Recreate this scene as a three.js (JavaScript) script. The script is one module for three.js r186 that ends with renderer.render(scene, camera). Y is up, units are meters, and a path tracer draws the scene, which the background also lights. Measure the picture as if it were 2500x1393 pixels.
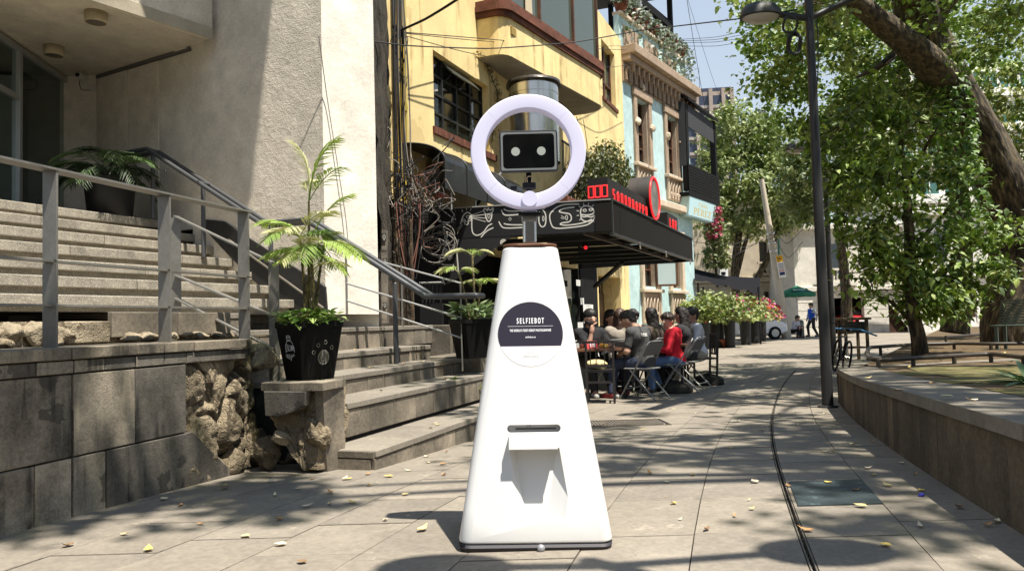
import * as THREE from 'three';
import { mergeGeometries, toCreasedNormals, mergeVertices } from 'three/addons/utils/BufferGeometryUtils.js';
import { RoundedBoxGeometry } from 'three/addons/geometries/RoundedBoxGeometry.js';
import { MarchingCubes } from 'three/addons/objects/MarchingCubes.js';
import { Brush, Evaluator, SUBTRACTION } from 'three-bvh-csg';

// ---------------------------------------------------------------- camera, sky, sun, exposure
const scene = new THREE.Scene();
const camera = new THREE.PerspectiveCamera(41.26, 1024 / 570, 0.05, 900);
camera.position.set(0, 0.92, 0);
camera.rotation.order = 'YXZ';
camera.rotation.set(0.048, 0, -0.028);
camera.updateMatrixWorld();
const renderer = new THREE.WebGLRenderer({ antialias: true });
renderer.toneMapping = THREE.LinearToneMapping;
renderer.toneMappingExposure = 2.05;
renderer.shadowMap.enabled = true;
const SUN = new THREE.Vector3(0.265, 0.927, 0.265).normalize();
const sun = new THREE.DirectionalLight(new THREE.Color(1, 0.945, 0.85), 5);
sun.position.set(6 + SUN.x * 60, SUN.y * 60, -8 + SUN.z * 60);
sun.target.position.set(6, 0, -8);
sun.castShadow = true; sun.shadow.radius = 1;
sun.shadow.mapSize.set(4096, 4096);
Object.assign(sun.shadow.camera, { left: -40, right: 40, top: 40, bottom: -40, near: 1, far: 140 });
scene.add(sun, sun.target);
{ // a clear sky, pale near the horizon
  const w = 256, h = 128, data = new Float32Array(w * h * 4);
  for (let j = 0; j < h; j++) {
    const el = (j + 0.5) / h * Math.PI - Math.PI / 2, t = Math.max(0, Math.sin(el));
    for (let i = 0; i < w; i++) {
      const k = 1 - Math.pow(1 - t, 1.25), o = (j * w + i) * 4;
      const th = 0.5 + 0.5 * Math.sin(i * 6.283 / w * 3 + 4 * t) * Math.sin(i * 6.283 / w * 5 + 9 * t);
      data[o] = 0.36 * (1 - k) + 0.13 * k + th * 0.02; data[o + 1] = 0.405 * (1 - k) + 0.205 * k + th * 0.015; data[o + 2] = 0.445 * (1 - k) + 0.34 * k + th * 0.01; data[o + 3] = 1;
    }
  }
  const t = new THREE.DataTexture(data, w, h, THREE.RGBAFormat, THREE.FloatType);
  t.mapping = THREE.EquirectangularReflectionMapping; t.magFilter = t.minFilter = THREE.LinearFilter; t.needsUpdate = true;
  scene.background = t; scene.environment = t;
  scene.backgroundIntensity = 1; scene.environmentIntensity = 1;
}

// ---------------------------------------------------------------- helpers
let seed0 = 7;
const rng = s => { let a = s >>> 0; return () => { a = a + 0x6D2B79F5 | 0; let t = Math.imul(a ^ a >>> 15, 1 | a); t = t + Math.imul(t ^ t >>> 7, 61 | t) ^ t; return ((t ^ t >>> 14) >>> 0) / 4294967296; }; };
const rnd = rng(12345);
const rr = (a, b) => a + (b - a) * rnd();
const V = (x, y, z) => new THREE.Vector3(x, y, z);
const taken = {};
const uniq = n => { const k = taken[n] = (taken[n] ?? -1) + 1; return k ? n + '_' + String(k).padStart(3, '0') : n; };
function thing(name, label, category, o = {}) {
  const g = new THREE.Group(); g.name = uniq(name); scene.add(g);
  g.userData = { label, category };
  if (o.group) g.userData.group = o.group;
  if (o.pos) g.position.copy(o.pos);
  if (o.turn) g.rotation.y = o.turn;
  return g;
}
function struct(name, geo, m) { const o = mesh(geo, m); o.name = uniq(name); o.userData.kind = 'structure'; scene.add(o); return o; }
const clean = g => { g = g.index ? g.toNonIndexed() : g; for (const k of Object.keys(g.attributes)) if (!['position', 'normal', 'uv', 'color'].includes(k)) g.deleteAttribute(k); if (!g.attributes.normal) g.computeVertexNormals(); if (!g.attributes.uv) uvs(g); g.morphAttributes = {}; return g; };
const join = a => Array.isArray(a) ? (a.length === 1 ? a[0] : mergeGeometries(a.map(clean))) : a;
function mesh(geo, m) { const o = new THREE.Mesh(join(geo), m); o.castShadow = o.receiveShadow = true; return o; }
function part(name, geo, m, parent, o = {}) {
  const p = mesh(geo, m); p.name = name; parent.add(p);
  if (o.label) p.userData.label = o.label; if (o.kind) p.userData.kind = o.kind;
  return p;
}
function solo(name, label, category, geo, m, o = {}) { // a thing that is one mesh
  const p = mesh(geo, m); p.name = uniq(name); scene.add(p); p.userData = { label, category };
  if (o.group) p.userData.group = o.group; if (o.kind) p.userData.kind = o.kind; if (o.pos) p.position.copy(o.pos); if (o.turn) p.rotation.y = o.turn;
  return p;
}
function copy(src, label, o = {}) { const c = src.clone(); c.name = uniq(src.name.replace(/_\d{3}$/, '')); c.userData = { ...src.userData, label: label || src.userData.label }; if (o.pos) c.position.copy(o.pos); if (o.turn !== undefined) c.rotation.y = o.turn; scene.add(c); return c; }
// uv in metres from the dominant axis of each face
function uvs(g, ox = 0, oy = 0) {
  const p = g.attributes.position, n = g.attributes.normal, u = new Float32Array(p.count * 2);
  const f = new THREE.Vector3(), A = V(), B = V(), C = V();
  const flat = !g.index;
  for (let i = 0; i < p.count; i++) {
    if (flat && i % 3 === 0) { A.fromBufferAttribute(p, i); B.fromBufferAttribute(p, i + 1); C.fromBufferAttribute(p, i + 2); f.copy(B.sub(A)).cross(C.sub(A)); } else if (!flat && n) f.fromBufferAttribute(n, i);
    const ax = Math.abs(f.x), ay = Math.abs(f.y), az = Math.abs(f.z), x = p.getX(i), y = p.getY(i), z = p.getZ(i);
    if (ay > ax && ay > az) { u[2 * i] = x + ox; u[2 * i + 1] = z + oy; } else if (ax > az) { u[2 * i] = z + ox; u[2 * i + 1] = y + oy; } else { u[2 * i] = x + ox; u[2 * i + 1] = y + oy; }
  }
  g.setAttribute('uv', new THREE.BufferAttribute(u, 2)); return g;
}
const box = (w, h, d, x = 0, y = 0, z = 0) => { const g = new THREE.BoxGeometry(w, h, d).toNonIndexed(); g.translate(x, y, z); return uvs(g, rnd() * 9, rnd() * 9); };
const bx = (x0, x1, y0, y1, z0, z1) => box(x1 - x0, y1 - y0, z1 - z0, (x0 + x1) / 2, (y0 + y1) / 2, (z0 + z1) / 2);
const rbox = (w, h, d, r, x = 0, y = 0, z = 0, s = 2) => { const g = new RoundedBoxGeometry(w, h, d, s, r); g.translate(x, y, z); return clean(uvs(g.index ? g.toNonIndexed() : g, rnd() * 9, rnd() * 9)); };
// a box with a small chamfer on the edges of its top/front; pieces that catch light
const cbox = (x0, x1, y0, y1, z0, z1, r = 0.006) => rbox(x1 - x0, y1 - y0, z1 - z0, r, (x0 + x1) / 2, (y0 + y1) / 2, (z0 + z1) / 2, 1);
const cyl = (r0, r1, h, x = 0, y = 0, z = 0, seg = 20, open = false) => { const g = new THREE.CylinderGeometry(r1, r0, h, seg, 1, open); g.translate(x, y + h / 2, z); return clean(g); };
const tube = (pts, r, seg = 8, n = 0, closed = false) => { const c = pts.length === 2 ? new THREE.LineCurve3(pts[0], pts[1]) : new THREE.CatmullRomCurve3(pts, closed, 'catmullrom', 0.3); return clean(new THREE.TubeGeometry(c, n || (pts.length === 2 ? 1 : pts.length * 5), r, seg, closed)); };
// straight pipe pieces with round elbows, capped
function pipe(pts, r, seg = 10, closed = false) {
  const out = []; const q = closed ? [...pts, pts[0]] : pts;
  for (let i = 0; i < q.length - 1; i++) { const a = q[i], b = q[i + 1], L = a.distanceTo(b), g = new THREE.CylinderGeometry(r, r, L, seg); g.applyQuaternion(new THREE.Quaternion().setFromUnitVectors(V(0, 1, 0), b.clone().sub(a).normalize())); g.translate((a.x + b.x) / 2, (a.y + b.y) / 2, (a.z + b.z) / 2); out.push(clean(g)); const s = new THREE.SphereGeometry(r, seg, 6); s.translate(b.x, b.y, b.z); out.push(clean(s)); }
  return mergeGeometries(out);
}
// a bar of rectangular section from a to b; w across (horizontal), h the other way
function bar(a, b, w, h) { const L = a.distanceTo(b), g = new THREE.BoxGeometry(w, h, L).toNonIndexed(); uvs(g, rnd() * 5, rnd() * 5); const m = new THREE.Matrix4().lookAt(b, a, Math.abs(b.clone().sub(a).normalize().y) > 0.99 ? V(1, 0, 0) : V(0, 1, 0)); m.setPosition(a.clone().add(b).multiplyScalar(0.5)); g.applyMatrix4(m); return g; }
// solid between a bottom quad and a top quad (each 4 points, same order)
function hexa(b, t) {
  const F = [[t[0], t[1], t[2], t[3]], [b[3], b[2], b[1], b[0]]];
  for (let i = 0; i < 4; i++) { const j = (i + 1) % 4; F.push([b[i], b[j], t[j], t[i]]); }
  const pos = []; for (const [p, q, r, s] of F) for (const v of [p, q, r, p, r, s]) pos.push(v.x, v.y, v.z);
  const g = new THREE.BufferGeometry(); g.setAttribute('position', new THREE.Float32BufferAttribute(pos, 3)); g.computeVertexNormals();
  // outward check
  g.computeBoundingBox(); return uvs(g, rnd() * 9, rnd() * 9);
}
// extruded outline in the x-y plane from z0 to z1
function plate(pts, z0, z1, bevel = 0, holes = []) {
  const s = new THREE.Shape(pts.map(p => new THREE.Vector2(p[0], p[1]))); for (const h of holes) s.holes.push(new THREE.Path(h.map(p => new THREE.Vector2(p[0], p[1]))));
  const g = new THREE.ExtrudeGeometry(s, { depth: z1 - z0 - 2 * bevel, bevelEnabled: bevel > 0, bevelSize: bevel, bevelThickness: bevel, bevelSegments: 1, bevelOffset: -bevel, curveSegments: 12 });
  g.translate(0, 0, z0 + bevel); return uvs(g.index ? g.toNonIndexed() : g, rnd() * 7, rnd() * 7);
}
const lathe = (pts, seg = 24) => clean(new THREE.LatheGeometry(pts.map(p => new THREE.Vector2(p[0], p[1])), seg));
const move = (g, x, y, z, ry = 0, rx = 0, rz = 0) => { const m = new THREE.Matrix4().makeRotationFromEuler(new THREE.Euler(rx, ry, rz, 'YXZ')); m.setPosition(x, y, z); g.applyMatrix4(m); return g; };
// an uneven stone: a subdivided ball pushed about by noise
const hash3 = (x, y, z) => { let h = Math.imul(x, 374761393) + Math.imul(y, 668265263) + Math.imul(z, 1274126177) | 0; h = Math.imul(h ^ h >>> 13, 1274126177); return ((h ^ h >>> 16) >>> 0) / 4294967296; };
function vn(x, y, z) { const i = Math.floor(x), j = Math.floor(y), k = Math.floor(z); let u = x - i, v = y - j, w = z - k; u = u * u * (3 - 2 * u); v = v * v * (3 - 2 * v); w = w * w * (3 - 2 * w); const L = (a, b, t) => a + (b - a) * t; return L(L(L(hash3(i, j, k), hash3(i + 1, j, k), u), L(hash3(i, j + 1, k), hash3(i + 1, j + 1, k), u), v), L(L(hash3(i, j, k + 1), hash3(i + 1, j, k + 1), u), L(hash3(i, j + 1, k + 1), hash3(i + 1, j + 1, k + 1), u), v), w); }
const fbm = (x, y, z, o = 4) => { let s = 0, a = 0.5, f = 1; for (let i = 0; i < o; i++) { s += a * vn(x * f, y * f, z * f); a /= 2; f *= 2.03; } return s; };
function rock(sx, sy, sz, seed, det = 3, amp = 0.35) { // broken stone: a ball cut by planes, then roughened
  const rg = rng(Math.floor(seed * 977) + 5); let g = new THREE.IcosahedronGeometry(1, det * 3 + 4); g.deleteAttribute('uv'); g.deleteAttribute('normal'); g = mergeVertices(g, 1e-4);
  const pl = Array.from({ length: 13 }, () => { const n = V(rg() * 2 - 1, rg() * 2 - 1, rg() * 2 - 1).normalize(); return [n, 0.62 + 0.34 * rg()]; });
  const p = g.attributes.position; const v = V();
  for (let i = 0; i < p.count; i++) { v.fromBufferAttribute(p, i); let r = 1.02; for (const [n, d] of pl) { const c = v.dot(n); if (c > 0.05) r = Math.min(r, d / c); } const f = fbm(v.x * 3.2 + seed, v.y * 3.2, v.z * 3.2 + seed, 4), f2 = fbm(v.x * 13 + seed, v.y * 13, v.z * 13, 2); v.multiplyScalar(r * (1 + amp * 0.9 * (f - 0.45) + 0.07 * (f2 - 0.4))); p.setXYZ(i, v.x * sx, v.y * sy, v.z * sz); }
  g.computeVertexNormals(); return uvs(g.toNonIndexed(), seed, seed);
}
// a box of broken masonry: faces pushed about by noise
function roughBlock(w, h, d, seed, amp = 0.05) { let g = new THREE.BoxGeometry(w, h, d, 22, 22, 18); g.deleteAttribute('uv'); g.deleteAttribute('normal'); g = mergeVertices(g, 1e-4); const p = g.attributes.position, v = V(); for (let i = 0; i < p.count; i++) { v.fromBufferAttribute(p, i); const n = V(v.x / w, v.y / h, v.z / d).multiplyScalar(2), k = Math.max(Math.abs(n.x), Math.abs(n.y), Math.abs(n.z)), l = n.length() || 1; const f = fbm(v.x * 6 + seed, v.y * 6, v.z * 6 + seed, 4), f2 = fbm(v.x * 22 + seed, v.y * 22, v.z * 22, 2); const cr = Math.max(0, 0.1 - Math.abs(fbm(v.x * 7 + seed * 3, v.y * 7 + 2, v.z * 7, 2) - 0.37)) / 0.1; const r = amp * 2.4 * (f - 0.5) + 0.03 * (f2 - 0.4) - amp * 0.9 * cr * cr; const q = 1 - 0.06 * Math.max(0, l / k - 1.15); p.setXYZ(i, v.x * q + n.x / l * r, v.y * q + n.y / l * r, v.z * q + n.z / l * r); } g.computeVertexNormals(); return uvs(g.toNonIndexed(), seed, seed); }
// ---- pixel of the photograph -> direction -> place on the ground, on a wall, or at a stated depth (metres in front of the camera)
const rot = new THREE.Matrix4().makeRotationFromEuler(camera.rotation);
const ray = (px, py) => { const v = V((px - 1250) / 1850, (696.5 - py) / 1850, -1).applyMatrix4(rot); return [v.x / -v.z, v.y / -v.z]; };
const gd = d => { const t = Math.min(1, Math.max(0, (d - 2) / 9)); return -0.27 * t * t * (3 - 2 * t); }; // the street falls a little
const at = (px, py, d) => { const [a, b] = ray(px, py); return V(a * d, 0.92 + b * d, -d); };
const onG = (px, py, h = 0) => { const [a, b] = ray(px, py); let d = 6; for (let i = 0; i < 120; i++) d = 0.5 * d + 0.5 * (gd(d) + h - 0.92) / b; return V(a * d, gd(d) + h, -d); };
const sx = d => 0.235 * d + 0.007 * d * d;            // the street bends: lines of constant c run X = c + sx(d)
const st = (c, d, h = 0) => V(c + sx(d), gd(d) + h, -d);
// an upright wall plane: x along it (away from the camera on the left side), y up (world height), z out of it
class Frame {
  constructor(X, d, dx, dd) { const l = Math.hypot(dx, dd); this.o = [X, d]; this.e = [dx / l, dd / l]; this.turn = Math.atan2(dd, dx); }
  hit(px, py, z = 0) { const [a, b] = ray(px, py), [ex, ed] = this.e, X = this.o[0] + z * ed, D = this.o[1] - z * ex; const t = (a * D - X) / (ex - a * ed), d = D + ed * t; return [t, 0.92 + b * d]; }
  x(px, z = 0, py = 500) { return this.hit(px, py, z)[0]; }
  w(x, y, z = 0) { const [ex, ed] = this.e; return V(this.o[0] + ex * x + ed * z, y, -(this.o[1] + ed * x - ex * z)); }
  put(g) { g.position.set(this.o[0], 0, -this.o[1]); g.rotation.y = this.turn; return g; }
  group(name, label, category, o) { return this.put(thing(name, label, category, o)); }
}
// ---- computed textures
function fbmTile(N, per, oct, seed, sx = 1, sy = 1) {
  const out = new Float32Array(N * N); let amp = 0.5;
  for (let o = 0; o < oct; o++) {
    const px = Math.max(1, Math.round(per * sx)), py = Math.max(1, Math.round(per * sy)), r = rng(seed * 31 + o * 7 + 1), lat = Float32Array.from({ length: px * py }, r);
    for (let j = 0; j < N; j++) { const y = j / N * py, j0 = y | 0; let v = y - j0; v = v * v * (3 - 2 * v); const a = (j0 % py) * px, b = ((j0 + 1) % py) * px; for (let i = 0; i < N; i++) { const x = i / N * px, i0 = x | 0; let u = x - i0; u = u * u * (3 - 2 * u); const i1 = (i0 + 1) % px; out[j * N + i] += amp * ((lat[a + i0] * (1 - u) + lat[a + i1] * u) * (1 - v) + (lat[b + i0] * (1 - u) + lat[b + i1] * u) * v); } }
    per *= 2; amp *= 0.55;
  }
  let lo = 9, hi = -9; for (const v of out) { lo = Math.min(lo, v); hi = Math.max(hi, v); } for (let i = 0; i < out.length; i++) out[i] = (out[i] - lo) / (hi - lo); return out;
}
function tex(N, size, fn, srgb = true) { // size in metres; fn(i, j, k) -> [r,g,b] 0..1
  const d = new Uint8Array(N * N * 4); for (let j = 0; j < N; j++) for (let i = 0; i < N; i++) { const k = j * N + i, c = fn(i, j, k); for (let q = 0; q < 3; q++) d[k * 4 + q] = Math.max(0, Math.min(255, c[q] * 255)); d[k * 4 + 3] = 255; }
  const t = new THREE.DataTexture(d, N, N); t.wrapS = t.wrapT = THREE.RepeatWrapping; t.magFilter = THREE.LinearFilter; t.minFilter = THREE.LinearMipmapLinearFilter; t.generateMipmaps = true; if (srgb) t.colorSpace = THREE.SRGBColorSpace; t.repeat.set(1 / size, 1 / size); t.needsUpdate = true; return t;
}
const canvasTex = (w, h, draw) => { const c = document.createElement('canvas'); c.width = w; c.height = h; const x = c.getContext('2d'); draw(x, w, h); const t = new THREE.CanvasTexture(c); t.colorSpace = THREE.SRGBColorSpace; t.magFilter = THREE.LinearFilter; return t; };
const mat = (c, rough = 0.8, o = {}) => new THREE.MeshStandardMaterial({ color: c, roughness: rough, ...o });
const L = (r, g, b) => new THREE.Color().setRGB(r, g, b ?? g);
const N1 = fbmTile(512, 4, 7, 3), N2 = fbmTile(512, 16, 5, 8), N3 = fbmTile(512, 128, 3, 5), NS = fbmTile(512, 24, 4, 9, 1, 0.08), NK = fbmTile(512, 20, 4, 33, 1, 0.28), NB = fbmTile(512, 6, 6, 21);
const mixc = (a, b, t) => a.map((v, i) => v + (b[i] - v) * t);
const T = {};
T.gray = tex(512, 1.7, (i, j, k) => { const v = 0.60 + 0.30 * (N1[k] - 0.5) + 0.22 * (N2[k] - 0.5) + 0.22 * (N3[k] - 0.5); return [v, v, v]; });
T.pave = tex(512, 2.6, (i, j, k) => { let v = 0.74 + 0.13 * (N1[k] - 0.5) + 0.07 * (N2[k] - 0.5) + 0.14 * (N3[k] - 0.5); const sp = N2[(k + 70000) % 262144] * 0.6 + N3[(k + 9000) % 262144] * 0.5; if (sp > 0.82) v += 0.1; if (sp < 0.24) v -= 0.12; return [v, v * 0.98, v * 0.95]; });
T.stain = tex(512, 1.3, (i, j, k) => { const s = NS[k], v = 0.55 + 0.42 * (N1[k] - 0.5) + 0.2 * (NB[k] - 0.5) + 0.2 * (N3[k] - 0.5); let c = [v, v * 0.965, v * 0.9]; const mk = Math.max(0, Math.min(1, (N1[(k + 40000) % 262144] - 0.42) * 4)); if (s > 0.6) c = mixc(c, [0.84, 0.8, 0.72], Math.min(1, (s - 0.6) * 3) * mk * (0.3 + 0.7 * N2[k])); if (s < 0.34) c = mixc(c, [0.17, 0.16, 0.15], Math.min(1, (0.34 - s) * 3.5) * mk); if (N1[(k + 131072) % 262144] < 0.3) c = mixc(c, [0.2, 0.19, 0.18], 0.5); if (N3[k] > 0.86) c = mixc(c, [0.12, 0.11, 0.1], 0.5); return c; });
T.blotch = tex(512, 1.9, (i, j, k) => { let v = 0.57 + 0.3 * (N1[k] - 0.5) + 0.26 * (NB[k] - 0.5) + 0.2 * (N3[k] - 0.5); const q = N2[(k + 51200) % 262144]; if (q > 0.7) v += 0.12 * (q - 0.7) / 0.3; if (N3[(k + 777) % 262144] > 0.88) v -= 0.2; return [v, v * 0.965, v * 0.905]; });
T.plaster = tex(512, 2.2, (i, j, k) => { const v = 0.92 + 0.13 * (N1[k] - 0.5) + 0.1 * (N2[k] - 0.5) + 0.12 * (N3[k] - 0.5); return [v, v * 0.985, v * 0.955]; });
T.lump = tex(512, 0.9, (i, j, k) => { const v = 0.5 * N2[k] + 0.5 * N3[k]; return [v, v, v]; }, false);
T.fine = tex(512, 0.5, (i, j, k) => { const v = 0.35 * N2[k] + 0.65 * N3[k]; return [v, v, v]; }, false);
T.big = tex(512, 3, (i, j, k) => { const v = 0.5 * N1[k] + 0.35 * N2[k] + 0.15 * N3[k]; return [v, v, v]; }, false);
T.rubble = tex(512, 0.8, (i, j, k) => { const t = NB[k]; let c = mixc([0.43, 0.40, 0.345], [0.69, 0.645, 0.565], t); c = mixc(c, [0.36, 0.32, 0.26], N2[k] > 0.62 ? 0.7 : 0.1 * N3[k]); return c.map(v => v + 0.2 * (N3[k] - 0.5)); });
T.terrazzo = tex(512, 0.6, (i, j, k) => { const s = N3[k], b = 0.60 + 0.2 * (N1[k] - 0.5); const v = s > 0.68 ? b + 0.26 : s < 0.3 ? b - 0.22 : b; return [v, v * 0.97, v * 0.91]; });
T.yellow = tex(512, 3.2, (i, j, k) => { const v = 0.93 + 0.14 * (N1[k] - 0.5) + 0.06 * (N3[k] - 0.5), s = NS[k]; let c = [v, v * 0.97, v * 0.93]; if (s > 0.6) c = mixc(c, [0.55, 0.48, 0.4], Math.min(0.6, (s - 0.6) * 2.6 * N2[k])); const pt = N1[(k + 90000) % 262144]; if (pt > 0.66 && N2[k] > 0.45) c = mixc(c, [1, 0.97, 0.9], 0.35); if (pt < 0.3) c = mixc(c, [0.72, 0.66, 0.58], 0.3); return c; });  // drip stains; the vertical streaks also paint streak shadows into the colour
T.bark = tex(512, 0.9, (i, j, k) => { const s = NB[(j * 512 + (i * 3) % 512)], w = NK[k]; const v = 0.42 + 0.62 * (w - 0.5) + 0.15 * (s - 0.5) + 0.2 * (N3[k] - 0.5); return [v * 1.02, v * 0.95, v * 0.82]; });
T.wood = tex(512, 0.9, (i, j, k) => { const w = NS[k]; const v = 0.6 + 0.5 * (w - 0.5) + 0.1 * (N3[k] - 0.5); return [v, v * 0.85, v * 0.66]; });
T.soil = tex(512, 1.4, (i, j, k) => { let c = mixc([0.33, 0.27, 0.2], [0.52, 0.44, 0.33], N1[k]); if (N2[k] > 0.6) c = mixc(c, [0.30, 0.32, 0.14], (N2[k] - 0.6) * 3); if (N3[k] > 0.74) c = mixc(c, [0.66, 0.55, 0.38], 0.7); return c; });
T.moss = tex(512, 1.5, (i, j, k) => { let c = mixc([0.34, 0.32, 0.2], [0.46, 0.44, 0.22], N1[k]); if (N2[k] > 0.55) c = mixc(c, [0.5, 0.47, 0.38], Math.min(1, (N2[k] - 0.55) * 5)); return c.map(v => v + 0.18 * (N3[k] - 0.5)); });
T.metalworn = tex(512, 0.8, (i, j, k) => { let c = mixc([0.26, 0.30, 0.31], [0.36, 0.41, 0.42], N1[k]); if (N2[k] * 0.6 + N3[k] * 0.5 > 0.72) c = mixc(c, [0.6, 0.68, 0.7], 0.6); if (N3[k] < 0.2) c = mixc(c, [0.2, 0.19, 0.17], 0.6); return c; });
const M = {};
const bump = (m, t, s) => { m.bumpMap = t; m.bumpScale = s; return m; };
M.pave = [0, 1, 2, 3].map(q => bump(mat(L(...[[0.42, 0.378, 0.318], [0.395, 0.357, 0.302], [0.41, 0.368, 0.31], [0.38, 0.344, 0.292]][q]), 0.85, { map: T.pave }), T.fine, 0.0025));
M.joint = mat(L(0.07, 0.062, 0.052), 1, { map: T.gray });
M.stone = [0, 1, 2].map(q => bump(mat(L(...[[0.92, 0.85, 0.74], [0.74, 0.685, 0.6], [0.36, 0.345, 0.325]][q]), 0.9, { map: T.stain }), T.fine, 0.004));
M.coping = bump(mat(L(0.66, 0.6, 0.51), 0.9, { map: T.stain }), T.fine, 0.004);
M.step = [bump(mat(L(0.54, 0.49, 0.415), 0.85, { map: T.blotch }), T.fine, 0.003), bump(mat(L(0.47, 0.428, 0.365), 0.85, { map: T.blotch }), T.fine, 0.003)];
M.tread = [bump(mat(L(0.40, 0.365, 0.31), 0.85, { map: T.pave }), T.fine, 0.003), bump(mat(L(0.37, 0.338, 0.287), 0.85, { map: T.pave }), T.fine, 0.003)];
M.terrazzo = bump(mat(L(0.74, 0.705, 0.64), 0.75, { map: T.terrazzo }), T.fine, 0.002);
M.darkslab = bump(mat(L(0.055, 0.055, 0.058), 0.6, { map: T.terrazzo }), T.fine, 0.002);
M.plaster = bump(mat(L(0.78, 0.72, 0.63), 0.95, { map: T.plaster }), T.lump, 0.02);
M.plasterfine = bump(mat(L(0.5, 0.46, 0.4), 0.95, { map: T.plaster }), T.fine, 0.004);
M.pillar = bump(mat(L(0.90, 0.86, 0.79), 0.95, { map: T.plaster }), T.big, 0.012);
M.roughwall = bump(mat(L(0.20, 0.185, 0.16), 1, { map: T.rubble }), T.lump, 0.04);
M.rubble = bump(mat(L(0.8, 0.745, 0.65), 1, { map: T.rubble }), T.lump, 0.02);
M.rubble2 = bump(mat(L(0.6, 0.55, 0.47), 1, { map: T.rubble }), T.lump, 0.02);
M.rubblelight = bump(mat(L(1.0, 0.96, 0.88), 1, { map: T.rubble }), T.lump, 0.012);
M.rail = mat(L(0.06, 0.062, 0.064), 0.45, { metalness: 0.1 });
M.flatbar = bump(mat(L(0.22, 0.215, 0.20), 0.5, { metalness: 0.3, map: T.plaster }), T.fine, 0.0006);
M.black = new THREE.MeshPhysicalMaterial({ color: L(0.010, 0.010, 0.011), roughness: 0.42, specularIntensity: 0.6 });
M.blackmatte = new THREE.MeshPhysicalMaterial({ color: L(0.010, 0.010, 0.0105), roughness: 0.85, specularIntensity: 0.3 });
M.potblack = bump(new THREE.MeshPhysicalMaterial({ color: L(0.007, 0.007, 0.007), roughness: 0.6, specularIntensity: 0.25, map: T.plaster }), T.fine, 0.0008);
M.glassdark = new THREE.MeshPhysicalMaterial({ color: L(0.02, 0.028, 0.028), roughness: 0.06, metalness: 0, ior: 1.5, reflectivity: 0.6 });
M.pane = new THREE.MeshPhysicalMaterial({ color: L(0.75, 0.82, 0.8), roughness: 0.02, transmission: 1, thickness: 0, ior: 1.5 });
M.alu = mat(L(0.42, 0.42, 0.40), 0.4, { metalness: 0.55 });
M.steel = mat(L(0.62, 0.6, 0.56), 0.24, { metalness: 1 });
M.white = mat(L(0.8, 0.8, 0.78), 0.5);
M.cable = mat(L(0.018, 0.017, 0.016), 0.6);
M.cableLight = mat(L(0.22, 0.195, 0.165), 0.6);
M.cableRed = mat(L(0.2, 0.085, 0.06), 0.6);
M.bark = bump(mat(L(0.5, 0.45, 0.36), 1, { map: T.bark }), T.bark, 0.03);
M.barkdark = bump(mat(L(0.5, 0.43, 0.33), 1, { map: T.bark }), T.bark, 0.03);
M.soil = bump(mat(L(0.62, 0.58, 0.5), 1, { map: T.soil }), T.lump, 0.02);
const leafMat = (r, g, b, tr = 0.35, rough = 0.5) => new THREE.MeshPhysicalMaterial({ color: L(r, g, b), roughness: rough, transmission: tr, thickness: 0, ior: 1.4 });
const M_leaf = leafMat(1, 1, 1, 0.5, 0.55);
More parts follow.
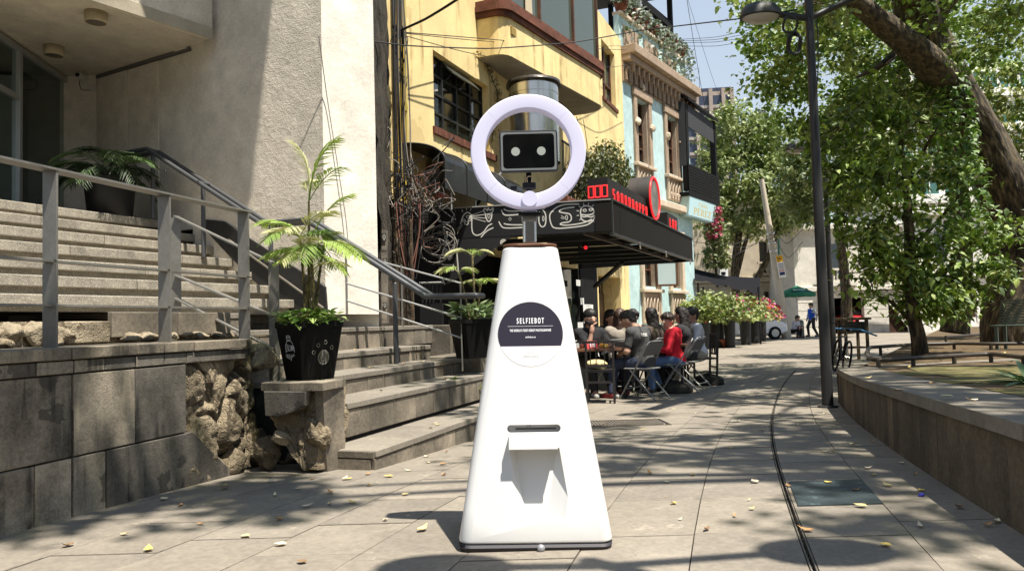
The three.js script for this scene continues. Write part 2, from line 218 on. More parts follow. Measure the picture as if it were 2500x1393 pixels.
// ---------------------------------------------------------------- ground, paving, planter bed
{
  const strip = (d0, d1, n, c0, c1, h, curved = true) => { const pos = [], idx = []; for (let i = 0; i <= n; i++) { const d = d0 + (d1 - d0) * i / n; for (const c of [c0, c1]) { const p = curved ? st(c, d, h) : V(c, gd(d) + h, -d); pos.push(p.x, p.y, p.z); } if (i) { const a = 2 * i - 2; idx.push(a, a + 1, a + 2, a + 1, a + 3, a + 2); } } const g = new THREE.BufferGeometry(); g.setAttribute('position', new THREE.Float32BufferAttribute(pos, 3)); g.setIndex(idx); g.computeVertexNormals(); return uvs(g.toNonIndexed()); };
  struct('ground', [strip(-30, 14, 60, -80, 90, -0.035, false), strip(14, 600, 4, -300, 400, -0.035, false)], M.joint);
  struct('terrace_floor', strip(8.9, 26, 20, -7.2, -2.3, 0.004), M.pave[1]);
  const pv = struct('pavement', strip(16, 27, 14, -6.2, 3.2, 0), M.pave[1]);
  const far = strip(27, 62, 4, -14, 60, 0.002, false); part('far_paving', far, M.pave[2], pv);
  // slabs, one by one, in bands that follow the bend of the street
  const cs = [-3.47]; for (let k = -6; k <= 3; k++) cs.push(-0.1 + 0.455 * k - 0.0); cs.push(1.75);
  const drainC = -0.1 + 0.455;
  for (let b = 0; b < cs.length - 1; b++) {
    let d = 1.5 + rnd() * 0.5;
    while (d < 16) {
      const len = rr(0.5, 0.72), d1 = Math.min(16, d + len), gap = 0.0028;
      let c0 = cs[b] + gap, c1 = cs[b + 1] - gap;
      if (Math.abs(cs[b] - drainC) < 1e-6) c0 += 0.015; if (Math.abs(cs[b + 1] - drainC) < 1e-6) c1 -= 0.015;
      if (!(c1 < -2.6 && d > 5.9) && !(c0 > 1.2 && d > 11.5 && false)) {
        const q = [[c0, d + gap], [c1, d + gap], [c1, d1 - gap], [c0, d1 - gap]], dz = rr(-0.002, 0.002), tl = rr(-0.0015, 0.0015);
        const mk = h => q.map(([c, dd], i) => st(c, dd, h + (i > 1 ? tl : -tl)));
        part('slab', hexa(mk(-0.04), mk(dz)), M.pave[Math.floor(rnd() * 4)], pv);
      }
      d = d1;
    }
  }
  // slot drain between two metal edges
  const dr = thing('slot_drain', 'narrow dark slot drain with metal edges curving along the paving', 'drain');
  for (const s of [-1, 1]) { const pos = []; for (let i = 0; i < 40; i++) { const d = 1.6 + i * 0.33; const mk = (dd, w, h) => st(drainC + s * (0.007 + w), dd, h); pos.push(hexa([mk(d, 0, -0.04), mk(d, 0.006, -0.04), mk(d + 0.33, 0.006, -0.04), mk(d + 0.33, 0, -0.04)], [mk(d, 0, 0.003), mk(d, 0.006, 0.003), mk(d + 0.33, 0.006, 0.003), mk(d + 0.33, 0, 0.003)])); } part('edge_strip', pos, mat(L(0.4, 0.35, 0.28), 0.6, { metalness: 0.2, map: T.gray }), dr); }
  { const a = []; for (let i = 0; i < 120; i++) { const d = 1.9 + Math.pow(rnd(), 1.3) * 8; const r = rr(0.005, 0.008), k = rock(r, r * 0.6, r * 1.4, i, -1, 0.3), p = st(drainC + rr(-0.007, 0.007), d, -0.03); a.push(move(k, p.x, p.y + 0.01, p.z, rnd() * 6)); } part('debris', a, mat(L(0.2, 0.15, 0.1), 1), dr, { kind: 'stuff' }); }
  // cover plate
  const cp = thing('cover_plate', 'scuffed blue-grey metal cover plate set beside the slot drain', 'metal plate');
  const c0 = drainC + 0.035, c1 = drainC + 0.455; const qq = [[c0, 3.78], [c1, 3.78], [c1, 4.42], [c0, 4.42]]; part('plate', hexa(qq.map(a => st(a[0], a[1], -0.01)), qq.map(a => st(a[0], a[1], 0.007))), bump(mat(L(0.42, 0.44, 0.44), 0.55, { map: T.metalworn, metalness: 0.25 }), T.fine, 0.002), cp);
  // grate
  const gr = thing('drain_grate', 'flat rectangular metal drain grate behind the white robot', 'grate');
  const g0 = onG(1440, 1043), g1 = onG(1600, 1024), W = g1.x + 0.05 - g0.x, D = Math.abs(g1.z - g0.z), dm = -(g0.z + g1.z) / 2; gr.position.set((g0.x + g1.x + 0.05) / 2, gd(dm) + 0.004, -dm); gr.rotation.x = Math.atan((gd(dm + 0.1) - gd(dm - 0.1)) / 0.2);
  for (const q of [-1, 1]) { part('frame', box(W, 0.01, 0.03, 0, 0, q * D / 2), M.steel, gr); part('frame', box(0.03, 0.01, D - 0.032, q * (W / 2 - 0.015), 0, 0), M.steel, gr); }
  for (let i = 1; i < 26; i++) part('bar', box(0.015, 0.008, D - 0.04, -W / 2 + W * i / 26, 0, 0), M.steel, gr);
  part('pit', box(W, 0.002, D, 0, -0.006, 0), M.joint, gr);
}
const wc = d => { const k = [[0.5, 1.34], [3.0, 1.265], [4.2, 1.23], [6.4, 1.215], [8, 1.21], [9.9, 1.2], [11, 1.15]]; for (let i = 1; i < k.length; i++) if (d <= k[i][0]) { const t = (d - k[i - 1][0]) / (k[i][0] - k[i - 1][0]); return k[i - 1][1] + (k[i][1] - k[i - 1][1]) * t; } return 1.15; };
const bedY = d => gd(d) + 0.45;
{
  const w = thing('planter_wall', 'low curved brown concrete planter wall with flat coping slabs', 'wall');
  const ts = (() => { const q = T.blotch.clone(); q.repeat.set(1 / 2.3, 1 / 2.3); q.needsUpdate = true; return q; })(), mw = [0, 1].map(q => bump(mat(L(...[[0.31, 0.255, 0.185], [0.29, 0.24, 0.175]][q]), 0.9, { map: ts }), T.fine, 0.003)), mc = [bump(mat(L(0.36, 0.325, 0.27), 0.9, { map: T.pave }), T.fine, 0.003), bump(mat(L(0.32, 0.29, 0.245), 0.9, { map: T.pave }), T.fine, 0.003)];
  let d = 0.6, k = 0;
  while (d < 9.9) {
    const d1 = Math.min(9.95, d + 1.24), seg = 6;
    for (let lvl = 0; lvl < 2; lvl++) {
      const out = []; for (let i = 0; i < seg; i++) { const a = d + (d1 - d) * i / seg + (i === 0 ? 0.003 : 0), b = d + (d1 - d) * (i + 1) / seg - (i === seg - 1 ? 0.003 : 0); const P = (dd, dc, h) => st(wc(dd) + dc, dd, h);
        out.push(lvl ? hexa([P(a, -0.012, 0.392), P(a, 0.5, 0.392), P(b, 0.5, 0.392), P(b, -0.012, 0.392)], [P(a, -0.008, 0.46), P(a, 0.5, 0.46), P(b, 0.5, 0.46), P(b, -0.008, 0.46)]) : hexa([P(a, 0, -0.05), P(a, 0.3, -0.05), P(b, 0.3, -0.05), P(b, 0, -0.05)], [P(a, 0.006, 0.388), P(a, 0.3, 0.388), P(b, 0.3, 0.388), P(b, 0.006, 0.388)])); }
      part(lvl ? 'coping_slab' : 'wall_panel', out, (lvl ? mc : mw)[(k + lvl) % 2], w);
    }
    d = d1; k++;
  }
  // return at the far end
  const e = st(wc(9.95), 9.95); for (let i = 0; i < 5; i++) { const p = V(e.x + 0.02 + i * 0.8, gd(10), -10.03 - i * 0.25), q = V(e.x + 0.02 + (i + 1) * 0.8 - 0.01, gd(10), -10.03 - (i + 1) * 0.25); const o = V(0.07, 0, 0.3), u = h => [p, q, q.clone().add(o), p.clone().add(o)].map(v => V(v.x, v.y + h, v.z)); part('wall_panel', hexa(u(-0.05), u(0.388)), mw[i % 2], w); part('coping_slab', hexa(u(0.392), u(0.458)), mc[i % 2], w); }
  // the bed: soil further in, mossy flagstones behind the coping
  const pos = [], idx = []; const nx = 60, nd = 60;
  for (let j = 0; j <= nd; j++) for (let i = 0; i <= nx; i++) { const d = 0.5 + 31 * Math.pow(j / nd, 1.6), t = Math.pow(i / nx, 2); const x0 = d < 10 ? wc(d) + sx(d) + 0.45 : wc(9.9) + sx(10) + 0.25 + (d - 10) * 0.62, x = x0 + t * 34; const deep = Math.min(1, Math.max(0, (d - 9.8) / 1.0)) * Math.min(1, t * 34 / 2); pos.push(x, bedY(d) + 0.0 + deep * (0.09 * (fbm(x * 1.3, d * 1.3, 2) - 0.4)) + 0.004, -d); if (i && j) { const a = (j - 1) * (nx + 1) + i - 1; idx.push(a, a + 1, a + nx + 1, a + 1, a + nx + 2, a + nx + 1); } }
  const g = new THREE.BufferGeometry(); g.setAttribute('position', new THREE.Float32BufferAttribute(pos, 3)); g.setIndex(idx); g.computeVertexNormals(); struct('planter_bed', uvs(g), M.soil);
  const mossm = bump(mat(L(0.72, 0.7, 0.6), 1, { map: T.moss }), T.lump, 0.006); const fl = new THREE.Group(); fl.name = 'mossy_paving'; fl.userData.kind = 'structure'; scene.add(fl);
  for (let r = 0; r < 8; r++) { const d = 2.2 + r * 0.92; for (let i = 0; i < 6; i++) { const X = dd => wc(Math.min(dd, 9.9)) + sx(dd) + 0.51; const a = i * 1.15 + (r % 2) * 0.3 + 0.004, b = a + 1.14, q = [[a, d], [b, d], [b, d + 0.905], [a, d + 0.905]]; const mk = h => q.map(([t, dd]) => V(X(dd) + t, bedY(dd) + h, -dd)); if (d < 9.4) part('flagstone', hexa(mk(-0.03), mk(0.01 + rr(-0.003, 0.003))), mossm, fl); } }
}
// ---------------------------------------------------------------- left: broken retaining wall
const FW = new Frame(-2.44, 3.61, 0.28, 1);
const UL = 'retaining wall';
{
  const w = FW.group('retaining_wall', 'grey stone-clad retaining wall with dark stains and a broken end', 'wall');
  part('core', [bx(-2.2, 1.28, -0.3, 0.78, -0.55, -0.045), bx(1.28, 2.0, -0.3, 0.78, -0.55, -0.2)], M.rubble2, w);
  const X = px => FW.x(px, 0, 1000);
  const low = [[-2.2, -1.2, 1], [-1.2, -0.36, 0], [-0.36, X(85), 0], [X(85), X(177), 0], [X(177), X(258), 1], [X(258), X(517), 2]], up = [[-2.2, -1.3, 0], [-1.3, -0.4, 1], [-0.4, X(177), 1], [X(177), X(330), 1], [X(330), X(455), 2]];
  for (const [a, b, m] of low.slice(0, 5)) part('stone_panel', cbox(a + 0.004, b - 0.004, -0.25, 0.272, -0.042, rr(-0.004, 0.003)), M.stone[m], w);
  part('stone_panel', plate([[X(258) + 0.004, -0.25], [X(575), -0.25], [X(566), -0.06], [X(520), 0.1], [X(470), 0.272], [X(258) + 0.004, 0.272]], -0.042, 0.002, 0.004), M.stone[2], w, { label: 'dark stained panel with a broken slanting end' });
  for (const [a, b, m] of up) part('stone_panel', cbox(a + 0.004, b - 0.004, 0.28, 0.708, -0.042, rr(-0.004, 0.003)), M.stone[m], w);
  const cx = [-2.2, -1.4, -0.6, X(85), X(178), X(255), X(330), X(400), X(455)];
  for (let i = 0; i < cx.length - 1; i++) part('stone_panel', cbox(cx[i] + 0.003, cx[i + 1] - 0.003, 0.716, 0.782, -0.042, 0.006 + rr(-0.003, 0.003)), M.stone[i > 4 ? 2 : 1], w);
  part('stone_panel', plate([[X(455), 0.716], [X(600), 0.712], [X(612), 0.74], [X(612), 0.782], [X(455), 0.782]], -0.042, 0.006, 0.004), M.stone[2], w);
  const kx = [-2.2, -1.3, -0.4, X(168), X(330), X(470), X(612)];
  for (let i = 0; i < kx.length - 1; i++) part('coping_slab', cbox(kx[i] + 0.003, kx[i + 1] - 0.003, 0.788, 0.852, -0.58, 0.02 + rr(-0.003, 0.003), 0.008), M.coping, w);
  // the exposed rubble core
  const pos = [], idx = []; const n = 76;
  for (let j = 0; j <= n; j++) for (let i = 0; i <= n; i++) { const x = 1.27 + 0.86 * i / n, y = -0.22 + 0.98 * j / n, f = fbm(x * 4, y * 4, 3, 4), r = fbm(x * 16, y * 16, 9, 3); const e = Math.hypot((x - 1.84 + (y - 0.34) * -0.25) / 0.155, (y - 0.34) / 0.285), gv = Math.exp(-Math.pow((e - 1.02) / 0.16, 2)); const slab = e < 1 ? 0.035 : 0; pos.push(x, y, -0.02 - 0.06 * Math.pow(i / n, 3) + 0.085 * (f - 0.45) * (e < 1 ? 0.35 : 1) + 0.05 * (r - 0.45) - 0.1 * gv + slab - 0.045 * Math.pow(Math.max(0, 0.1 - Math.abs(fbm(x * 5 + 3, y * 5, 1, 2) - 0.37)) / 0.1, 2)); if (i && j) { const a = (j - 1) * (n + 1) + i - 1; idx.push(a, a + 1, a + n + 1, a + 1, a + n + 2, a + n + 1); } }
  const g = new THREE.BufferGeometry(); g.setAttribute('position', new THREE.Float32BufferAttribute(pos, 3)); g.setIndex(idx); g.computeVertexNormals(); part('rubble_core', uvs(g), M.rubble, w, { label: 'exposed crumbling tan rubble and mortar' });
  const S = (px, py, z, sx_, sy_, sz_, seed, rz, m = M.rubble) => { const [x, y] = FW.hit(px, py, z); part('stone', move(rock(sx_, sy_, sz_, seed, 2, 0.28), x, y, z, 0, 0, rz), m, w); };
  S(572, 1126, -0.03, 0.12, 0.1, 0.07, 5.7, 0.2, M.rubble);
  S(622, 1095, -0.1, 0.13, 0.18, 0.1, 9.1, 0.2, M.rubble2);
  S(630, 876, -0.16, 0.12, 0.12, 0.16, 11.2, 0.5, M.rubblelight);
  // face between the ledge and the landing: cladding, plaster patch, old stones
  const zb = -0.58; const F = (px, py) => FW.hit(px, py, zb);
  const [a0] = F(0, 800), [a1] = F(155, 800), [a2] = F(270, 800), [a3] = F(560, 800);
  part('base_backing', bx(-2.2, a3, 0.8, 1.0, -1.4, zb - 0.03), M.rubblelight, w);
  part('plaster_patch', cbox(a1 + 0.02, a2 - 0.01, 0.86, 1.0, zb - 0.03, zb + 0.005, 0.01), M.rubblelight, w);
  part('clad_panel', cbox(a2, (a2 + a3) / 2, 0.89, 1.06, zb - 0.03, zb + 0.012), M.step[0], w); part('clad_panel', cbox((a2 + a3) / 2 + 0.006, a3, 0.89, 1.06, zb - 0.03, zb + 0.012), M.step[0], w);
  let q = 0; for (let x = -2.0; x < a1; x += 0.17) { part('stone', move(rock(rr(0.08, 0.12), rr(0.05, 0.08), 0.05, 30 + q, 1, 0.3), x, rr(0.92, 0.95), zb - 0.01, 0, 0, rr(-0.3, 0.3)), M.rubblelight, w); q++; if (q % 2) part('stone', move(rock(rr(0.05, 0.08), rr(0.03, 0.05), 0.05, 60 + q, 1, 0.3), x + 0.08, rr(0.865, 0.88), zb + 0.03, 0, 0, rr(-0.3, 0.3)), M.rubble, w); }
  for (let i = 0; i < 12; i++) { const [x] = F(290 + i * 24, 800); part('stone', move(rock(rr(0.05, 0.09), rr(0.025, 0.04), 0.05, 90 + i, 1, 0.3), x, rr(0.868, 0.885), zb + rr(0.02, 0.1), 0, 0, rr(-0.3, 0.3)), i % 3 ? M.rubblelight : M.rubble, w); }
}
// flat-bar railing on the wall
{
  const r = FW.group('flat_bar_railing', 'grey flat-bar railing with three level rails on the retaining wall', 'railing');
  const z = -0.12, xs = [-2.0, -1.1, -0.4, 0.385, 1.24, 2.07];
  for (const y of [1.80, 1.31, 1.075]) part('rail', bx(-2.2, 2.12, y - 0.006, y + 0.006, z - (y > 1.7 ? 0.05 : 0.03), z + (y > 1.7 ? 0.05 : 0.03)), M.flatbar, r);
  for (const x of xs) for (const [y0, y1] of [[0.84, 1.0685], [1.0815, 1.3035], [1.3165, 1.7935]]) part('post', bx(x - 0.007, x + 0.007, y0, y1, z - 0.045, z + 0.045), M.flatbar, r);
}
// ---------------------------------------------------------------- lower stairs
const FS = new Frame(-0.99, 5.33, 0.345, 1);
const stepY = [0.05, 0.345, 0.515, 0.675, 0.91, 1.07];
{
  const s = FS.group('lower_stairs', 'weathered grey stone steps with worn treads and paler edges', 'stairs');
  const end = [4.2, 3.9, FS.x(1124, -0.8, 872), FS.x(1050, -1.2, 838), FS.x(1056, -1.6, 795), 1.2];
  const start = [0, FS.x(845, -0.4, 985), 0.12, 0.1, 0.0, -0.8];
  for (let i = 0; i < 6; i++) {
    const z = -0.4 * i, y0 = i ? stepY[i - 1] : -0.4, y1 = stepY[i], x0 = start[i], x1 = end[i];
    let x = x0, q = 0; while (x < x1 - 0.05) { const w = Math.min(x1 - x, rr(0.55, 0.8)); const b = x1 - x - w < 0.2 ? x1 : x + w;
      part('tread_slab', cbox(x + 0.003, b - 0.003, y1 - 0.05, y1 + rr(-0.002, 0.002), z - 0.48, z + 0.012, 0.008), M.tread[(q + i) % 2], s);  // tread slabs, edges included, are paler than the risers
      x = b; q++; }
    x = x0; while (x < x1 - 0.05) { const w = rr(0.3, 0.45); const b = x1 - x - w < 0.15 ? x1 : x + w;
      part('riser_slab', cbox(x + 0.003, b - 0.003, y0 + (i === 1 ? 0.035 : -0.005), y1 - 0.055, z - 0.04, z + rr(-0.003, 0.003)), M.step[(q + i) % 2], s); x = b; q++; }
    part('fill', bx(x0 + 0.02, x1 - 0.02, -0.4, y1 - 0.06, z - 0.42, z - 0.045), M.joint, s);
  }
  // the left end of the lowest step, cracked
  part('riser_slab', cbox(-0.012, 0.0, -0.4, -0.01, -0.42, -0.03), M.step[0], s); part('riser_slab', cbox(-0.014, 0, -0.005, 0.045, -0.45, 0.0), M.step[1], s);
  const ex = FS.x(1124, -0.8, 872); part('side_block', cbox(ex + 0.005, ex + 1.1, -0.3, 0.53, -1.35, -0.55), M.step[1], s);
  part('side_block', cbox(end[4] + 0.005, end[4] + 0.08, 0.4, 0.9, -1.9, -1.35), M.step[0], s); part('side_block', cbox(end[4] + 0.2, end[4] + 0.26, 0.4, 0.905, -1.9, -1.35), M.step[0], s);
}
// landing between the flights, upper flight
const FU = new Frame(-8.2 * 0.676, 8.2, 0.45, 1); // front edge of the topmost step
{
  struct('landing', uvs((() => { const lw = x => { const q = FW.w(x, 0, -0.64); return [q.x, -q.z]; }, P = [lw(-1.6), lw(0.5), lw(1.75), [-3.1 + 0.345 * (5.6 - 5.33), 5.6], [-3.1 + 0.345 * (9.6 - 5.33), 9.6], [-6, 9.9], [-6.2, 5]], a = []; const c = [-3.9, 6.2]; for (let i = 0; i < P.length; i++) { const p = P[i], q = P[(i + 1) % P.length]; a.push(c[0], 1.062, -c[1], p[0], 1.062, -p[1], q[0], 1.062, -q[1]); } const g = new THREE.BufferGeometry(); g.setAttribute('position', new THREE.Float32BufferAttribute(a, 3)); g.computeVertexNormals(); return g; })()), mat(L(0.3, 0.28, 0.25), 0.9, { map: T.pave }));
  const s = FU.group('upper_stairs', 'broad terrazzo steps with overhanging treads leading up to glass doors', 'stairs');
  for (let k = 0; k < 8; k++) {
    const z = 0.35 * k, y = 2.41 - 0.19 * k, x1 = [2.35, 2.5, 2.6, 2.7, 2.8, 2.85, 2.9, 2.95][k];
    const m = M.terrazzo; let x = -3.5, q = 0;
    const cuts = [-3.5, -1.4 + 0.3 * Math.sin(k * 2.1), 0.4 + 0.35 * Math.sin(k * 3.7), 1.7 + 0.3 * Math.sin(k * 1.3), x1];
    for (let i = 0; i < 4; i++) part('tread_slab', rbox(cuts[i + 1] - cuts[i] - 0.006, 0.105, 0.44, 0.012, (cuts[i] + cuts[i + 1]) / 2, y - 0.0525, z - 0.22, 2), m, s);
    part('riser', bx(-3.5, x1, y - 0.2, y - 0.105, z - 0.3, z - 0.085), M.terrazzo, s);
  }
  part('top_floor', bx(-3.5, 2.3, 2.36, 2.4, -5.5, -0.44), M.terrazzo, s);
  // dark stone skirting climbing the wall
}
// pedestal with cap under the big pot
{
  const c = V(-1.3, 0, -5.14), t = thing('pedestal', 'cracked stone pedestal with flat cap and exposed rubble under the plant pot', 'pedestal');
  const A = at(637, 945, 5.32), B = at(787, 946, 5.16), C = at(844, 938, 5.5), D = V(-1.72, 0, -5.75); const yc = 0.49;
  const ring = (pts, h) => pts.map(p => V(p.x, h, p.z)); const q = [A, B, C, D];
  part('cap_slab', hexa(ring(q, yc), ring(q, 0.542)), M.coping, t);
  const ins = (p, k) => V(p.x + (-1.5 - p.x) * k, 0, p.z + (-5.42 - p.z) * k);
  // front cladding: upper piece only, broken along the bottom
  const fr = new Frame(A.x, -A.z, B.x - A.x, -B.z + A.z), w = A.distanceTo(B); const fg = (n, geo, m, o) => { const p = part(n, geo, m, t, o); p.position.set(A.x, 0, A.z); p.rotation.y = fr.turn; return p; };
  fg('front_clad', plate([[0.02, yc - 0.003], [w * 0.74, yc - 0.003], [w * 0.72, yc - 0.1], [w * 0.55, yc - 0.14], [w * 0.3, yc - 0.18], [0.03, yc - 0.175]], -0.05, 0.004, 0.006), M.stone[2], { label: 'dark cracked render piece' });
  part('side_clad', hexa([V(B.x - 0.015, -0.1, B.z - 0.16), V(C.x - 0.01, -0.1, C.z + 0.02), V(C.x - 0.07, -0.1, C.z + 0.0), V(B.x - 0.075, -0.1, B.z - 0.18)], [V(B.x - 0.015, yc - 0.003, B.z - 0.06), V(C.x - 0.01, yc - 0.003, C.z + 0.02), V(C.x - 0.07, yc - 0.003, C.z), V(B.x - 0.075, yc - 0.003, B.z - 0.08)]), M.step[0], t);
  { const g = roughBlock(0.43, 0.56, 0.36, 3.3, 0.03), p = g.attributes.position; for (let i = 0; i < p.count; i++) { const x = p.getX(i), y = p.getY(i), z = p.getZ(i); const k = Math.max(0, Math.min(1, (0.06 - y) / 0.33)); p.setX(i, x + k * 0.3 * Math.max(0, 0.12 - x) / 0.33); p.setZ(i, z - 0.02 + 0.05 * k); } g.computeVertexNormals(); part('core', move(g, -1.5, 0.215, -5.49, fr.turn), M.rubble, t); }
  const S = (px, py, d, a, b, e, seed, rz, m) => { const p = at(px, py, d); part('stone', move(rock(a, b, e, seed, 2, 0.28), p.x, p.y, p.z, 0, 0, rz), m, t); };
  S(772, 1060, 5.3, 0.1, 0.12, 0.1, 45.2, 0.4, M.rubble);
  S(690, 1068, 5.36, 0.1, 0.05, 0.07, 47.9, -0.4, M.rubblelight); S(655, 1100, 5.45, 0.1, 0.13, 0.1, 49.3, 0.2, M.rubble2);
}
{ // loose stones on the ground in the gap
  const a = [[712, 1122, 0.12, 0.055, 0.09, 'flat tan stone slab lying in the gap under the pedestal'], [770, 1125, 0.06, 0.05, 0.06, 'small grey stone wedged against the lowest step'], [760, 1110, 0.05, 0.04, 0.05, 'dark stone chip deep in the gap under the pedestal'], [650, 1135, 0.04, 0.025, 0.04, 'pale stone chip on the paving below the broken wall']];
  for (const [i, [px, py, x, y, z, lab]] of a.entries()) { const p = onG(px, py + 8); solo('loose_stone', lab, 'stone', rock(x, y, z, 70 + i, 1, 0.3), i ? M.rubble2 : M.rubble, { pos: V(p.x, p.y + y * 0.6, p.z) }); }
}
// ramp railing of flat bars beside the steps, falling to the pedestal
{
  const t = thing('stair_railing', 'grey flat-bar railing sloping down beside the steps behind the potted palm', 'railing');
  const g0 = at(428, 525, 6.1), h0 = at(667, 640, 5.95), A = V(g0.x, 0, g0.z), B = V(h0.x, 0, h0.z); const up = (p, y) => V(p.x, y, p.z);
  for (const [ya, yb] of [[1.85, 1.435], [1.37, 1.02], [1.185, 0.76]]) part('rail', bar(up(A, ya), up(B, yb), 0.07, 0.012), M.flatbar, t);
  part('post', bar(up(A, 0.84), up(A, 1.84), 0.012, 0.08), M.flatbar, t);
  part('post', bar(up(B, 0.5), up(B, 1.425), 0.012, 0.08), M.flatbar, t);
}
// tubular double handrail
{
  const t = thing('tubular_handrail', 'dark grey double-pipe handrail running down both flights of steps', 'handrail');
  const C = [V(-5.15, 3.29, -10.05), V(-4.67, 3.3, -9.85), V(-2.91, 2.16, -8.99), V(-2.21, 2.1, -8.34), V(-0.858, 1.207, -7.875), V(-0.335, 1.195, -7.69)], o = V(0.032, 0, -0.093);
  const side = s => C.map(p => p.clone().addScaledVector(o, s));
  part('pipe', pipe([...side(-1), ...side(1).reverse()], 0.029, 12, true), M.rail, t);
  const posts = [[C[1], 2.41], [V(-3.83, 2.76, -9.4), 1.84], [C[2].clone().lerp(C[3], 0.1), 1.08], [V(-1.24, 1.4, -8.0), 0.515]];
  for (const [p, f] of posts) { part('post', pipe([V(p.x, f - 0.01, p.z), V(p.x, p.y - 0.05, p.z)], 0.028, 12), M.rail, t); part('bracket', pipe([p.clone().addScaledVector(o, -1), p.clone().addScaledVector(o, 1)], 0.02, 8), M.rail, t); }
}
// thin rod railing at the far side of the lower steps
{
  const t = thing('rod_railing', 'low railing of flat posts and thin steel rods beside the white pillar', 'railing');
  const A = V(-1.92, 0, -8.77), B = V(-0.565, 0, -8.3), K = (q, y) => V(A.x + (B.x - A.x) * q, y, A.z + (B.z - A.z) * q);
  for (const [q, y0, y1] of [[0, 1.06, 1.78], [0.5, 0.9, 1.6], [1, 0.4, 1.36]]) part('post', bar(K(q, y0), K(q, y1), 0.07, 0.012), M.flatbar, t);
  for (const [y0, y1] of [[1.78, 1.36], [1.42, 0.98], [1.22, 0.76]]) part('rod', pipe([K(0, y0), K(1, y1)], 0.011, 8), M.alu, t);
}
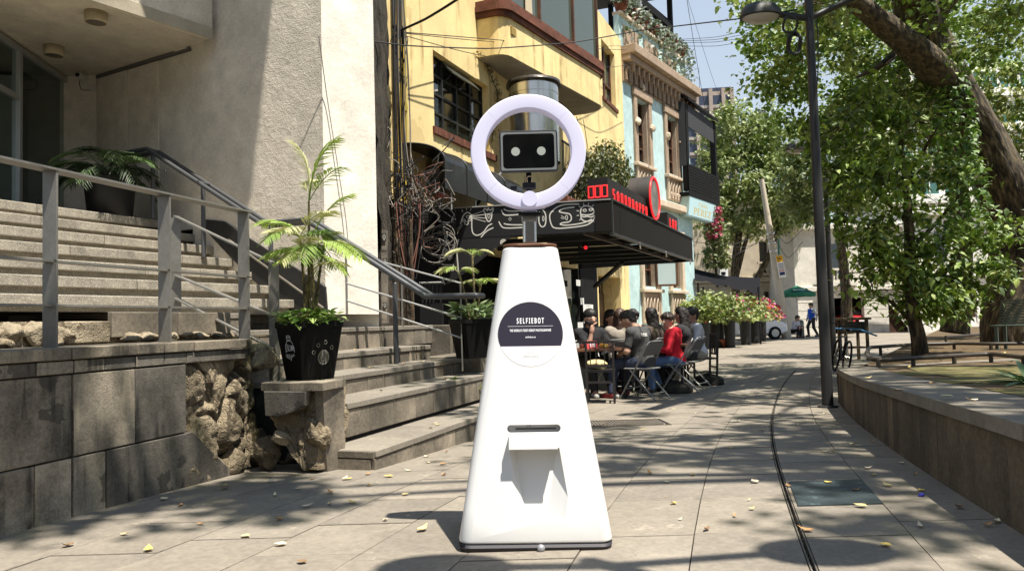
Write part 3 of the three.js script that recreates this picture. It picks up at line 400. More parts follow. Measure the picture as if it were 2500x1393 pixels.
// ---------------------------------------------------------------- left: concrete office building
const FC = new Frame(-4.3, 10.2, 2.03, -1.0), FPL = new Frame(-2.27, 9.2, 0.57, 0.4), FP = new Frame(-6.23, 11.3, 1.93, -1.1), FG = new Frame(-6.5, 9.6, -0.11, 1);
{
  const b = thing('office_building', 'grey concrete office building with deep shaded entrance and sunlit white pillar', 'building');
  const on = (f, n, geo, m, o) => f.put(part(n, geo, m, b, o));
  const soff = 4.82;
  // soffit slab
  { const P = [[-3.9, 9.9], [-4.3, 10.25], [-6.2, 11.4], [-6.9, 11.5], [-6.6, 6.4], [-6.3, 6.44]]; const s = new THREE.Shape(P.map(p => new THREE.Vector2(p[0], p[1]))); const g = new THREE.ExtrudeGeometry(s, { depth: 0.3, bevelEnabled: false }); g.rotateX(-Math.PI / 2); g.translate(0, soff, 0); part('soffit', uvs(g), bump(mat(L(0.66, 0.61, 0.52), 0.95, { map: T.plaster }), T.fine, 0.003), b); }
  // fascia along the front edge of the soffit
  { const a = V(-3.9, soff - 0.02, -9.9), c = V(-6.4, soff - 0.02, -6.3), f = new Frame(-3.9, 9.9, -2.5, -3.6); on(f, 'fascia', plate([[0, soff - 0.02], [4.3, soff - 0.02], [4.3, 9], [0, 9]], -0.02, 0.12, 0.01).rotateY(0), M.plaster); on(f, 'fascia_lip', bx(0.01, 4.3, soff - 0.05, soff + 0.1, -0.03, -0.021), mat(L(0.42, 0.38, 0.3), 0.9, { map: T.plaster }), b); }
  // shaded side wall of the entrance, in panels
  const PX = [230, 310, 385, 470].map(p => FP.x(p, 0, 350)); PX[0] = 0;
  for (let i = 0; i < 3; i++) on(FP, 'wall_panel', cbox(PX[i] + 0.004, PX[i + 1] - 0.004, 2.3, soff - 0.06, -0.1, -0.01 * i, 0.004), mat([L(0.76, 0.7, 0.615), L(0.78, 0.72, 0.63), L(0.74, 0.7, 0.62)][i], 0.85, { map: T.plaster }));
  on(FP, 'wall_backing', bx(-0.6, 2.4, 1.0, soff, -0.3, -0.11), M.blackmatte); on(FP, 'wall_trim', bx(0, 2.2, soff - 0.05, soff - 0.002, -0.1, 0.006), mat(L(0.12, 0.11, 0.1), 0.9));
  on(FP, 'door_knob', (() => { const g = new THREE.SphereGeometry(0.02, 12, 8); const [x, y] = FP.hit(402, 416, 0.02); g.translate(x, y, 0.015); return clean(g); })(), M.steel);
  { const g = bx(-6.75, -6.2, 2.3, soff - 0.002, -11.4, -11.28); part('end_wall', g, mat(L(0.76, 0.7, 0.615), 0.9, { map: T.plaster }), b); }
  // tall concrete wall and pillar
  const cw = 2.263; on(FC, 'concrete_wall', plate([[0, 0.9], [cw, 0.9], [cw, 9], [-0.35, 9], [-0.35, 4.8], [0, 4.8]], -0.3, 0), M.plaster);
  { const n = 60, pos = [], idx = []; for (let j = 0; j <= n; j++) for (let i = 0; i <= 24; i++) { const x = 0.0 + 0.7 * i / 24, y = 0.95 + 6 * j / n; pos.push(x, y, 0.012 * (fbm(x * 3, y * 2, 7) - 0.5)); if (i && j) { const a = (j - 1) * 25 + i - 1; idx.push(a, a + 1, a + 25, a + 1, a + 26, a + 25); } } const g = new THREE.BufferGeometry(); g.setAttribute('position', new THREE.Float32BufferAttribute(pos, 3)); g.setIndex(idx); g.computeVertexNormals(); on(FPL, 'pillar', uvs(g), M.pillar); on(FPL, 'pillar_core', bx(0.002, 0.7, 0.9, 9, -0.45, -0.01), M.pillar); }
  // dark skirting that climbs the wall with the steps
  { const h = (px, py) => FC.hit(px, py, 0.02); on(FC, 'skirting', plate([h(795, 700), h(800, 768), h(700, 765), h(560, 625), h(500, 560), h(500, 535), h(545, 540)], 0.004, 0.03, 0.004), M.darkslab); on(FC, 'skirting_edge', bar(V(...h(560, 585), 0.025), V(...h(792, 752), 0.025), 0.05, 0.02), M.tread[0]); }
  // unseen slab added above the frame, outlined to cast the entrance and wall shade
  { const e1 = FC.w(...FC.hit(665, 0)), e2 = FC.w(...FC.hit(610, 500)), H = 9.4; const up = p => [p.x + (H - p.y) * SUN.x / SUN.y, -(p.z + (H - p.y) * SUN.z / SUN.y)]; const q1 = up(e1), q2 = up(e2), dx = q1[0] - q2[0], dd = q1[1] - q2[1]; const P = [q2, [q1[0] + dx * 4, q1[1] + dd * 4], [-9, 13], [-12, 9], [-12, q2[1] - 2.4], [-4.4, q2[1] - 2.4], [-3.2, q2[1] + 0.02]]; const s = new THREE.Shape(P.map(p => new THREE.Vector2(p[0], p[1]))); const g = new THREE.ExtrudeGeometry(s, { depth: 3, bevelEnabled: false }); g.rotateX(-Math.PI / 2); g.translate(0, H, 0); part('shade_slab', uvs(g), M.plasterfine, b); }
  // glazing with aluminium frames
  const top = soff - 0.03, bot = 2.4; const gx = p => FG.x(p, 0, 400); const m1 = gx(41), m2 = gx(163);
  for (const x of [m1 - 2.6, m1 - 1.3, m1, m2]) on(FG, 'mullion', cbox(x - 0.04, x + 0.04, bot, top, -0.05, 0.05), M.alu);
  on(FG, 'top_frame', cbox(-3.4, m2 + 0.05, top - 0.075, top + 0.002, -0.055, 0.055), M.alu); on(FG, 'bottom_frame', cbox(-3.4, m2 + 0.05, bot, bot + 0.09, -0.055, 0.055), M.alu);
  on(FG, 'transom', cbox(-3.4, m1 - 0.045, 4.05, 4.13, -0.045, 0.045), M.alu);
  for (const [a, c] of [[m1 - 2.56, m1 - 1.34], [m1 - 1.26, m1 - 0.044], [m1 + 0.044, m2 - 0.044]]) on(FG, 'pane', bx(a, c, bot + 0.09, top - 0.08, -0.006, 0.0), M.pane);
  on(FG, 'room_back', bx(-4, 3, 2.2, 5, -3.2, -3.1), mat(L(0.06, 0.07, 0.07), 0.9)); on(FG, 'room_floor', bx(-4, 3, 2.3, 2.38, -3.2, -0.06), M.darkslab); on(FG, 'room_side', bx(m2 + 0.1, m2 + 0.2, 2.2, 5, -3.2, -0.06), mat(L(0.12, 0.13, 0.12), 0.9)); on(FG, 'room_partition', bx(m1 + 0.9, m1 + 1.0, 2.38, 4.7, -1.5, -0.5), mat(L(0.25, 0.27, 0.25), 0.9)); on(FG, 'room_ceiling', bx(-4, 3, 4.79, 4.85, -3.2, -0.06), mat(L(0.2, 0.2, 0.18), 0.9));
}
// ceiling lamps under the soffit
for (const [px, py, lab] of [[233, 30, 'round cream drum lamp under the soffit nearer its front edge'], [130, 113, 'round cream drum lamp under the soffit nearer the glass doors']]) {
  const [a, b] = ray(px, py), d = (4.82 - 0.92) / b, t = thing('ceiling_lamp', lab, 'lamp', { pos: V(a * d, 4.82, -d), group: 'drum lamps under the entrance soffit' });
  part('drum', lathe([[0, 0], [0.125, 0], [0.125, -0.125], [0.118, -0.135], [0.112, -0.125]], 28), mat(L(0.55, 0.47, 0.33), 0.6, { map: T.plaster }), t); part('lens', lathe([[0, -0.12], [0.11, -0.12], [0.11, -0.116], [0, -0.116]], 24), mat(L(0.12, 0.1, 0.08), 0.3), t);
}
{ const p = at(197, 188, 11.0), t = thing('security_camera', 'small boxy security camera on a bracket in the entrance corner', 'camera', { pos: p }); t.scale.setScalar(0.72);
  part('housing', rbox(0.12, 0.11, 0.26, 0.015), mat(L(0.5, 0.48, 0.42), 0.5), t); part('lens_window', box(0.085, 0.075, 0.01, 0, 0.005, 0.131), M.black, t); part('arm', [tube([V(0.02, -0.06, -0.02), V(0.08, -0.12, -0.05), V(0.17, -0.18, -0.12)], 0.018)], mat(L(0.5, 0.48, 0.42), 0.5), t); part('base', rbox(0.05, 0.12, 0.09, 0.01, 0.18, -0.19, -0.13), mat(L(0.5, 0.48, 0.42), 0.5), t); part('cable', tube([V(-0.05, 0.02, -0.1), V(-0.14, -0.06, -0.18), V(-0.1, -0.2, -0.2), V(0.1, -0.22, -0.18)], 0.008, 6), M.cable, t); }
// ---------------------------------------------------------------- palms and pots
// one frond: midrib and paired leaflets, in its own plane; grows along +x and droops
function frond(len, pairs, leaf, rise, droop, tw = 0.5) {
  const a = [], P = t => V(len * (t - 0.18 * droop * t * t), len * (rise * t - droop * t * t), 0), w = 0.012 + leaf * 0.06;
  a.push(tube([P(0), P(0.25), P(0.5), P(0.75), P(1)], 0.004 + len * 0.003, 4, 8));
  const pos = [];
  for (let i = 0; i < pairs; i++) { const t = 0.25 + 0.75 * i / (pairs - 1), p = P(t), dir = P(Math.min(1, t + 0.02)).sub(P(t - 0.02)).normalize(), L_ = leaf * (0.55 + 0.9 * Math.sin(Math.PI * Math.min(1, 0.25 + t * 0.7))) * rr(0.85, 1.1);
    for (const s of [-1, 1]) { const out = V(dir.x * 0.75, dir.y * 0.75 + rr(-0.25, 0.05), s * rr(0.75, 0.95)).normalize(), tip = p.clone().addScaledVector(out, L_).add(V(0, -L_ * 0.18 * droop - L_ * 0.1, 0)), mid = p.clone().addScaledVector(out, L_ * 0.4), n = V(0, 1, 0).cross(out).normalize().multiplyScalar(w * 0.5), lift = V(0, w * 0.35 * tw, 0);
      const q = [p, mid.clone().add(n).add(lift), mid.clone(), tip, mid.clone().sub(n).add(lift)];
      for (const [x, y, z] of [[0, 1, 2], [1, 3, 2], [0, 2, 4], [2, 3, 4]]) for (const v of [q[x], q[y], q[z]]) pos.push(v.x, v.y, v.z); } }
  const g = new THREE.BufferGeometry(); g.setAttribute('position', new THREE.Float32BufferAttribute(pos, 3)); g.computeVertexNormals(); a.push(uvs(g)); return mergeGeometries(a.map(clean));
}
const limbish = (pts, r0, r1) => { const c = new THREE.CatmullRomCurve3(pts), n = 14, g = new THREE.TubeGeometry(c, n, 1, 7), p = g.attributes.position; for (let i = 0; i <= n; i++) { const q = c.getPointAt(i / n), r = r0 + (r1 - r0) * i / n; for (let j = 0; j <= 7; j++) { const k = i * 8 + j; p.setXYZ(k, q.x + (p.getX(k) - q.x) * r, q.y + (p.getY(k) - q.y) * r, q.z + (p.getZ(k) - q.z) * r); } } return clean(g); };
// squarish tapered pot, corner edges slightly rounded
function squarePot(t, top, bot, h, m) {
  const ringp = (s, y) => { const r = []; const c = 0.03, k = s / 2; for (const [sx_, sz_] of [[1, 1], [-1, 1], [-1, -1], [1, -1]]) { const f = (sx_ * sz_ > 0); const p1 = [sx_ * k, sz_ * (k - c)], p2 = [sx_ * (k - c), sz_ * k]; r.push(...(f ? [p1, p2] : [p2, p1])); } return r.map(([x, z]) => V(x, y, z)); };
  const lv = [ringp(bot, 0), ringp(top - 0.012, h - 0.05), ringp(top + 0.004, h - 0.045), ringp(top + 0.004, h), ringp(top - 0.04, h), ringp(top - 0.06, h - 0.07)], pos = [];
  for (let i = 0; i < lv.length - 1; i++) for (let j = 0; j < 8; j++) { const a = lv[i][j], b = lv[i][(j + 1) % 8], c = lv[i + 1][(j + 1) % 8], d = lv[i + 1][j]; for (const v of [a, c, b, a, d, c]) pos.push(v.x, v.y, v.z); }
  const g = new THREE.BufferGeometry(); g.setAttribute('position', new THREE.Float32BufferAttribute(pos, 3)); g.computeVertexNormals(); part('pot', uvs(g), m, t);
  part('soil', box(top - 0.07, 0.02, top - 0.07, 0, h - 0.07, 0), M.soil, t);
}
// a flat leaf outline, folded along the middle
function leafGeo(l, w, fold = 0.25, n = 4) { const pos = []; const e = t => w * 0.5 * Math.sin(Math.PI * Math.pow(t, 0.75)); for (let i = 0; i < n; i++) { const t0 = i / n, t1 = (i + 1) / n, m0 = V(t0 * l, -0.25 * l * t0 * t0, 0), m1 = V(t1 * l, -0.25 * l * t1 * t1, 0); for (const s of [-1, 1]) { const a = V(m0.x, m0.y + fold * e(t0), s * e(t0)), b = V(m1.x, m1.y + fold * e(t1), s * e(t1)); const f = s > 0 ? [m0, m1, a, a, m1, b] : [m0, a, m1, a, b, m1]; if (i === 0) f.splice(0, 3, m0, s > 0 ? m1 : b, s > 0 ? b : m1), f.splice(3, 3); for (const v of f) pos.push(v.x, v.y, v.z); } } const g = new THREE.BufferGeometry(); g.setAttribute('position', new THREE.Float32BufferAttribute(pos, 3)); g.computeVertexNormals(); return uvs(g); }
const dummy = new THREE.Object3D();
function leaves(parent, name, geo, n, place, tint, m = M_leaf, o = {}) { // one part: many leaves
  const im = new THREE.InstancedMesh(geo, m, n), c = new THREE.Color(); im.name = name; im.castShadow = im.receiveShadow = true;
  for (let i = 0; i < n; i++) { const k = place(i, dummy); dummy.updateMatrix(); im.setMatrixAt(i, dummy.matrix); const [r, g, b] = tint(k ?? rnd(), i); im.setColorAt(i, c.setRGB(r, g, b)); }
  im.userData.kind = 'stuff'; parent.add(im); return im;
}
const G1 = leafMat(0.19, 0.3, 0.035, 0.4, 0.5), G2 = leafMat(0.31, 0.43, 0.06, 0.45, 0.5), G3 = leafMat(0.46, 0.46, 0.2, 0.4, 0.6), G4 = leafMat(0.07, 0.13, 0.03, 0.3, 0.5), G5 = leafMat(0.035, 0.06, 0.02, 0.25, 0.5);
const undergrowth = (t, h, r, n, l, rad, cols) => leaves(t, 'ground_cover', leafGeo(l, l * 0.62, 0.2), n, (i, o) => { const a = rnd() * 6.283, q = Math.sqrt(rnd()) * r, sq = V(Math.cos(a) * q * 1.25, 0, Math.sin(a) * q * 1.25); o.position.set(Math.max(-rad, Math.min(rad, sq.x)), h + rr(-0.02, 0.1) * (1.2 - q / r * 0.6), Math.max(-rad, Math.min(rad, sq.z))); o.rotation.set(rr(-0.5, 0.5), rnd() * 6.283, rr(-0.3, 0.7)); o.scale.setScalar(rr(0.6, 1.3)); }, k => cols[Math.floor(k * cols.length)]);
{
  const base = at(735, 930, 5.4), t = thing('potted_palm', 'tall palm in black tapered square pot with white graffiti on the pedestal', 'potted plant', { pos: V(base.x + 0.01, 0.543, base.z - 0.2), turn: Math.PI / 4 + 0.06 });
  squarePot(t, 0.375, 0.27, 0.425, M.potblack);
  // paint marker scrawls on the two visible faces: thin raised strokes
  const ink = mat(L(0.7, 0.7, 0.68), 0.7), ink2 = mat(L(0.32, 0.3, 0.27), 0.8); const th = Math.atan((0.375 - 0.27) / 2 / 0.42);
  const stroke = (face, pts, m, r = 0.0022, z0 = 0) => { const g = tube(pts.map(([x, y]) => V(x, y, 0)), r, 4, pts.length * 4); g.scale(1, 1, 0.4); g.applyMatrix4(new THREE.Matrix4().makeRotationX(th)); g.translate(0, 0, 0.137 + 0.002); const q = part('graffiti', g, m, t); if (face === 'L') { q.rotation.y = -Math.PI / 2; } return q; };
  const put = (g, face) => { const q = g; return q; };
  // left face looks along -x in the pot's axes, right face along +z
  const sc = 0.03; const tag = [[[-3.2, 0], [-3, 2.6], [-1.5, 4.4], [0.4, 4.7], [2.2, 4], [3.2, 2.2], [3.4, 0.2]], [[-2.6, 0.4], [-2.5, 3], [-1.4, 3.2], [-1.7, 1.9], [-1, 1], [-2.4, 0.6]], [[-0.4, 3], [-1, 2], [-0.6, 0.8], [0, 1]], [[0.3, 3], [0.4, 1.2], [1.1, 0.9], [1.2, 3]], [[1.5, 0.8], [1.6, 2.9], [2.3, 1], [2.5, 2.8]], [[2.9, 2.7], [2.6, 1.4], [3.1, 0.8], [3.4, 1.9], [2.9, 2.7]], [[-3.4, -0.6], [-2.6, -2], [-2, -0.4], [-1.4, -2.4], [-0.6, -0.5], [0.2, -3], [0.8, -0.6], [1.6, -1.8], [2.2, -0.4], [3.2, -1.2]], [[-1.6, 5], [-1.5, 6.8], [-0.6, 5.4], [0, 7], [0.5, 5.4], [1.3, 6.6], [1.2, 4.9], [-1.6, 5]]];
  for (const s of tag) stroke('L', s.map(([x, y]) => [x * 0.017, 0.2 + y * 0.019]), ink);
  const circ = (cx, cy, r, n = 10) => Array.from({ length: n + 1 }, (_, i) => [cx + r * Math.cos(i / n * 6.4) * 0.9, cy + r * Math.sin(i / n * 6.4)]);
  for (const r of [0.052, 0.043, 0.03, 0.018, 0.007]) stroke('R', circ(0.01, 0.16, r), ink2, 0.0016); for (const [x, y] of [[-0.075, 0.2], [-0.04, 0.25], [0.02, 0.27], [0.075, 0.23]]) stroke('R', circ(x, y, 0.014, 7), ink2, 0.0015);
  undergrowth(t, 0.42, 0.2, 260, 0.075, 0.2, [[0.18, 0.32, 0.04], [0.3, 0.46, 0.08], [0.4, 0.5, 0.12], [0.12, 0.22, 0.03]]);
  // stems
  const stems = [[0, 0, 0.02, -0.02, 1.2], [-0.04, 0.03, -0.03, 0.0, 0.85], [0.045, -0.02, 0.10, -0.05, 0.8], [0.02, 0.05, -0.06, 0.06, 0.75], [-0.03, -0.04, 0.02, 0.05, 0.68]]; const sm = mat(L(0.9, 0.85, 0.4), 0.8, { map: T.bark }), tops = [];
  for (const [x, z, tx, tz, h] of stems) { const p = V(x, 0.36, z), q = V(x + tx, 0.36 + h * 0.55, z + tz), r = V(x + tx * 1.6, 0.36 + h * 0.8, z + tz * 1.6); part('stem', limbish([p, p.clone().lerp(q, 0.5), q, r], 0.017, 0.008), sm, t); tops.push([r, h]); }
  const fg = [[0.42, 15, 0.14, 0.5, 0.55], [0.36, 13, 0.13, 0.25, 0.6], [0.45, 15, 0.13, 0.9, 0.5]].map(a => frond(...a)); const fm = [G1, G2, G3];
  const add = (p, yaw, pitch, s, gi, mi) => { const f = part('frond', fg[gi], fm[mi], t); f.position.copy(p); f.rotation.set(0, yaw, pitch, 'YXZ'); f.scale.setScalar(s); };
  for (const [i, [p]] of tops.entries()) { if (i === 0) continue; for (let k = 0; k < 4; k++) add(p, i * 1.7 + k * 1.62 + rr(-0.3, 0.3), rr(-0.15, 0.55), rr(0.8, 1.1), Math.floor(rnd() * 2), k === 2 ? 2 : (k + i) % 2); for (let k = 0; k < 2; k++) add(p.clone().add(V(0, -0.12 * k, 0)), i * 2.3 + k * 2.1, rr(0.1, 0.7), rr(0.55, 0.85), k % 2, (k + i) % 3); }
  const hi = tops[0][0]; add(hi, -0.7, 0.75, 1.15, 2, 1); add(hi, 2.3, 0.95, 1.0, 2, 2); add(hi, -1.4, 0.15, 0.9, 2, 0); add(hi, 0.8, 0.9, 0.7, 0, 2); add(hi.clone().add(V(0, -0.3, 0)), -0.5, 0.45, 1.05, 2, 1); add(hi.clone().add(V(0, -0.35, 0)), 1.8, 0.1, 0.9, 1, 1); add(hi.clone().add(V(0, -0.3, 0)), 3.6, 0.2, 0.9, 0, 2);
}
{
  const p = at(1155, 865, 8.5), t = thing('potted_shrub', 'young palm and leafy weeds in black square pot below the handrail end', 'potted plant', { pos: V(p.x, 0.532, p.z), turn: 0.5 });
  squarePot(t, 0.42, 0.3, 0.43, M.potblack);
  leaves(t, 'ground_cover', leafGeo(0.16, 0.075, 0.2), 110, (i, o) => { const a = rnd() * 6.283, q = Math.sqrt(rnd()) * 0.2; o.position.set(Math.cos(a) * q, 0.42 + rr(0, 0.14), Math.sin(a) * q); o.rotation.set(rr(-0.3, 0.3), -a + rr(-0.6, 0.6), rr(-0.1, 0.9)); o.scale.setScalar(rr(0.6, 1.25)); }, k => [[0.2, 0.3, 0.1], [0.28, 0.36, 0.16], [0.12, 0.2, 0.06]][Math.floor(k * 3)]);
  const fg = frond(0.3, 12, 0.12, 0.5, 0.7), sm = mat(L(1, 0.9, 0.55), 0.8, { map: T.bark });
  for (const [x, z, h, lx] of [[-0.03, 0, 0.55, -0.12], [0.03, 0.02, 0.75, -0.02], [0.08, -0.03, 0.42, 0.05]]) { part('stem', tube([V(x, 0.4, z), V(x + lx * 0.5, 0.4 + h * 0.6, z), V(x + lx, 0.4 + h, z)], 0.012, 6), sm, t); for (let k = 0; k < 4; k++) { const f = part('frond', fg, k % 2 ? G2 : G3, t); f.position.set(x + lx, 0.4 + h, z); f.rotation.set(0, 2.4 + k * 1.5 + x * 9, 0.35, 'YXZ'); f.scale.setScalar(rr(0.7, 1)); } }
}
{
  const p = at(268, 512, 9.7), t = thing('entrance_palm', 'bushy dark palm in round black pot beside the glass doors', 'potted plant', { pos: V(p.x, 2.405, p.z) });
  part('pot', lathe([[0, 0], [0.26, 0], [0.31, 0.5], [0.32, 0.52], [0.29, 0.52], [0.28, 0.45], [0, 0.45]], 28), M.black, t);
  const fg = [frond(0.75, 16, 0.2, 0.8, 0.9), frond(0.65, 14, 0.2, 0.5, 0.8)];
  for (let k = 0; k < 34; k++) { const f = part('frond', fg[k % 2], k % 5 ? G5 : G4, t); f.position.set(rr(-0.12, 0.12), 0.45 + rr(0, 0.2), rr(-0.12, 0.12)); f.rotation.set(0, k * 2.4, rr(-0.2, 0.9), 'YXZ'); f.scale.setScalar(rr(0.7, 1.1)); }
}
// ---------------------------------------------------------------- the robot
{
  const p = onG(1309, 1346), t = thing('photo_robot', 'white cone-shaped photo kiosk robot with tablet face inside a ring light', 'robot', { pos: V(p.x, p.y, p.z - 0.29) });
  t.rotation.z = -0.014;
  const zf = y => 0.29 - 0.1425 * (y - 0.028), Xh = y => 0.318 + (0.121 - 0.318) * (y - 0.028) / 1.228;
  const rr_ = (hx, hz, r, n = 7) => { const o = []; for (const [sx_, sz_, a0] of [[1, 1, 0], [-1, 1, 1], [-1, -1, 2], [1, -1, 3]]) for (let i = 0; i <= n; i++) { const a = (a0 + i / n) * Math.PI / 2; o.push([sx_ * (hx - r) + r * Math.cos(a), sz_ * (hz - r) + r * Math.sin(a)]); } return o; };
  function loft(levels) { const pos = [], idx = []; const n = levels[0].pts.length; for (const l of levels) for (const [x, z] of l.pts) pos.push(x, l.y, z); for (let i = 0; i < levels.length - 1; i++) for (let j = 0; j < n; j++) { const a = i * n + j, b = i * n + (j + 1) % n, c = a + n, d = b + n; idx.push(a, c, b, b, c, d); } const add = (l, flip) => { const c0 = pos.length / 3; pos.push(0, levels[l].y, 0); for (let j = 0; j < n; j++) { const a = l * n + j, b = l * n + (j + 1) % n; idx.push(...(flip ? [c0, a, b] : [c0, b, a])); } }; add(0, true); add(levels.length - 1, false); const g = new THREE.BufferGeometry(); g.setAttribute('position', new THREE.Float32BufferAttribute(pos, 3)); g.setIndex(idx); g.computeVertexNormals(); g.setAttribute('uv', new THREE.Float32BufferAttribute(new Float32Array(pos.length / 3 * 2), 2)); return g; }
  const lv = [], R = y => 0.05; lv.push({ y: 0.028, pts: rr_(Xh(0.03) - 0.012, zf(0.03) - 0.012, 0.045) }); lv.push({ y: 0.036, pts: rr_(Xh(0.036) - 0.003, zf(0.036) - 0.003, 0.048) });
  for (let i = 0; i <= 10; i++) { const y = 0.045 + (1.248 - 0.045) * i / 10; lv.push({ y, pts: rr_(Xh(y), zf(y), Math.min(R(y), Xh(y) - 0.02)) }); }
  lv.push({ y: 1.256, pts: rr_(Xh(1.256) - 0.008, zf(1.256) - 0.008, 0.05) });
  const white = new THREE.MeshPhysicalMaterial({ color: L(0.71, 0.705, 0.685), roughness: 0.35, clearcoat: 0.5, clearcoatRoughness: 0.18 });
  const ev = new Evaluator(); ev.attributes = ['position', 'normal']; ev.useGroups = false;
  const br = g => { const gg = g.clone(); gg.deleteAttribute('uv'); if (!gg.attributes.normal) gg.computeVertexNormals(); const b = new Brush(gg); b.updateMatrixWorld(); return b; };
  const q = (pts, dz) => pts.map(([x, y]) => V(x, y, zf(y) + dz));
  const orient = g => { g = mergeVertices(g.deleteAttribute('uv') && g.deleteAttribute('normal') ? g : g); g = g.toNonIndexed(); g.computeVertexNormals(); return g; };
  const recess = (() => { const o = q([[-0.112, 0.4], [0.107, 0.4], [0.152, 0.112], [-0.15, 0.112]], 0.02), n = q([[-0.085, 0.42], [0.098, 0.42], [0.055, 0.15], [-0.04, 0.15]], -0.042); return hexa([n[0], n[3], n[2], n[1]].reverse(), [o[0], o[3], o[2], o[1]].reverse()); })();
  const pill = (() => { const s = new THREE.Shape(), r = 0.0155, h = 0.096; s.absarc(h, 0, r, -Math.PI / 2, Math.PI / 2, false); s.absarc(-h, 0, r, Math.PI / 2, Math.PI * 1.5, false); const g = new THREE.ExtrudeGeometry(s, { depth: 0.06, bevelEnabled: false, curveSegments: 10 }); g.translate(0, 0, -0.03); return g; })();
  let A = br(loft(lv)); let bodyGeo;
  try { const fix = g => { const vol = (() => { const p = g.attributes.position; let s = 0; const a = V(), b = V(), c = V(); const ix = g.index; const N = ix ? ix.count : p.count; for (let i = 0; i < N; i += 3) { const [u, v, w] = [0, 1, 2].map(k => ix ? ix.getX(i + k) : i + k); a.fromBufferAttribute(p, u); b.fromBufferAttribute(p, v); c.fromBufferAttribute(p, w); s += a.dot(b.cross(c)); } return s; })(); if (vol < 0) { if (g.index) { const ar = g.index.array; for (let i = 0; i < ar.length; i += 3) { const k = ar[i]; ar[i] = ar[i + 1]; ar[i + 1] = k; } } else { const ar = g.attributes.position.array; for (let i = 0; i < ar.length; i += 9) for (let k = 0; k < 3; k++) { const v = ar[i + k]; ar[i + k] = ar[i + 3 + k]; ar[i + 3 + k] = v; } } g.computeVertexNormals(); } return g; };
    const body0 = fix(loft(lv)); A = br(body0);
    const r1 = ev.evaluate(A, br(fix(recess.clone())), SUBTRACTION); const pg = pill.clone(); pg.applyMatrix4(new THREE.Matrix4().makeRotationX(-0.1415)); pg.translate(0, 0.486, zf(0.486)); const r2 = ev.evaluate(r1, br(fix(pg.index ? pg : mergeVertices(pg))), SUBTRACTION); bodyGeo = r2.geometry; } catch (e) { console.log('csg', e.message); bodyGeo = loft(lv); }
  bodyGeo = toCreasedNormals(bodyGeo.index ? bodyGeo.toNonIndexed() : bodyGeo, 0.5); part('body', uvs(bodyGeo), white, t);
  part('base', loft([{ y: 0.0, pts: rr_(0.312, 0.285, 0.05) }, { y: 0.027, pts: rr_(0.316, 0.288, 0.05) }]).toNonIndexed(), mat(L(0.02, 0.018, 0.024), 0.6), t);
  part('caster', (() => { const g = new THREE.SphereGeometry(0.017, 14, 10); g.translate(0.02, 0.012, 0.287); return clean(g); })(), mat(L(0.3, 0.3, 0.32), 0.3, { metalness: 0.3 }), t);
  part('wooden_top', loft([{ y: 1.2565, pts: rr_(0.116, 0.11, 0.07) }, { y: 1.259, pts: rr_(0.12, 0.114, 0.072) }, { y: 1.269, pts: rr_(0.12, 0.114, 0.072) }, { y: 1.273, pts: rr_(0.115, 0.109, 0.07) }]).toNonIndexed(), mat(L(0.30, 0.15, 0.075), 0.5, { map: T.wood }), t);
  // printer slot and tray
  const onFace = (g, x, y, dz) => { g.applyMatrix4(new THREE.Matrix4().makeRotationX(-0.1415)); g.translate(x, y, zf(y) + dz); return g; };
  const slot = part('printer_slot', onFace(box(0.215, 0.034, 0.004), 0, 0.486, -0.026), mat(L(0.24, 0.24, 0.235), 0.5), t);
  part('slit', onFace(box(0.17, 0.005, 0.003), 0.008, 0.482, -0.0215), M.black, slot);
  const prt = canvasTex(128, 48, (c, w, h) => { c.fillStyle = '#8b8a86'; c.fillRect(0, 0, w, h); c.fillStyle = '#2b2440'; c.font = 'bold 40px sans-serif'; c.textAlign = 'center'; c.textBaseline = 'middle'; c.fillText('DNP', 64, 26); });
  part('lettering', onFace(new THREE.PlaneGeometry(0.034, 0.0115), -0.02, 0.4945, -0.0232), mat(0xffffff, 0.6, { map: prt }), slot);
  const tray = part('print_tray', onFace(rbox(0.2, 0.045, 0.075, 0.004), -0.006, 0.437, 0.012), white, t);
  part('tray_lip', onFace(plate([[-0.1, -0.02], [0.1, -0.02], [0.1, 0.008], [0.095, 0.017], [0.085, 0.02], [-0.08, 0.02], [-0.092, 0.014], [-0.1, 0]], 0, 0.008, 0.002), -0.006, 0.428, 0.05), white, tray);
  // round sticker
  const lab = canvasTex(1024, 1024, (c, w, h) => {
    c.fillStyle = '#dedddc'; c.fillRect(0, 0, w, h); c.fillStyle = '#262130'; c.fillRect(0, 0, w, 706);
    c.fillStyle = '#f4f3f5'; c.textAlign = 'center'; c.textBaseline = 'alphabetic';
    const cond = (s, x, y, size, k, wgt = 'bold') => { c.save(); c.translate(x, y); c.scale(k, 1); c.font = `${wgt} ${size}px sans-serif`; c.fillText(s, 0, 0); c.restore(); };
    { const ls = 'SELFIEBOT'.split(''), k = 0.56; c.font = 'bold 122px sans-serif'; const ws = ls.map(q => c.measureText(q).width * k + 11); let x = 512 - ws.reduce((a, b) => a + b, 0) / 2; for (const [i, ch] of ls.entries()) { cond(ch, x + ws[i] / 2, 345, 122, k); x += ws[i]; } }
    c.fillRect(152, 386, 720, 4); cond("THE WORLD'S FIRST ROBOT PHOTOGRAPHER", 512, 474, 54, 0.575); cond('selfiebot.co', 512, 574, 34, 0.85);
    c.fillStyle = '#6d6a6a'; cond('DISTRIBUTED BY', 512, 826, 20, 1, 'normal'); c.fillStyle = '#8a8788'; cond('AMIGDALA', 512, 890, 58, 0.86, 'normal');
  });
  const disc = new THREE.CircleGeometry(0.1385, 72); part('round_sticker', onFace(disc, -0.007, 0.878, 0.0009), mat(0xffffff, 0.45, { map: lab }), t, { label: 'round sticker, dark upper part with white lettering' });
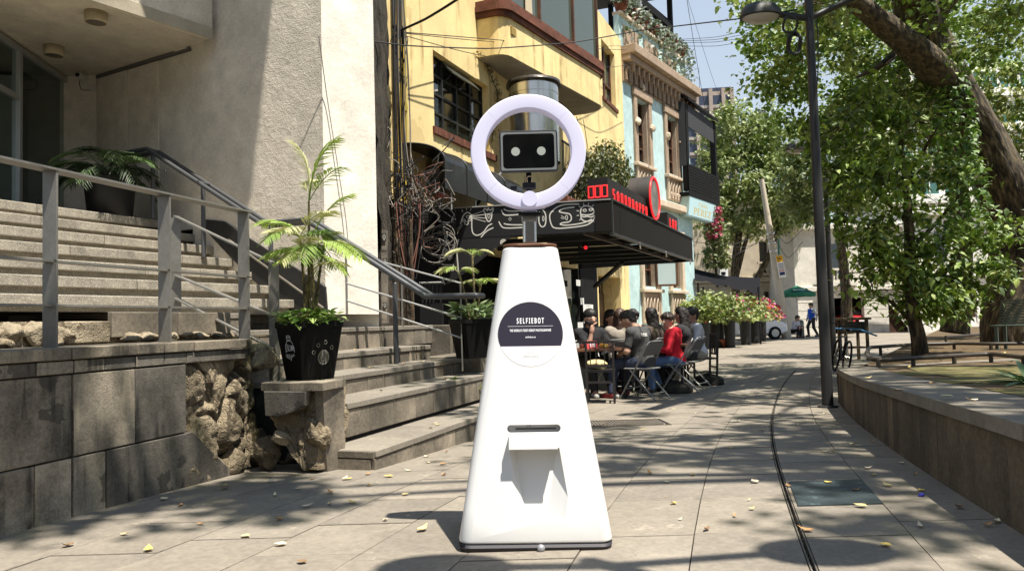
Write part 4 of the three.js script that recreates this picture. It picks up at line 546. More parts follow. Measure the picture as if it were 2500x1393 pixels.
  // column
  part('column', [rbox(0.062, 0.15, 0.05, 0.016, 0, 1.348, 0, 4)], M.steel, t); part('column_cap', [rbox(0.07, 0.05, 0.056, 0.006, 0, 1.405, 0, 2)], mat(L(0.42, 0.42, 0.40), 0.35, { metalness: 0.8 }), t);
  part('mount_arm', [box(0.024, 0.3, 0.02, 0, 1.56, -0.01), box(0.1, 0.014, 0.05, 0, 1.41, 0.03), box(0.05, 0.06, 0.04, 0, 1.665, 0.02)], M.black, t);
  const Y0 = 1.682, Z0 = 0.07;
  // ring light: four diffuser segments with fine seams
  const ring = thing('x', '', ''); scene.remove(ring); ring.name = 'ring_light'; taken.x = undefined; ring.userData = {}; t.add(ring); ring.position.set(-0.003, Y0, Z0);
  const rm = new THREE.MeshPhysicalMaterial({ color: L(0.60, 0.585, 0.71), roughness: 0.5, emissive: L(0.72, 0.68, 1.0), emissiveIntensity: 0.09 });
  const prof = []; const Ri = 0.190, Ro = 0.255, dz = 0.03; prof.push([Ri, -dz]); for (let i = 0; i <= 6; i++) { const a = i / 6 * Math.PI / 2; prof.push([Ri + 0.006 - 0.006 * Math.cos(a), dz - 0.006 + 0.006 * Math.sin(a)]); } prof.push([(Ri + Ro) / 2, dz + 0.0015]); for (let i = 6; i >= 0; i--) { const a = i / 6 * Math.PI / 2; prof.push([Ro - 0.007 + 0.007 * Math.cos(a), dz - 0.007 + 0.007 * Math.sin(a)]); } prof.push([Ro, -dz], [Ri, -dz]);
  for (let k = 0; k < 4; k++) { const g = new THREE.LatheGeometry(prof.map(v => new THREE.Vector2(v[0], v[1])), 32, Math.PI / 4 + k * Math.PI / 2 + 0.0016, Math.PI / 2 - 0.0032); g.rotateX(Math.PI / 2); part('diffuser_segment', clean(g), rm, ring); }
  { const g = new THREE.LatheGeometry([[Ri + 0.006, -dz + 0.003], [Ro - 0.006, -dz + 0.003], [Ro - 0.006, dz - 0.006], [Ri + 0.006, dz - 0.006], [Ri + 0.006, -dz + 0.003]].map(v => new THREE.Vector2(...v)), 48); g.rotateX(Math.PI / 2); part('housing', clean(g), mat(L(0.5, 0.48, 0.58), 0.6), ring); }
  { const g = new THREE.CylinderGeometry(0.034, 0.036, 0.05, 28); g.rotateX(Math.PI / 2); g.translate(0.003, -0.212, 0.012); part('socket_cover', clean(g), rm, ring); }
  // tablet
  const tb = thing('x', '', ''); scene.remove(tb); tb.name = 'tablet'; taken.x = undefined; tb.userData = {}; t.add(tb); tb.position.set(-0.001, 1.684, 0.075); tb.rotation.z = 0.012;
  const outline = (w, h, r) => { const s = []; for (const [sx_, sy_, a0] of [[1, 1, 0], [-1, 1, 1], [-1, -1, 2], [1, -1, 3]]) for (let i = 0; i <= 5; i++) { const a = (a0 + i / 5) * Math.PI / 2; s.push([sx_ * (w / 2 - r) + r * Math.cos(a), sy_ * (h / 2 - r) + r * Math.sin(a)]); } return s; };
  part('case', plate(outline(0.258, 0.186, 0.014), -0.008, 0.012, 0.003), mat(L(0.012, 0.012, 0.014), 0.4), tb);
  part('bezel_frame', plate(outline(0.245, 0.171, 0.006), 0.0121, 0.0135, 0, [outline(0.228, 0.154, 0.016)]), mat(L(0.25, 0.26, 0.25), 0.4, { metalness: 0.4 }), tb);
  const scr = part('screen', plate(outline(0.229, 0.155, 0.016), 0.0121, 0.0132), new THREE.MeshPhysicalMaterial({ color: L(0.004, 0.004, 0.005), roughness: 0.06 }), tb);
  for (const s of [-1, 1]) { const g = new THREE.CylinderGeometry(0.0192, 0.0192, 0.0006, 32); g.rotateX(Math.PI / 2); g.translate(s * 0.057 - 0.001, -0.001, 0.0136); part('eye', clean(g), mat(L(0.36, 0.38, 0.34), 0.5), scr); }
  part('camera_unit', [rbox(0.06, 0.03, 0.035, 0.006, 0.0, 1.535, 0.045), rbox(0.03, 0.02, 0.02, 0.004, -0.07, 1.525, 0.05)], M.black, t); part('cable_loop', tube([V(-0.008, 1.55, 0.06), V(-0.01, 1.57, 0.062), V(0.0, 1.577, 0.062), V(0.012, 1.572, 0.062), V(0.01, 1.55, 0.06)], 0.0022, 6), mat(L(0.5, 0.38, 0.24), 0.4, { metalness: 0.5 }), t);
}
// ---------------------------------------------------------------- yellow building
const FY = new Frame(-1.84, 11.5, 0.41, 1), FYend = FY.x(1537, 0, 700);
const bo = FY.w(FYend, 0), FB = new Frame(bo.x, -bo.z, 0.657, 1);
M.yellow = bump(mat(L(0.9, 0.75, 0.39), 0.92, { map: T.yellow }), T.fine, 0.003);
M.brick = bump(mat(L(0.36, 0.115, 0.055), 0.9, { map: T.gray }), T.fine, 0.003);
M.wood = mat(L(0.26, 0.13, 0.08), 0.7, { map: T.wood });
M.frameblack = mat(L(0.02, 0.022, 0.02), 0.5);
M.winglass = new THREE.MeshPhysicalMaterial({ color: L(0.012, 0.016, 0.013), roughness: 0.04, reflectivity: 0.75 });
M.winglass2 = new THREE.MeshPhysicalMaterial({ color: L(0.09, 0.11, 0.08), roughness: 0.05, reflectivity: 0.8, metalness: 0.25 });
const rect = (x0, x1, y0, y1) => [[x0, y0], [x1, y0], [x1, y1], [x0, y1]];
{
  const b = FY.group('yellow_building', 'yellow plastered building with red brick trim and projecting bay window', 'building');
  const A = [1.53, 3.86, 4.32, 5.67], B = [12.75, 14.4, 7.85, 9.7], D = [FY.x(1462, 0, 720), FY.x(1516, 0, 720), -0.3, 2.25];
  part('wall', plate(rect(0.0, FYend, -0.4, 10.5), -0.3, 0, 0, [rect(...A), rect(...B), rect(...D), rect(3.0, 9.6, -0.3, 2.3)]), M.yellow, b);
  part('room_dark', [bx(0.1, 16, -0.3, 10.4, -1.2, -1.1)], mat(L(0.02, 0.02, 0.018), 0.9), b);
  part('end_wall', bx(FYend - 0.3, FYend - 0.004, -0.4, 10.5, -5, -0.31), M.yellow, b); part('near_wall', bx(0.004, 0.3, -0.4, 10.5, -5, -0.31), M.yellow, b);
  // gridded steel window with an open pane
  const w = part('window', bx(A[0], A[1], A[2], A[3], -0.19, -0.17), M.winglass, b);
  const fr = []; for (let i = 0; i <= 4; i++) { const x = A[0] + (A[1] - A[0]) * i / 4; fr.push(bx(x - 0.022, x + 0.022, A[2], A[3], -0.165, -0.13)); } for (let j = 0; j <= 4; j++) { const y = A[2] + (A[3] - A[2]) * j / 4; fr.push(bx(A[0], A[1], y - 0.02, y + 0.02, -0.164, -0.132)); } part('frame', fr, M.frameblack, w);
  for (const k of [1, 2]) { const x0 = A[0] + (A[1] - A[0]) * k / 4, x1 = x0 + (A[1] - A[0]) / 4 - 0.03; const g = bx(x0, x1, -0.33, 0, -0.01, 0.01); move(g, 0, A[3] - 0.03, -0.12, 0, -0.75); part('open_pane', g, mat(L(0.1, 0.11, 0.1), 0.15, { metalness: 0.2 }), w); }
  // sill of soldier bricks
  for (let i = 0, x = 1.46; x < 4.1; x += 0.122, i++) part('sill_brick', cbox(x, x + 0.114, 4.18, 4.315, -0.28, 0.05 + rr(-0.004, 0.004), 0.006), M.brick, b);
  // tall window right of the bay
  const w2 = part('window', bx(B[0], B[1], B[2], B[3], -0.24, -0.22), M.winglass2, b); part('frame', [bx(B[0], B[0] + 0.07, B[2], B[3], -0.215, -0.15), bx(B[1] - 0.07, B[1], B[2], B[3], -0.215, -0.15), bx((B[0] + B[1]) / 2 - 0.04, (B[0] + B[1]) / 2 + 0.04, B[2], B[3], -0.214, -0.15), bx(B[0], B[1], 8.5, 8.57, -0.213, -0.151)], M.wood, w2);
  part('sill', bx(B[0] - 0.1, B[1] + 0.1, B[2] - 0.12, B[2] - 0.005, -0.28, 0.06), M.brick, b);
  // bay: plan outline with rounded corners
  const bayP = [[3.4, 0.002], [3.4, 0.36]]; for (let i = 0; i <= 5; i++) { const a = i / 5 * Math.PI / 2; bayP.push([3.75 - 0.35 * Math.cos(a), 0.36 + 0.28 * Math.sin(a)]); } for (let i = 0; i <= 8; i++) { const a = i / 8 * Math.PI / 2; bayP.push([7.75 + 0.55 * Math.sin(a), 0.72 + 0.55 * Math.cos(a)]); } bayP.push([8.3, 0.002]);
  const bayG = (y0, y1, off) => { const c = [5.8, 0.3]; const pts = bayP.map(([x, z]) => [x + Math.sign(x - c[0]) * (Math.abs(x - c[0]) > 1.4 ? off : 0), z < 0.1 ? z : z + off]); const s = new THREE.Shape(pts.map(p => new THREE.Vector2(p[0], -p[1]))); const g = new THREE.ExtrudeGeometry(s, { depth: y1 - y0, bevelEnabled: false }); g.rotateX(-Math.PI / 2); g.translate(0, y0, 0); return uvs(g); };
  const bay = part('bay', bayG(6.12, 6.87, 0), M.yellow, b);
  part('soffit', bayG(6.1, 6.118, -0.02), mat(L(0.36, 0.34, 0.30), 0.95, { map: T.plaster }), bay);
  for (const [y, o] of [[6.872, 0.045], [6.985, 0.085], [7.098, 0.055]]) part('brick_band', bayG(y, y + 0.108, o), M.brick, bay);
  part('vent_niche', bx(3.62, 4.05, 6.56, 6.72, 0.6, 0.655), mat(L(0.3, 0.2, 0.05), 0.9), bay);
  // glazing of the bay
  const gz = (x, a = 3.75, c = 8.1) => 0.6 + (x - a) / (c - a) * 0.6; part('bay_glass', hexa([V(3.6, 7.21, 0.5), V(7.9, 7.21, 1.17), V(7.9, 7.21, 1.1), V(3.6, 7.21, 0.44)], [V(3.6, 9.6, 0.5), V(7.9, 9.6, 1.17), V(7.9, 9.6, 1.1), V(3.6, 9.6, 0.44)]), M.winglass2, b);
  part('curtain', hexa([V(4.4, 7.21, 0.66), V(4.7, 7.21, 0.7), V(4.7, 7.21, 0.69), V(4.4, 7.21, 0.65)], [V(4.45, 9.6, 0.66), V(4.6, 9.6, 0.685), V(4.6, 9.6, 0.68), V(4.45, 9.6, 0.65)]), mat(L(0.5, 0.42, 0.28), 0.9), b);
  part('bay_side_glass', hexa([V(7.92, 7.21, 1.15), V(8.25, 7.21, 0.9), V(8.25, 7.21, 0.1), V(7.9, 7.21, 0.1)], [V(7.92, 9.6, 1.15), V(8.25, 9.6, 0.9), V(8.25, 9.6, 0.1), V(7.9, 9.6, 0.1)]), M.winglass2, b);
  for (const x of [3.62, 5.0, 6.6, 7.9]) part('bay_mullion', bar(V(x, 7.2, 0.5 + (x - 3.6) / 4.3 * 0.67 + 0.02), V(x, 9.6, 0.5 + (x - 3.6) / 4.3 * 0.67 + 0.02), 0.07, 0.07), M.wood, b);
  part('bay_roof', bayG(9.6, 10.2, 0.1), M.yellow, b);
  // street door in a reveal
  const d = part('door', [bx(D[0], (D[0] + D[1]) / 2 - 0.01, -0.27, 1.75, -0.62, -0.56), bx((D[0] + D[1]) / 2 + 0.01, D[1], -0.27, 1.75, -0.62, -0.56)], mat(L(0.3, 0.24, 0.16), 0.7, { map: T.wood }), b); part('panel', [bx(D[0] + 0.2, D[0] + 0.9, 0.1, 0.7, -0.557, -0.545), bx(D[0] + 0.2, D[0] + 0.9, 0.85, 1.6, -0.557, -0.545), bx(D[1] - 0.9, D[1] - 0.2, 0.1, 0.7, -0.557, -0.545), bx(D[1] - 0.9, D[1] - 0.2, 0.85, 1.6, -0.557, -0.545)], mat(L(0.34, 0.27, 0.18), 0.7, { map: T.wood }), d);
  part('reveal', [bx(D[1] - 0.002, D[1] + 0.2, -0.3, 2.35, -0.75, -0.302)], M.yellow, b);
  part('transom_grille', Array.from({ length: 9 }, (_, i) => bx(D[0] + (D[1] - D[0]) * (i + 0.5) / 9 - 0.012, D[0] + (D[1] - D[0]) * (i + 0.5) / 9 + 0.012, 1.78, 2.25, -0.6, -0.57)), M.frameblack, b);
  // black shopfront under the canopy
  part('lower_wall', bx(0.0, 0.598, -0.35, 2.85, 0.004, 0.045), bump(mat(L(0.3, 0.26, 0.21), 1, { map: T.rubble }), T.lump, 0.02), b); for (const [u0, u1] of [[0.6, 3.0], [9.6, D[0] - 0.3]]) part('shop_wall', bx(u0, u1, -0.35, 2.9, 0.004, 0.05), M.blackmatte, b);
  for (let i = 0; i < 16; i++) part('shutter_slat', bx(3.05 + i * 0.2, 3.2 + i * 0.2, -0.3, 1.2, -0.05, 0.03), mat(L(0.03, 0.03, 0.03), 0.35, { metalness: 0.4 }), b);
  part('shop_glass', bx(6.4, 9.5, 0.0, 2.25, -0.1, -0.08), M.winglass, b); part('shop_mullion', [bx(6.35, 6.45, -0.3, 2.3, -0.08, 0.02), bx(7.9, 8.0, -0.3, 2.3, -0.08, 0.02), bx(9.5, 9.6, -0.3, 2.3, -0.08, 0.02)], M.frameblack, b);
  part('canopy_ledge', Array.from({ length: 22 }, (_, i) => cbox(7.0 + i * 0.25, 7.24 + i * 0.25, 3.5, 3.86, 0.004, 0.6, 0.01)), M.brick, b);
  // utility pipes down the corner
  for (const [x, r, m] of [[0.28, 0.035, 0], [0.4, 0.028, 0], [0.5, 0.022, 1], [0.14, 0.03, 2]]) part('conduit', pipe([V(x, 2.6 + r * 8, 0.05), V(x, 4.2, 0.05), V(x + 0.02, 7, 0.05)], r, 8), [mat(L(0.62, 0.44, 0.05), 0.5), mat(L(0.5, 0.4, 0.12), 0.6), M.cable][m], b);
  part('pipe_valve', [cyl(0.05, 0.05, 0.12, 0.4, 4.3, 0.06, 12), box(0.16, 0.03, 0.03, 0.4, 4.37, 0.07)], mat(L(0.5, 0.36, 0.05), 0.4, { metalness: 0.5 }), b);
  part('dark_fitting', [rock(0.07, 0.1, 0.07, 201, 1), move(rock(0.09, 0.09, 0.08, 203, 1), 0.05, -0.25, 0), move(rock(0.07, 0.08, 0.07, 205, 1), 0.12, -0.42, 0.02)].map(g => move(g, 0.42, 3.35, 0.1)), M.black, b);
}
for (const [px, py, w, h, dd, lab] of [[1048, 440, 0.26, 0.42, 0.16, 'pale electric meter box on the yellow wall above the canopy'], [1075, 437, 0.14, 0.34, 0.14, 'narrow grey box half hidden behind the dark awning']]) { const [x, y] = FY.hit(px, py); const t = FY.group('meter_box', lab, 'box'); part('case', rbox(w, h, dd, 0.012, x, y, dd / 2 + 0.01), mat(L(0.5, 0.48, 0.42), 0.6, { map: T.gray }), t); part('cover', [rbox(w * 0.5, h * 0.7, 0.02, 0.006, x - w * 0.12, y, dd + 0.018)], mat(L(0.6, 0.6, 0.58), 0.4, { map: T.gray }), t); }
{ const t = thing('terminal_box', 'beige cable terminal box with ridged lid amid the tangled wires', 'box'), p = at(1033, 522, 11.9); t.position.copy(p); t.rotation.y = 0.3; part('case', rbox(0.15, 0.3, 0.1, 0.01), mat(L(0.42, 0.38, 0.31), 0.6, { map: T.gray }), t); for (let i = 0; i < 5; i++) part('rib', box(0.12, 0.008, 0.01, 0.01, -0.1 + i * 0.045, 0.053), mat(L(0.3, 0.27, 0.22), 0.6), t); }
// exhaust duct behind the ring light
{ const t = thing('exhaust_duct', 'large shiny steel exhaust duct under the bay window', 'duct'), c = at(1306, 330, 15.2), top = at(1306, 205, 15.2).y; t.position.set(c.x, 0, c.z); const r = 0.5; part('pipe', [cyl(r, r, top - 4.1, 0, 4.1, 0, 36, true)], M.steel, t); for (const y of [4.15, 5.0, top - 0.25]) part('band', cyl(r + 0.008, r + 0.008, 0.03, 0, y, 0, 36, true), M.steel, t); part('hood', [lathe([[0, top + 0.02], [r + 0.05, top + 0.02], [r + 0.06, top - 0.06], [r + 0.01, top - 0.03]].map(([a, b]) => [a, b]), 36)], mat(L(0.1, 0.09, 0.08), 0.35, { metalness: 0.8 }), t); }
// dark awning on the terrace
{ const t = FY.group('terrace_awning', 'dark curved awning on the terrace above the painted canopy', 'awning'); const [x0] = FY.hit(1072, 450, 0.7), [x1] = FY.hit(1240, 430, 0.7); const P = []; for (let i = 0; i <= 7; i++) { const a = i / 7 * Math.PI / 2; P.push([0.8 * Math.sin(a), 3.42 + 0.34 * Math.cos(a)]); } P.push([0.8, 2.98], [0.78, 2.98], [0.78, 3.4]); for (let i = 6; i >= 0; i--) { const a = i / 7 * Math.PI / 2; P.push([0.78 * Math.sin(a), 3.42 + 0.32 * Math.cos(a)]); }
  const s = new THREE.Shape(P.map(p => new THREE.Vector2(...p))); const g = new THREE.ExtrudeGeometry(s, { depth: 3.3, bevelEnabled: false }); g.rotateY(-Math.PI / 2); g.translate(x0 + 3.3, 0, 0); part('cover', uvs(g), mat(L(0.035, 0.034, 0.028), 0.35, { map: T.gray }), t); for (const x of [x0 + 0.01, x0 + 0.8, x0 + 1.6, x0 + 2.4]) part('rib', tube(P.slice(0, 9).map(([z, y]) => V(x, y + 0.004, z + 0.004)), 0.014, 6), M.frameblack, t); for (const x of [x0 + 0.3, x0 + 1.2, x0 + 2]) part('post', pipe([V(x, 2.7, 0.75), V(x, 3.05, 0.75)], 0.014, 8), M.alu, t); part('red_cushion', move(rock(0.22, 0.05, 0.1, 301, 2), x0 + 0.3, 2.93, 0.6, 0, 0, 0.1), mat(L(0.3, 0.07, 0.05), 0.8), t); }
// ---------------------------------------------------------------- restaurant canopy
const K1 = V(1.63, 0, -12.1), FK = new Frame(1.63, 12.1, 0.436, 1), FF = new Frame(-1.2, 12.62, 2.83, -0.52);
{
  const t = thing('restaurant_canopy', 'black restaurant canopy with white line drawings on its front board', 'canopy');
  const on = (f, n, g, m, o) => f.put(part(n, g, m, t, o)); const y0 = 2.33, y1 = 2.83, len = 7.1, fl = Math.hypot(2.83, 0.52);
  const TW = 2048, TH = 352; const X0 = 1062, X1 = 1499; const U = px => (px - X0) / (X1 - X0) * TW, W = (px, py) => { const f = (px - X0) / (X1 - X0), a = 519 - 31 * f, b = 586 - 22 * f; return (py - a) / (b - a) * TH; };
  const mural = canvasTex(TW, TH, (c, w, h) => {
    c.fillStyle = '#111010'; c.fillRect(0, 0, w, h); c.strokeStyle = '#d2cec4'; c.fillStyle = '#d2cec4'; c.lineCap = c.lineJoin = 'round'; c.lineWidth = 14;
    const ln = (pts, lw = 14) => { c.lineWidth = lw; c.beginPath(); const q = pts.map(([x, y]) => [U(x), W(x, y)]); c.moveTo(...q[0]); for (let i = 1; i < q.length - 1; i++) c.quadraticCurveTo(q[i][0], q[i][1], (q[i][0] + q[i + 1][0]) / 2, (q[i][1] + q[i + 1][1]) / 2); c.lineTo(...q[q.length - 1]); c.stroke(); };
    const el = (x, y, rx, ry, lw = 9) => { c.lineWidth = lw; c.beginPath(); c.ellipse(U(x), W(x, y), rx * TW / 437, ry * TH / 66, 0, 0, 6.3); c.stroke(); };
    // arching figure with an eye that beams at a horned head
    ln([[1111, 572], [1120, 548], [1128, 528], [1140, 522], [1150, 530], [1148, 555], [1150, 572], [1162, 577], [1178, 570], [1190, 553], [1200, 549]]); ln([[1172, 580], [1184, 566], [1203, 558]]); el(1140, 533, 5, 2.5); el(1128, 542, 4, 2.5); el(1143, 540, 4, 2.5); el(1135, 548, 5, 3.5); ln([[1143, 532], [1180, 519]], 7); ln([[1143, 533], [1184, 527]], 7); ln([[1143, 534], [1186, 536]], 7); ln([[1145, 535], [1184, 544]], 7);
    ln([[1184, 524], [1186, 540], [1194, 545], [1200, 536], [1201, 524]]); ln([[1184, 524], [1178, 518], [1186, 512], [1190, 521], [1192, 510], [1196, 520], [1206, 509], [1203, 524], [1188, 526]]); el(1193, 530, 4, 2.5, 7); ln([[1190, 536], [1196, 536]], 7); for (const [a, b, d, e] of [[1124, 518, 1126, 522], [1136, 513, 1136, 518], [1148, 515, 1146, 519]]) ln([[a, b], [d, e]], 8);
    // lying legs
    ln([[1226, 517], [1230, 527], [1240, 529], [1290, 524]]); ln([[1233, 514], [1238, 520], [1290, 516]]); ln([[1219, 544], [1224, 556], [1236, 559], [1290, 556]]); ln([[1232, 548], [1240, 551], [1290, 550]]); el(1247, 537, 3, 3, 5); ln([[1236, 508], [1244, 505]], 6);
    // face behind the column and the big lying figure holding a burger
    ln([[1322, 520], [1318, 540], [1324, 555], [1334, 554], [1338, 540], [1337, 522], [1330, 514]]); el(1331, 535, 2, 5, 8); el(1333, 507, 4, 4, 7);
    ln([[1420, 499], [1390, 499], [1366, 506], [1350, 520], [1346, 530], [1350, 550], [1358, 559], [1400, 556], [1440, 550], [1452, 541]]); ln([[1408, 507], [1384, 509], [1368, 517], [1380, 521], [1398, 522], [1402, 534], [1396, 543], [1378, 544], [1370, 549], [1390, 551], [1430, 545], [1450, 536]]); el(1389, 532, 2.5, 5, 8); ln([[1376, 528], [1384, 532]], 7); ln([[1375, 533], [1383, 535]], 7); c.beginPath(); c.arc(U(1356), W(1356, 518), 6, 0, 7); c.fill();
    ln([[1424, 524], [1423, 512], [1432, 503], [1445, 503], [1456, 510], [1458, 522], [1440, 526], [1424, 524]]); ln([[1424, 527], [1430, 531], [1440, 528], [1450, 531], [1458, 526]]); ln([[1424, 531], [1427, 539], [1440, 541], [1455, 538], [1458, 530]]); el(1434, 514, 4, 2.5); el(1449, 512, 4, 2.5); for (let i = 0; i < 13; i++) { const a = i / 13 * 6.28; ln([[1441 + 22 * Math.cos(a), 521 + 21 * Math.sin(a)], [1441 + 27 * Math.cos(a), 521 + 25 * Math.sin(a)]], 8); }
  });
  const bg = new THREE.PlaneGeometry(fl, y1 - y0); bg.translate(fl / 2, (y0 + y1) / 2, 0.003); on(FF, 'front_board', [clean(bg)], mat(0xffffff, 0.55, { map: mural }), { label: 'black board with white doodle figures and a burger' }); on(FF, 'board_back', bx(0, fl, y0, y1, -0.05, 0), M.blackmatte); on(FF, 'top_edge', bx(-0.05, fl, y1 + 0.002, y1 + 0.02, -0.06, 0.03), mat(L(0.3, 0.29, 0.27), 0.5), t);
  // mesh-covered side
  const meshT = canvasTex(256, 256, (c) => { c.fillStyle = '#080808'; c.fillRect(0, 0, 256, 256); c.strokeStyle = '#2c2823'; c.lineWidth = 7; for (let i = -8; i < 16; i++) { c.beginPath(); c.moveTo(i * 32, 0); c.lineTo(i * 32 + 256, 256); c.moveTo(i * 32 + 256, 0); c.lineTo(i * 32, 256); c.stroke(); } }); meshT.wrapS = meshT.wrapT = THREE.RepeatWrapping; meshT.repeat.set(2.2, 3.4);
  const meshM = new THREE.MeshPhysicalMaterial({ color: 0xffffff, roughness: 0.7, specularIntensity: 0.25, map: meshT });
  on(FK, 'side_mesh', bx(0.02, len, y0 - 0.02, y1, -0.03, 0), meshM); on(FK, 'side_frame', [bx(0, len + 0.02, y0 - 0.06, y0 - 0.022, -0.05, 0.02), bx(0, len + 0.02, y1 + 0.002, y1 + 0.03, -0.05, 0.02), bx(0, 0.04, y0 - 0.02, y1, -0.02, 0.02)], M.frameblack);
  on(FF, 'corner_mesh', bx(fl - 0.26, fl - 0.003, y0, y1 - 0.004, 0.006, 0.02), meshM);
  { const q = (p, y) => V(p.x, y, p.z), P = [FF.w(0, 0), FF.w(fl, 0, -0.01), FK.w(len, 0, -0.01), FY.w(FY.hit(1500, 600)[0] * 0.62, 0, 0.06)]; part('roof', hexa(P.map(p => q(p, y1 - 0.06)), P.map(p => q(p, y1 - 0.01))), M.blackmatte, t); }
  for (let i = 0; i < 7; i++) { const a = FK.w(0.3 + i * 1.1, y0 + 0.06, -0.06), b = FY.w(1.6 + i * 1.15, y0 + 0.06, 0.1); part('beam', bar(a, b, 0.05, 0.09), M.frameblack, t); }
  part('beam', bar(FK.w(0.1, y0 + 0.02, -0.5), FK.w(len, y0 + 0.02, -0.5), 0.05, 0.07), mat(L(0.12, 0.1, 0.08), 0.6), t);
  part('far_board', (() => { const a = FK.w(len, 0), b = FY.w(9.4, 0, 0.1); return bar(V(a.x, y0 + 0.2, a.z), V(b.x, y0 + 0.2, b.z), 0.05, 0.5); })(), M.blackmatte, t);
  // struts
  part('tie_rod', pipe([at(1118, 560, 12.45), at(1240, 400, 14.2)], 0.028, 8), mat(L(0.1, 0.095, 0.085), 0.5), t);
  part('brace', bar(at(1452, 700, 16.5), at(1520, 640, 15.2), 0.07, 0.07), M.frameblack, t);
  // gusset with lettering and a painted cat face at the wall end
  const gus = canvasTex(512, 512, (c) => { c.fillStyle = '#181717'; c.fillRect(0, 0, 512, 512); c.strokeStyle = c.fillStyle = '#cfcabd'; c.lineWidth = 9; c.lineCap = c.lineJoin = 'round'; const P = (...a) => { c.beginPath(); c.moveTo(a[0], a[1]); for (let i = 2; i < a.length; i += 2) c.lineTo(a[i], a[i + 1]); c.stroke(); };
    P(40, 60, 70, 10, 80, 40, 110, 40, 140, 8, 125, 60, 135, 230, 150, 270); P(40, 60, 20, 120, 0, 150); for (const [x, y, a, b] of [[48, 75, 14, 8], [98, 72, 14, 8], [75, 118, 17, 11], [75, 118, 6, 18]]) { c.beginPath(); c.ellipse(x, y, a, b, 0, 0, 7); c.stroke(); } P(74, 62, 70, 92, 78, 96); P(0, 150, 40, 170, 90, 172); P(0, 200, 40, 212, 100, 205); P(100, 170, 100, 205); P(20, 250, 40, 300); c.save(); c.translate(196, 268); c.rotate(-0.68); c.font = 'bold 44px sans-serif'; c.fillText('PANSALMON', 0, 0); c.restore(); c.beginPath(); c.arc(440, 40, 18, 0, 7); c.stroke(); c.beginPath(); c.arc(440, 40, 7, 0, 7); c.stroke(); });
  const gp = [[-0.02, y0 - 0.004], [1.25, y0 - 0.004], [1.15, y0 - 0.06], [0.22, y0 - 0.72], [-0.02, y0 - 0.78]]; const gg = plate(gp, -0.04, 0.0); { const p = gg.attributes.position, u = gg.attributes.uv; for (let i = 0; i < p.count; i++) u.setXY(i, (p.getX(i) + 0.02) / 1.3, 1 - (y0 - p.getY(i)) / 1.3); } on(FF, 'gusset', gg, mat(0xffffff, 0.6, { map: gus }), { label: 'black corner plate with painted cat face and slanting letters' });
}
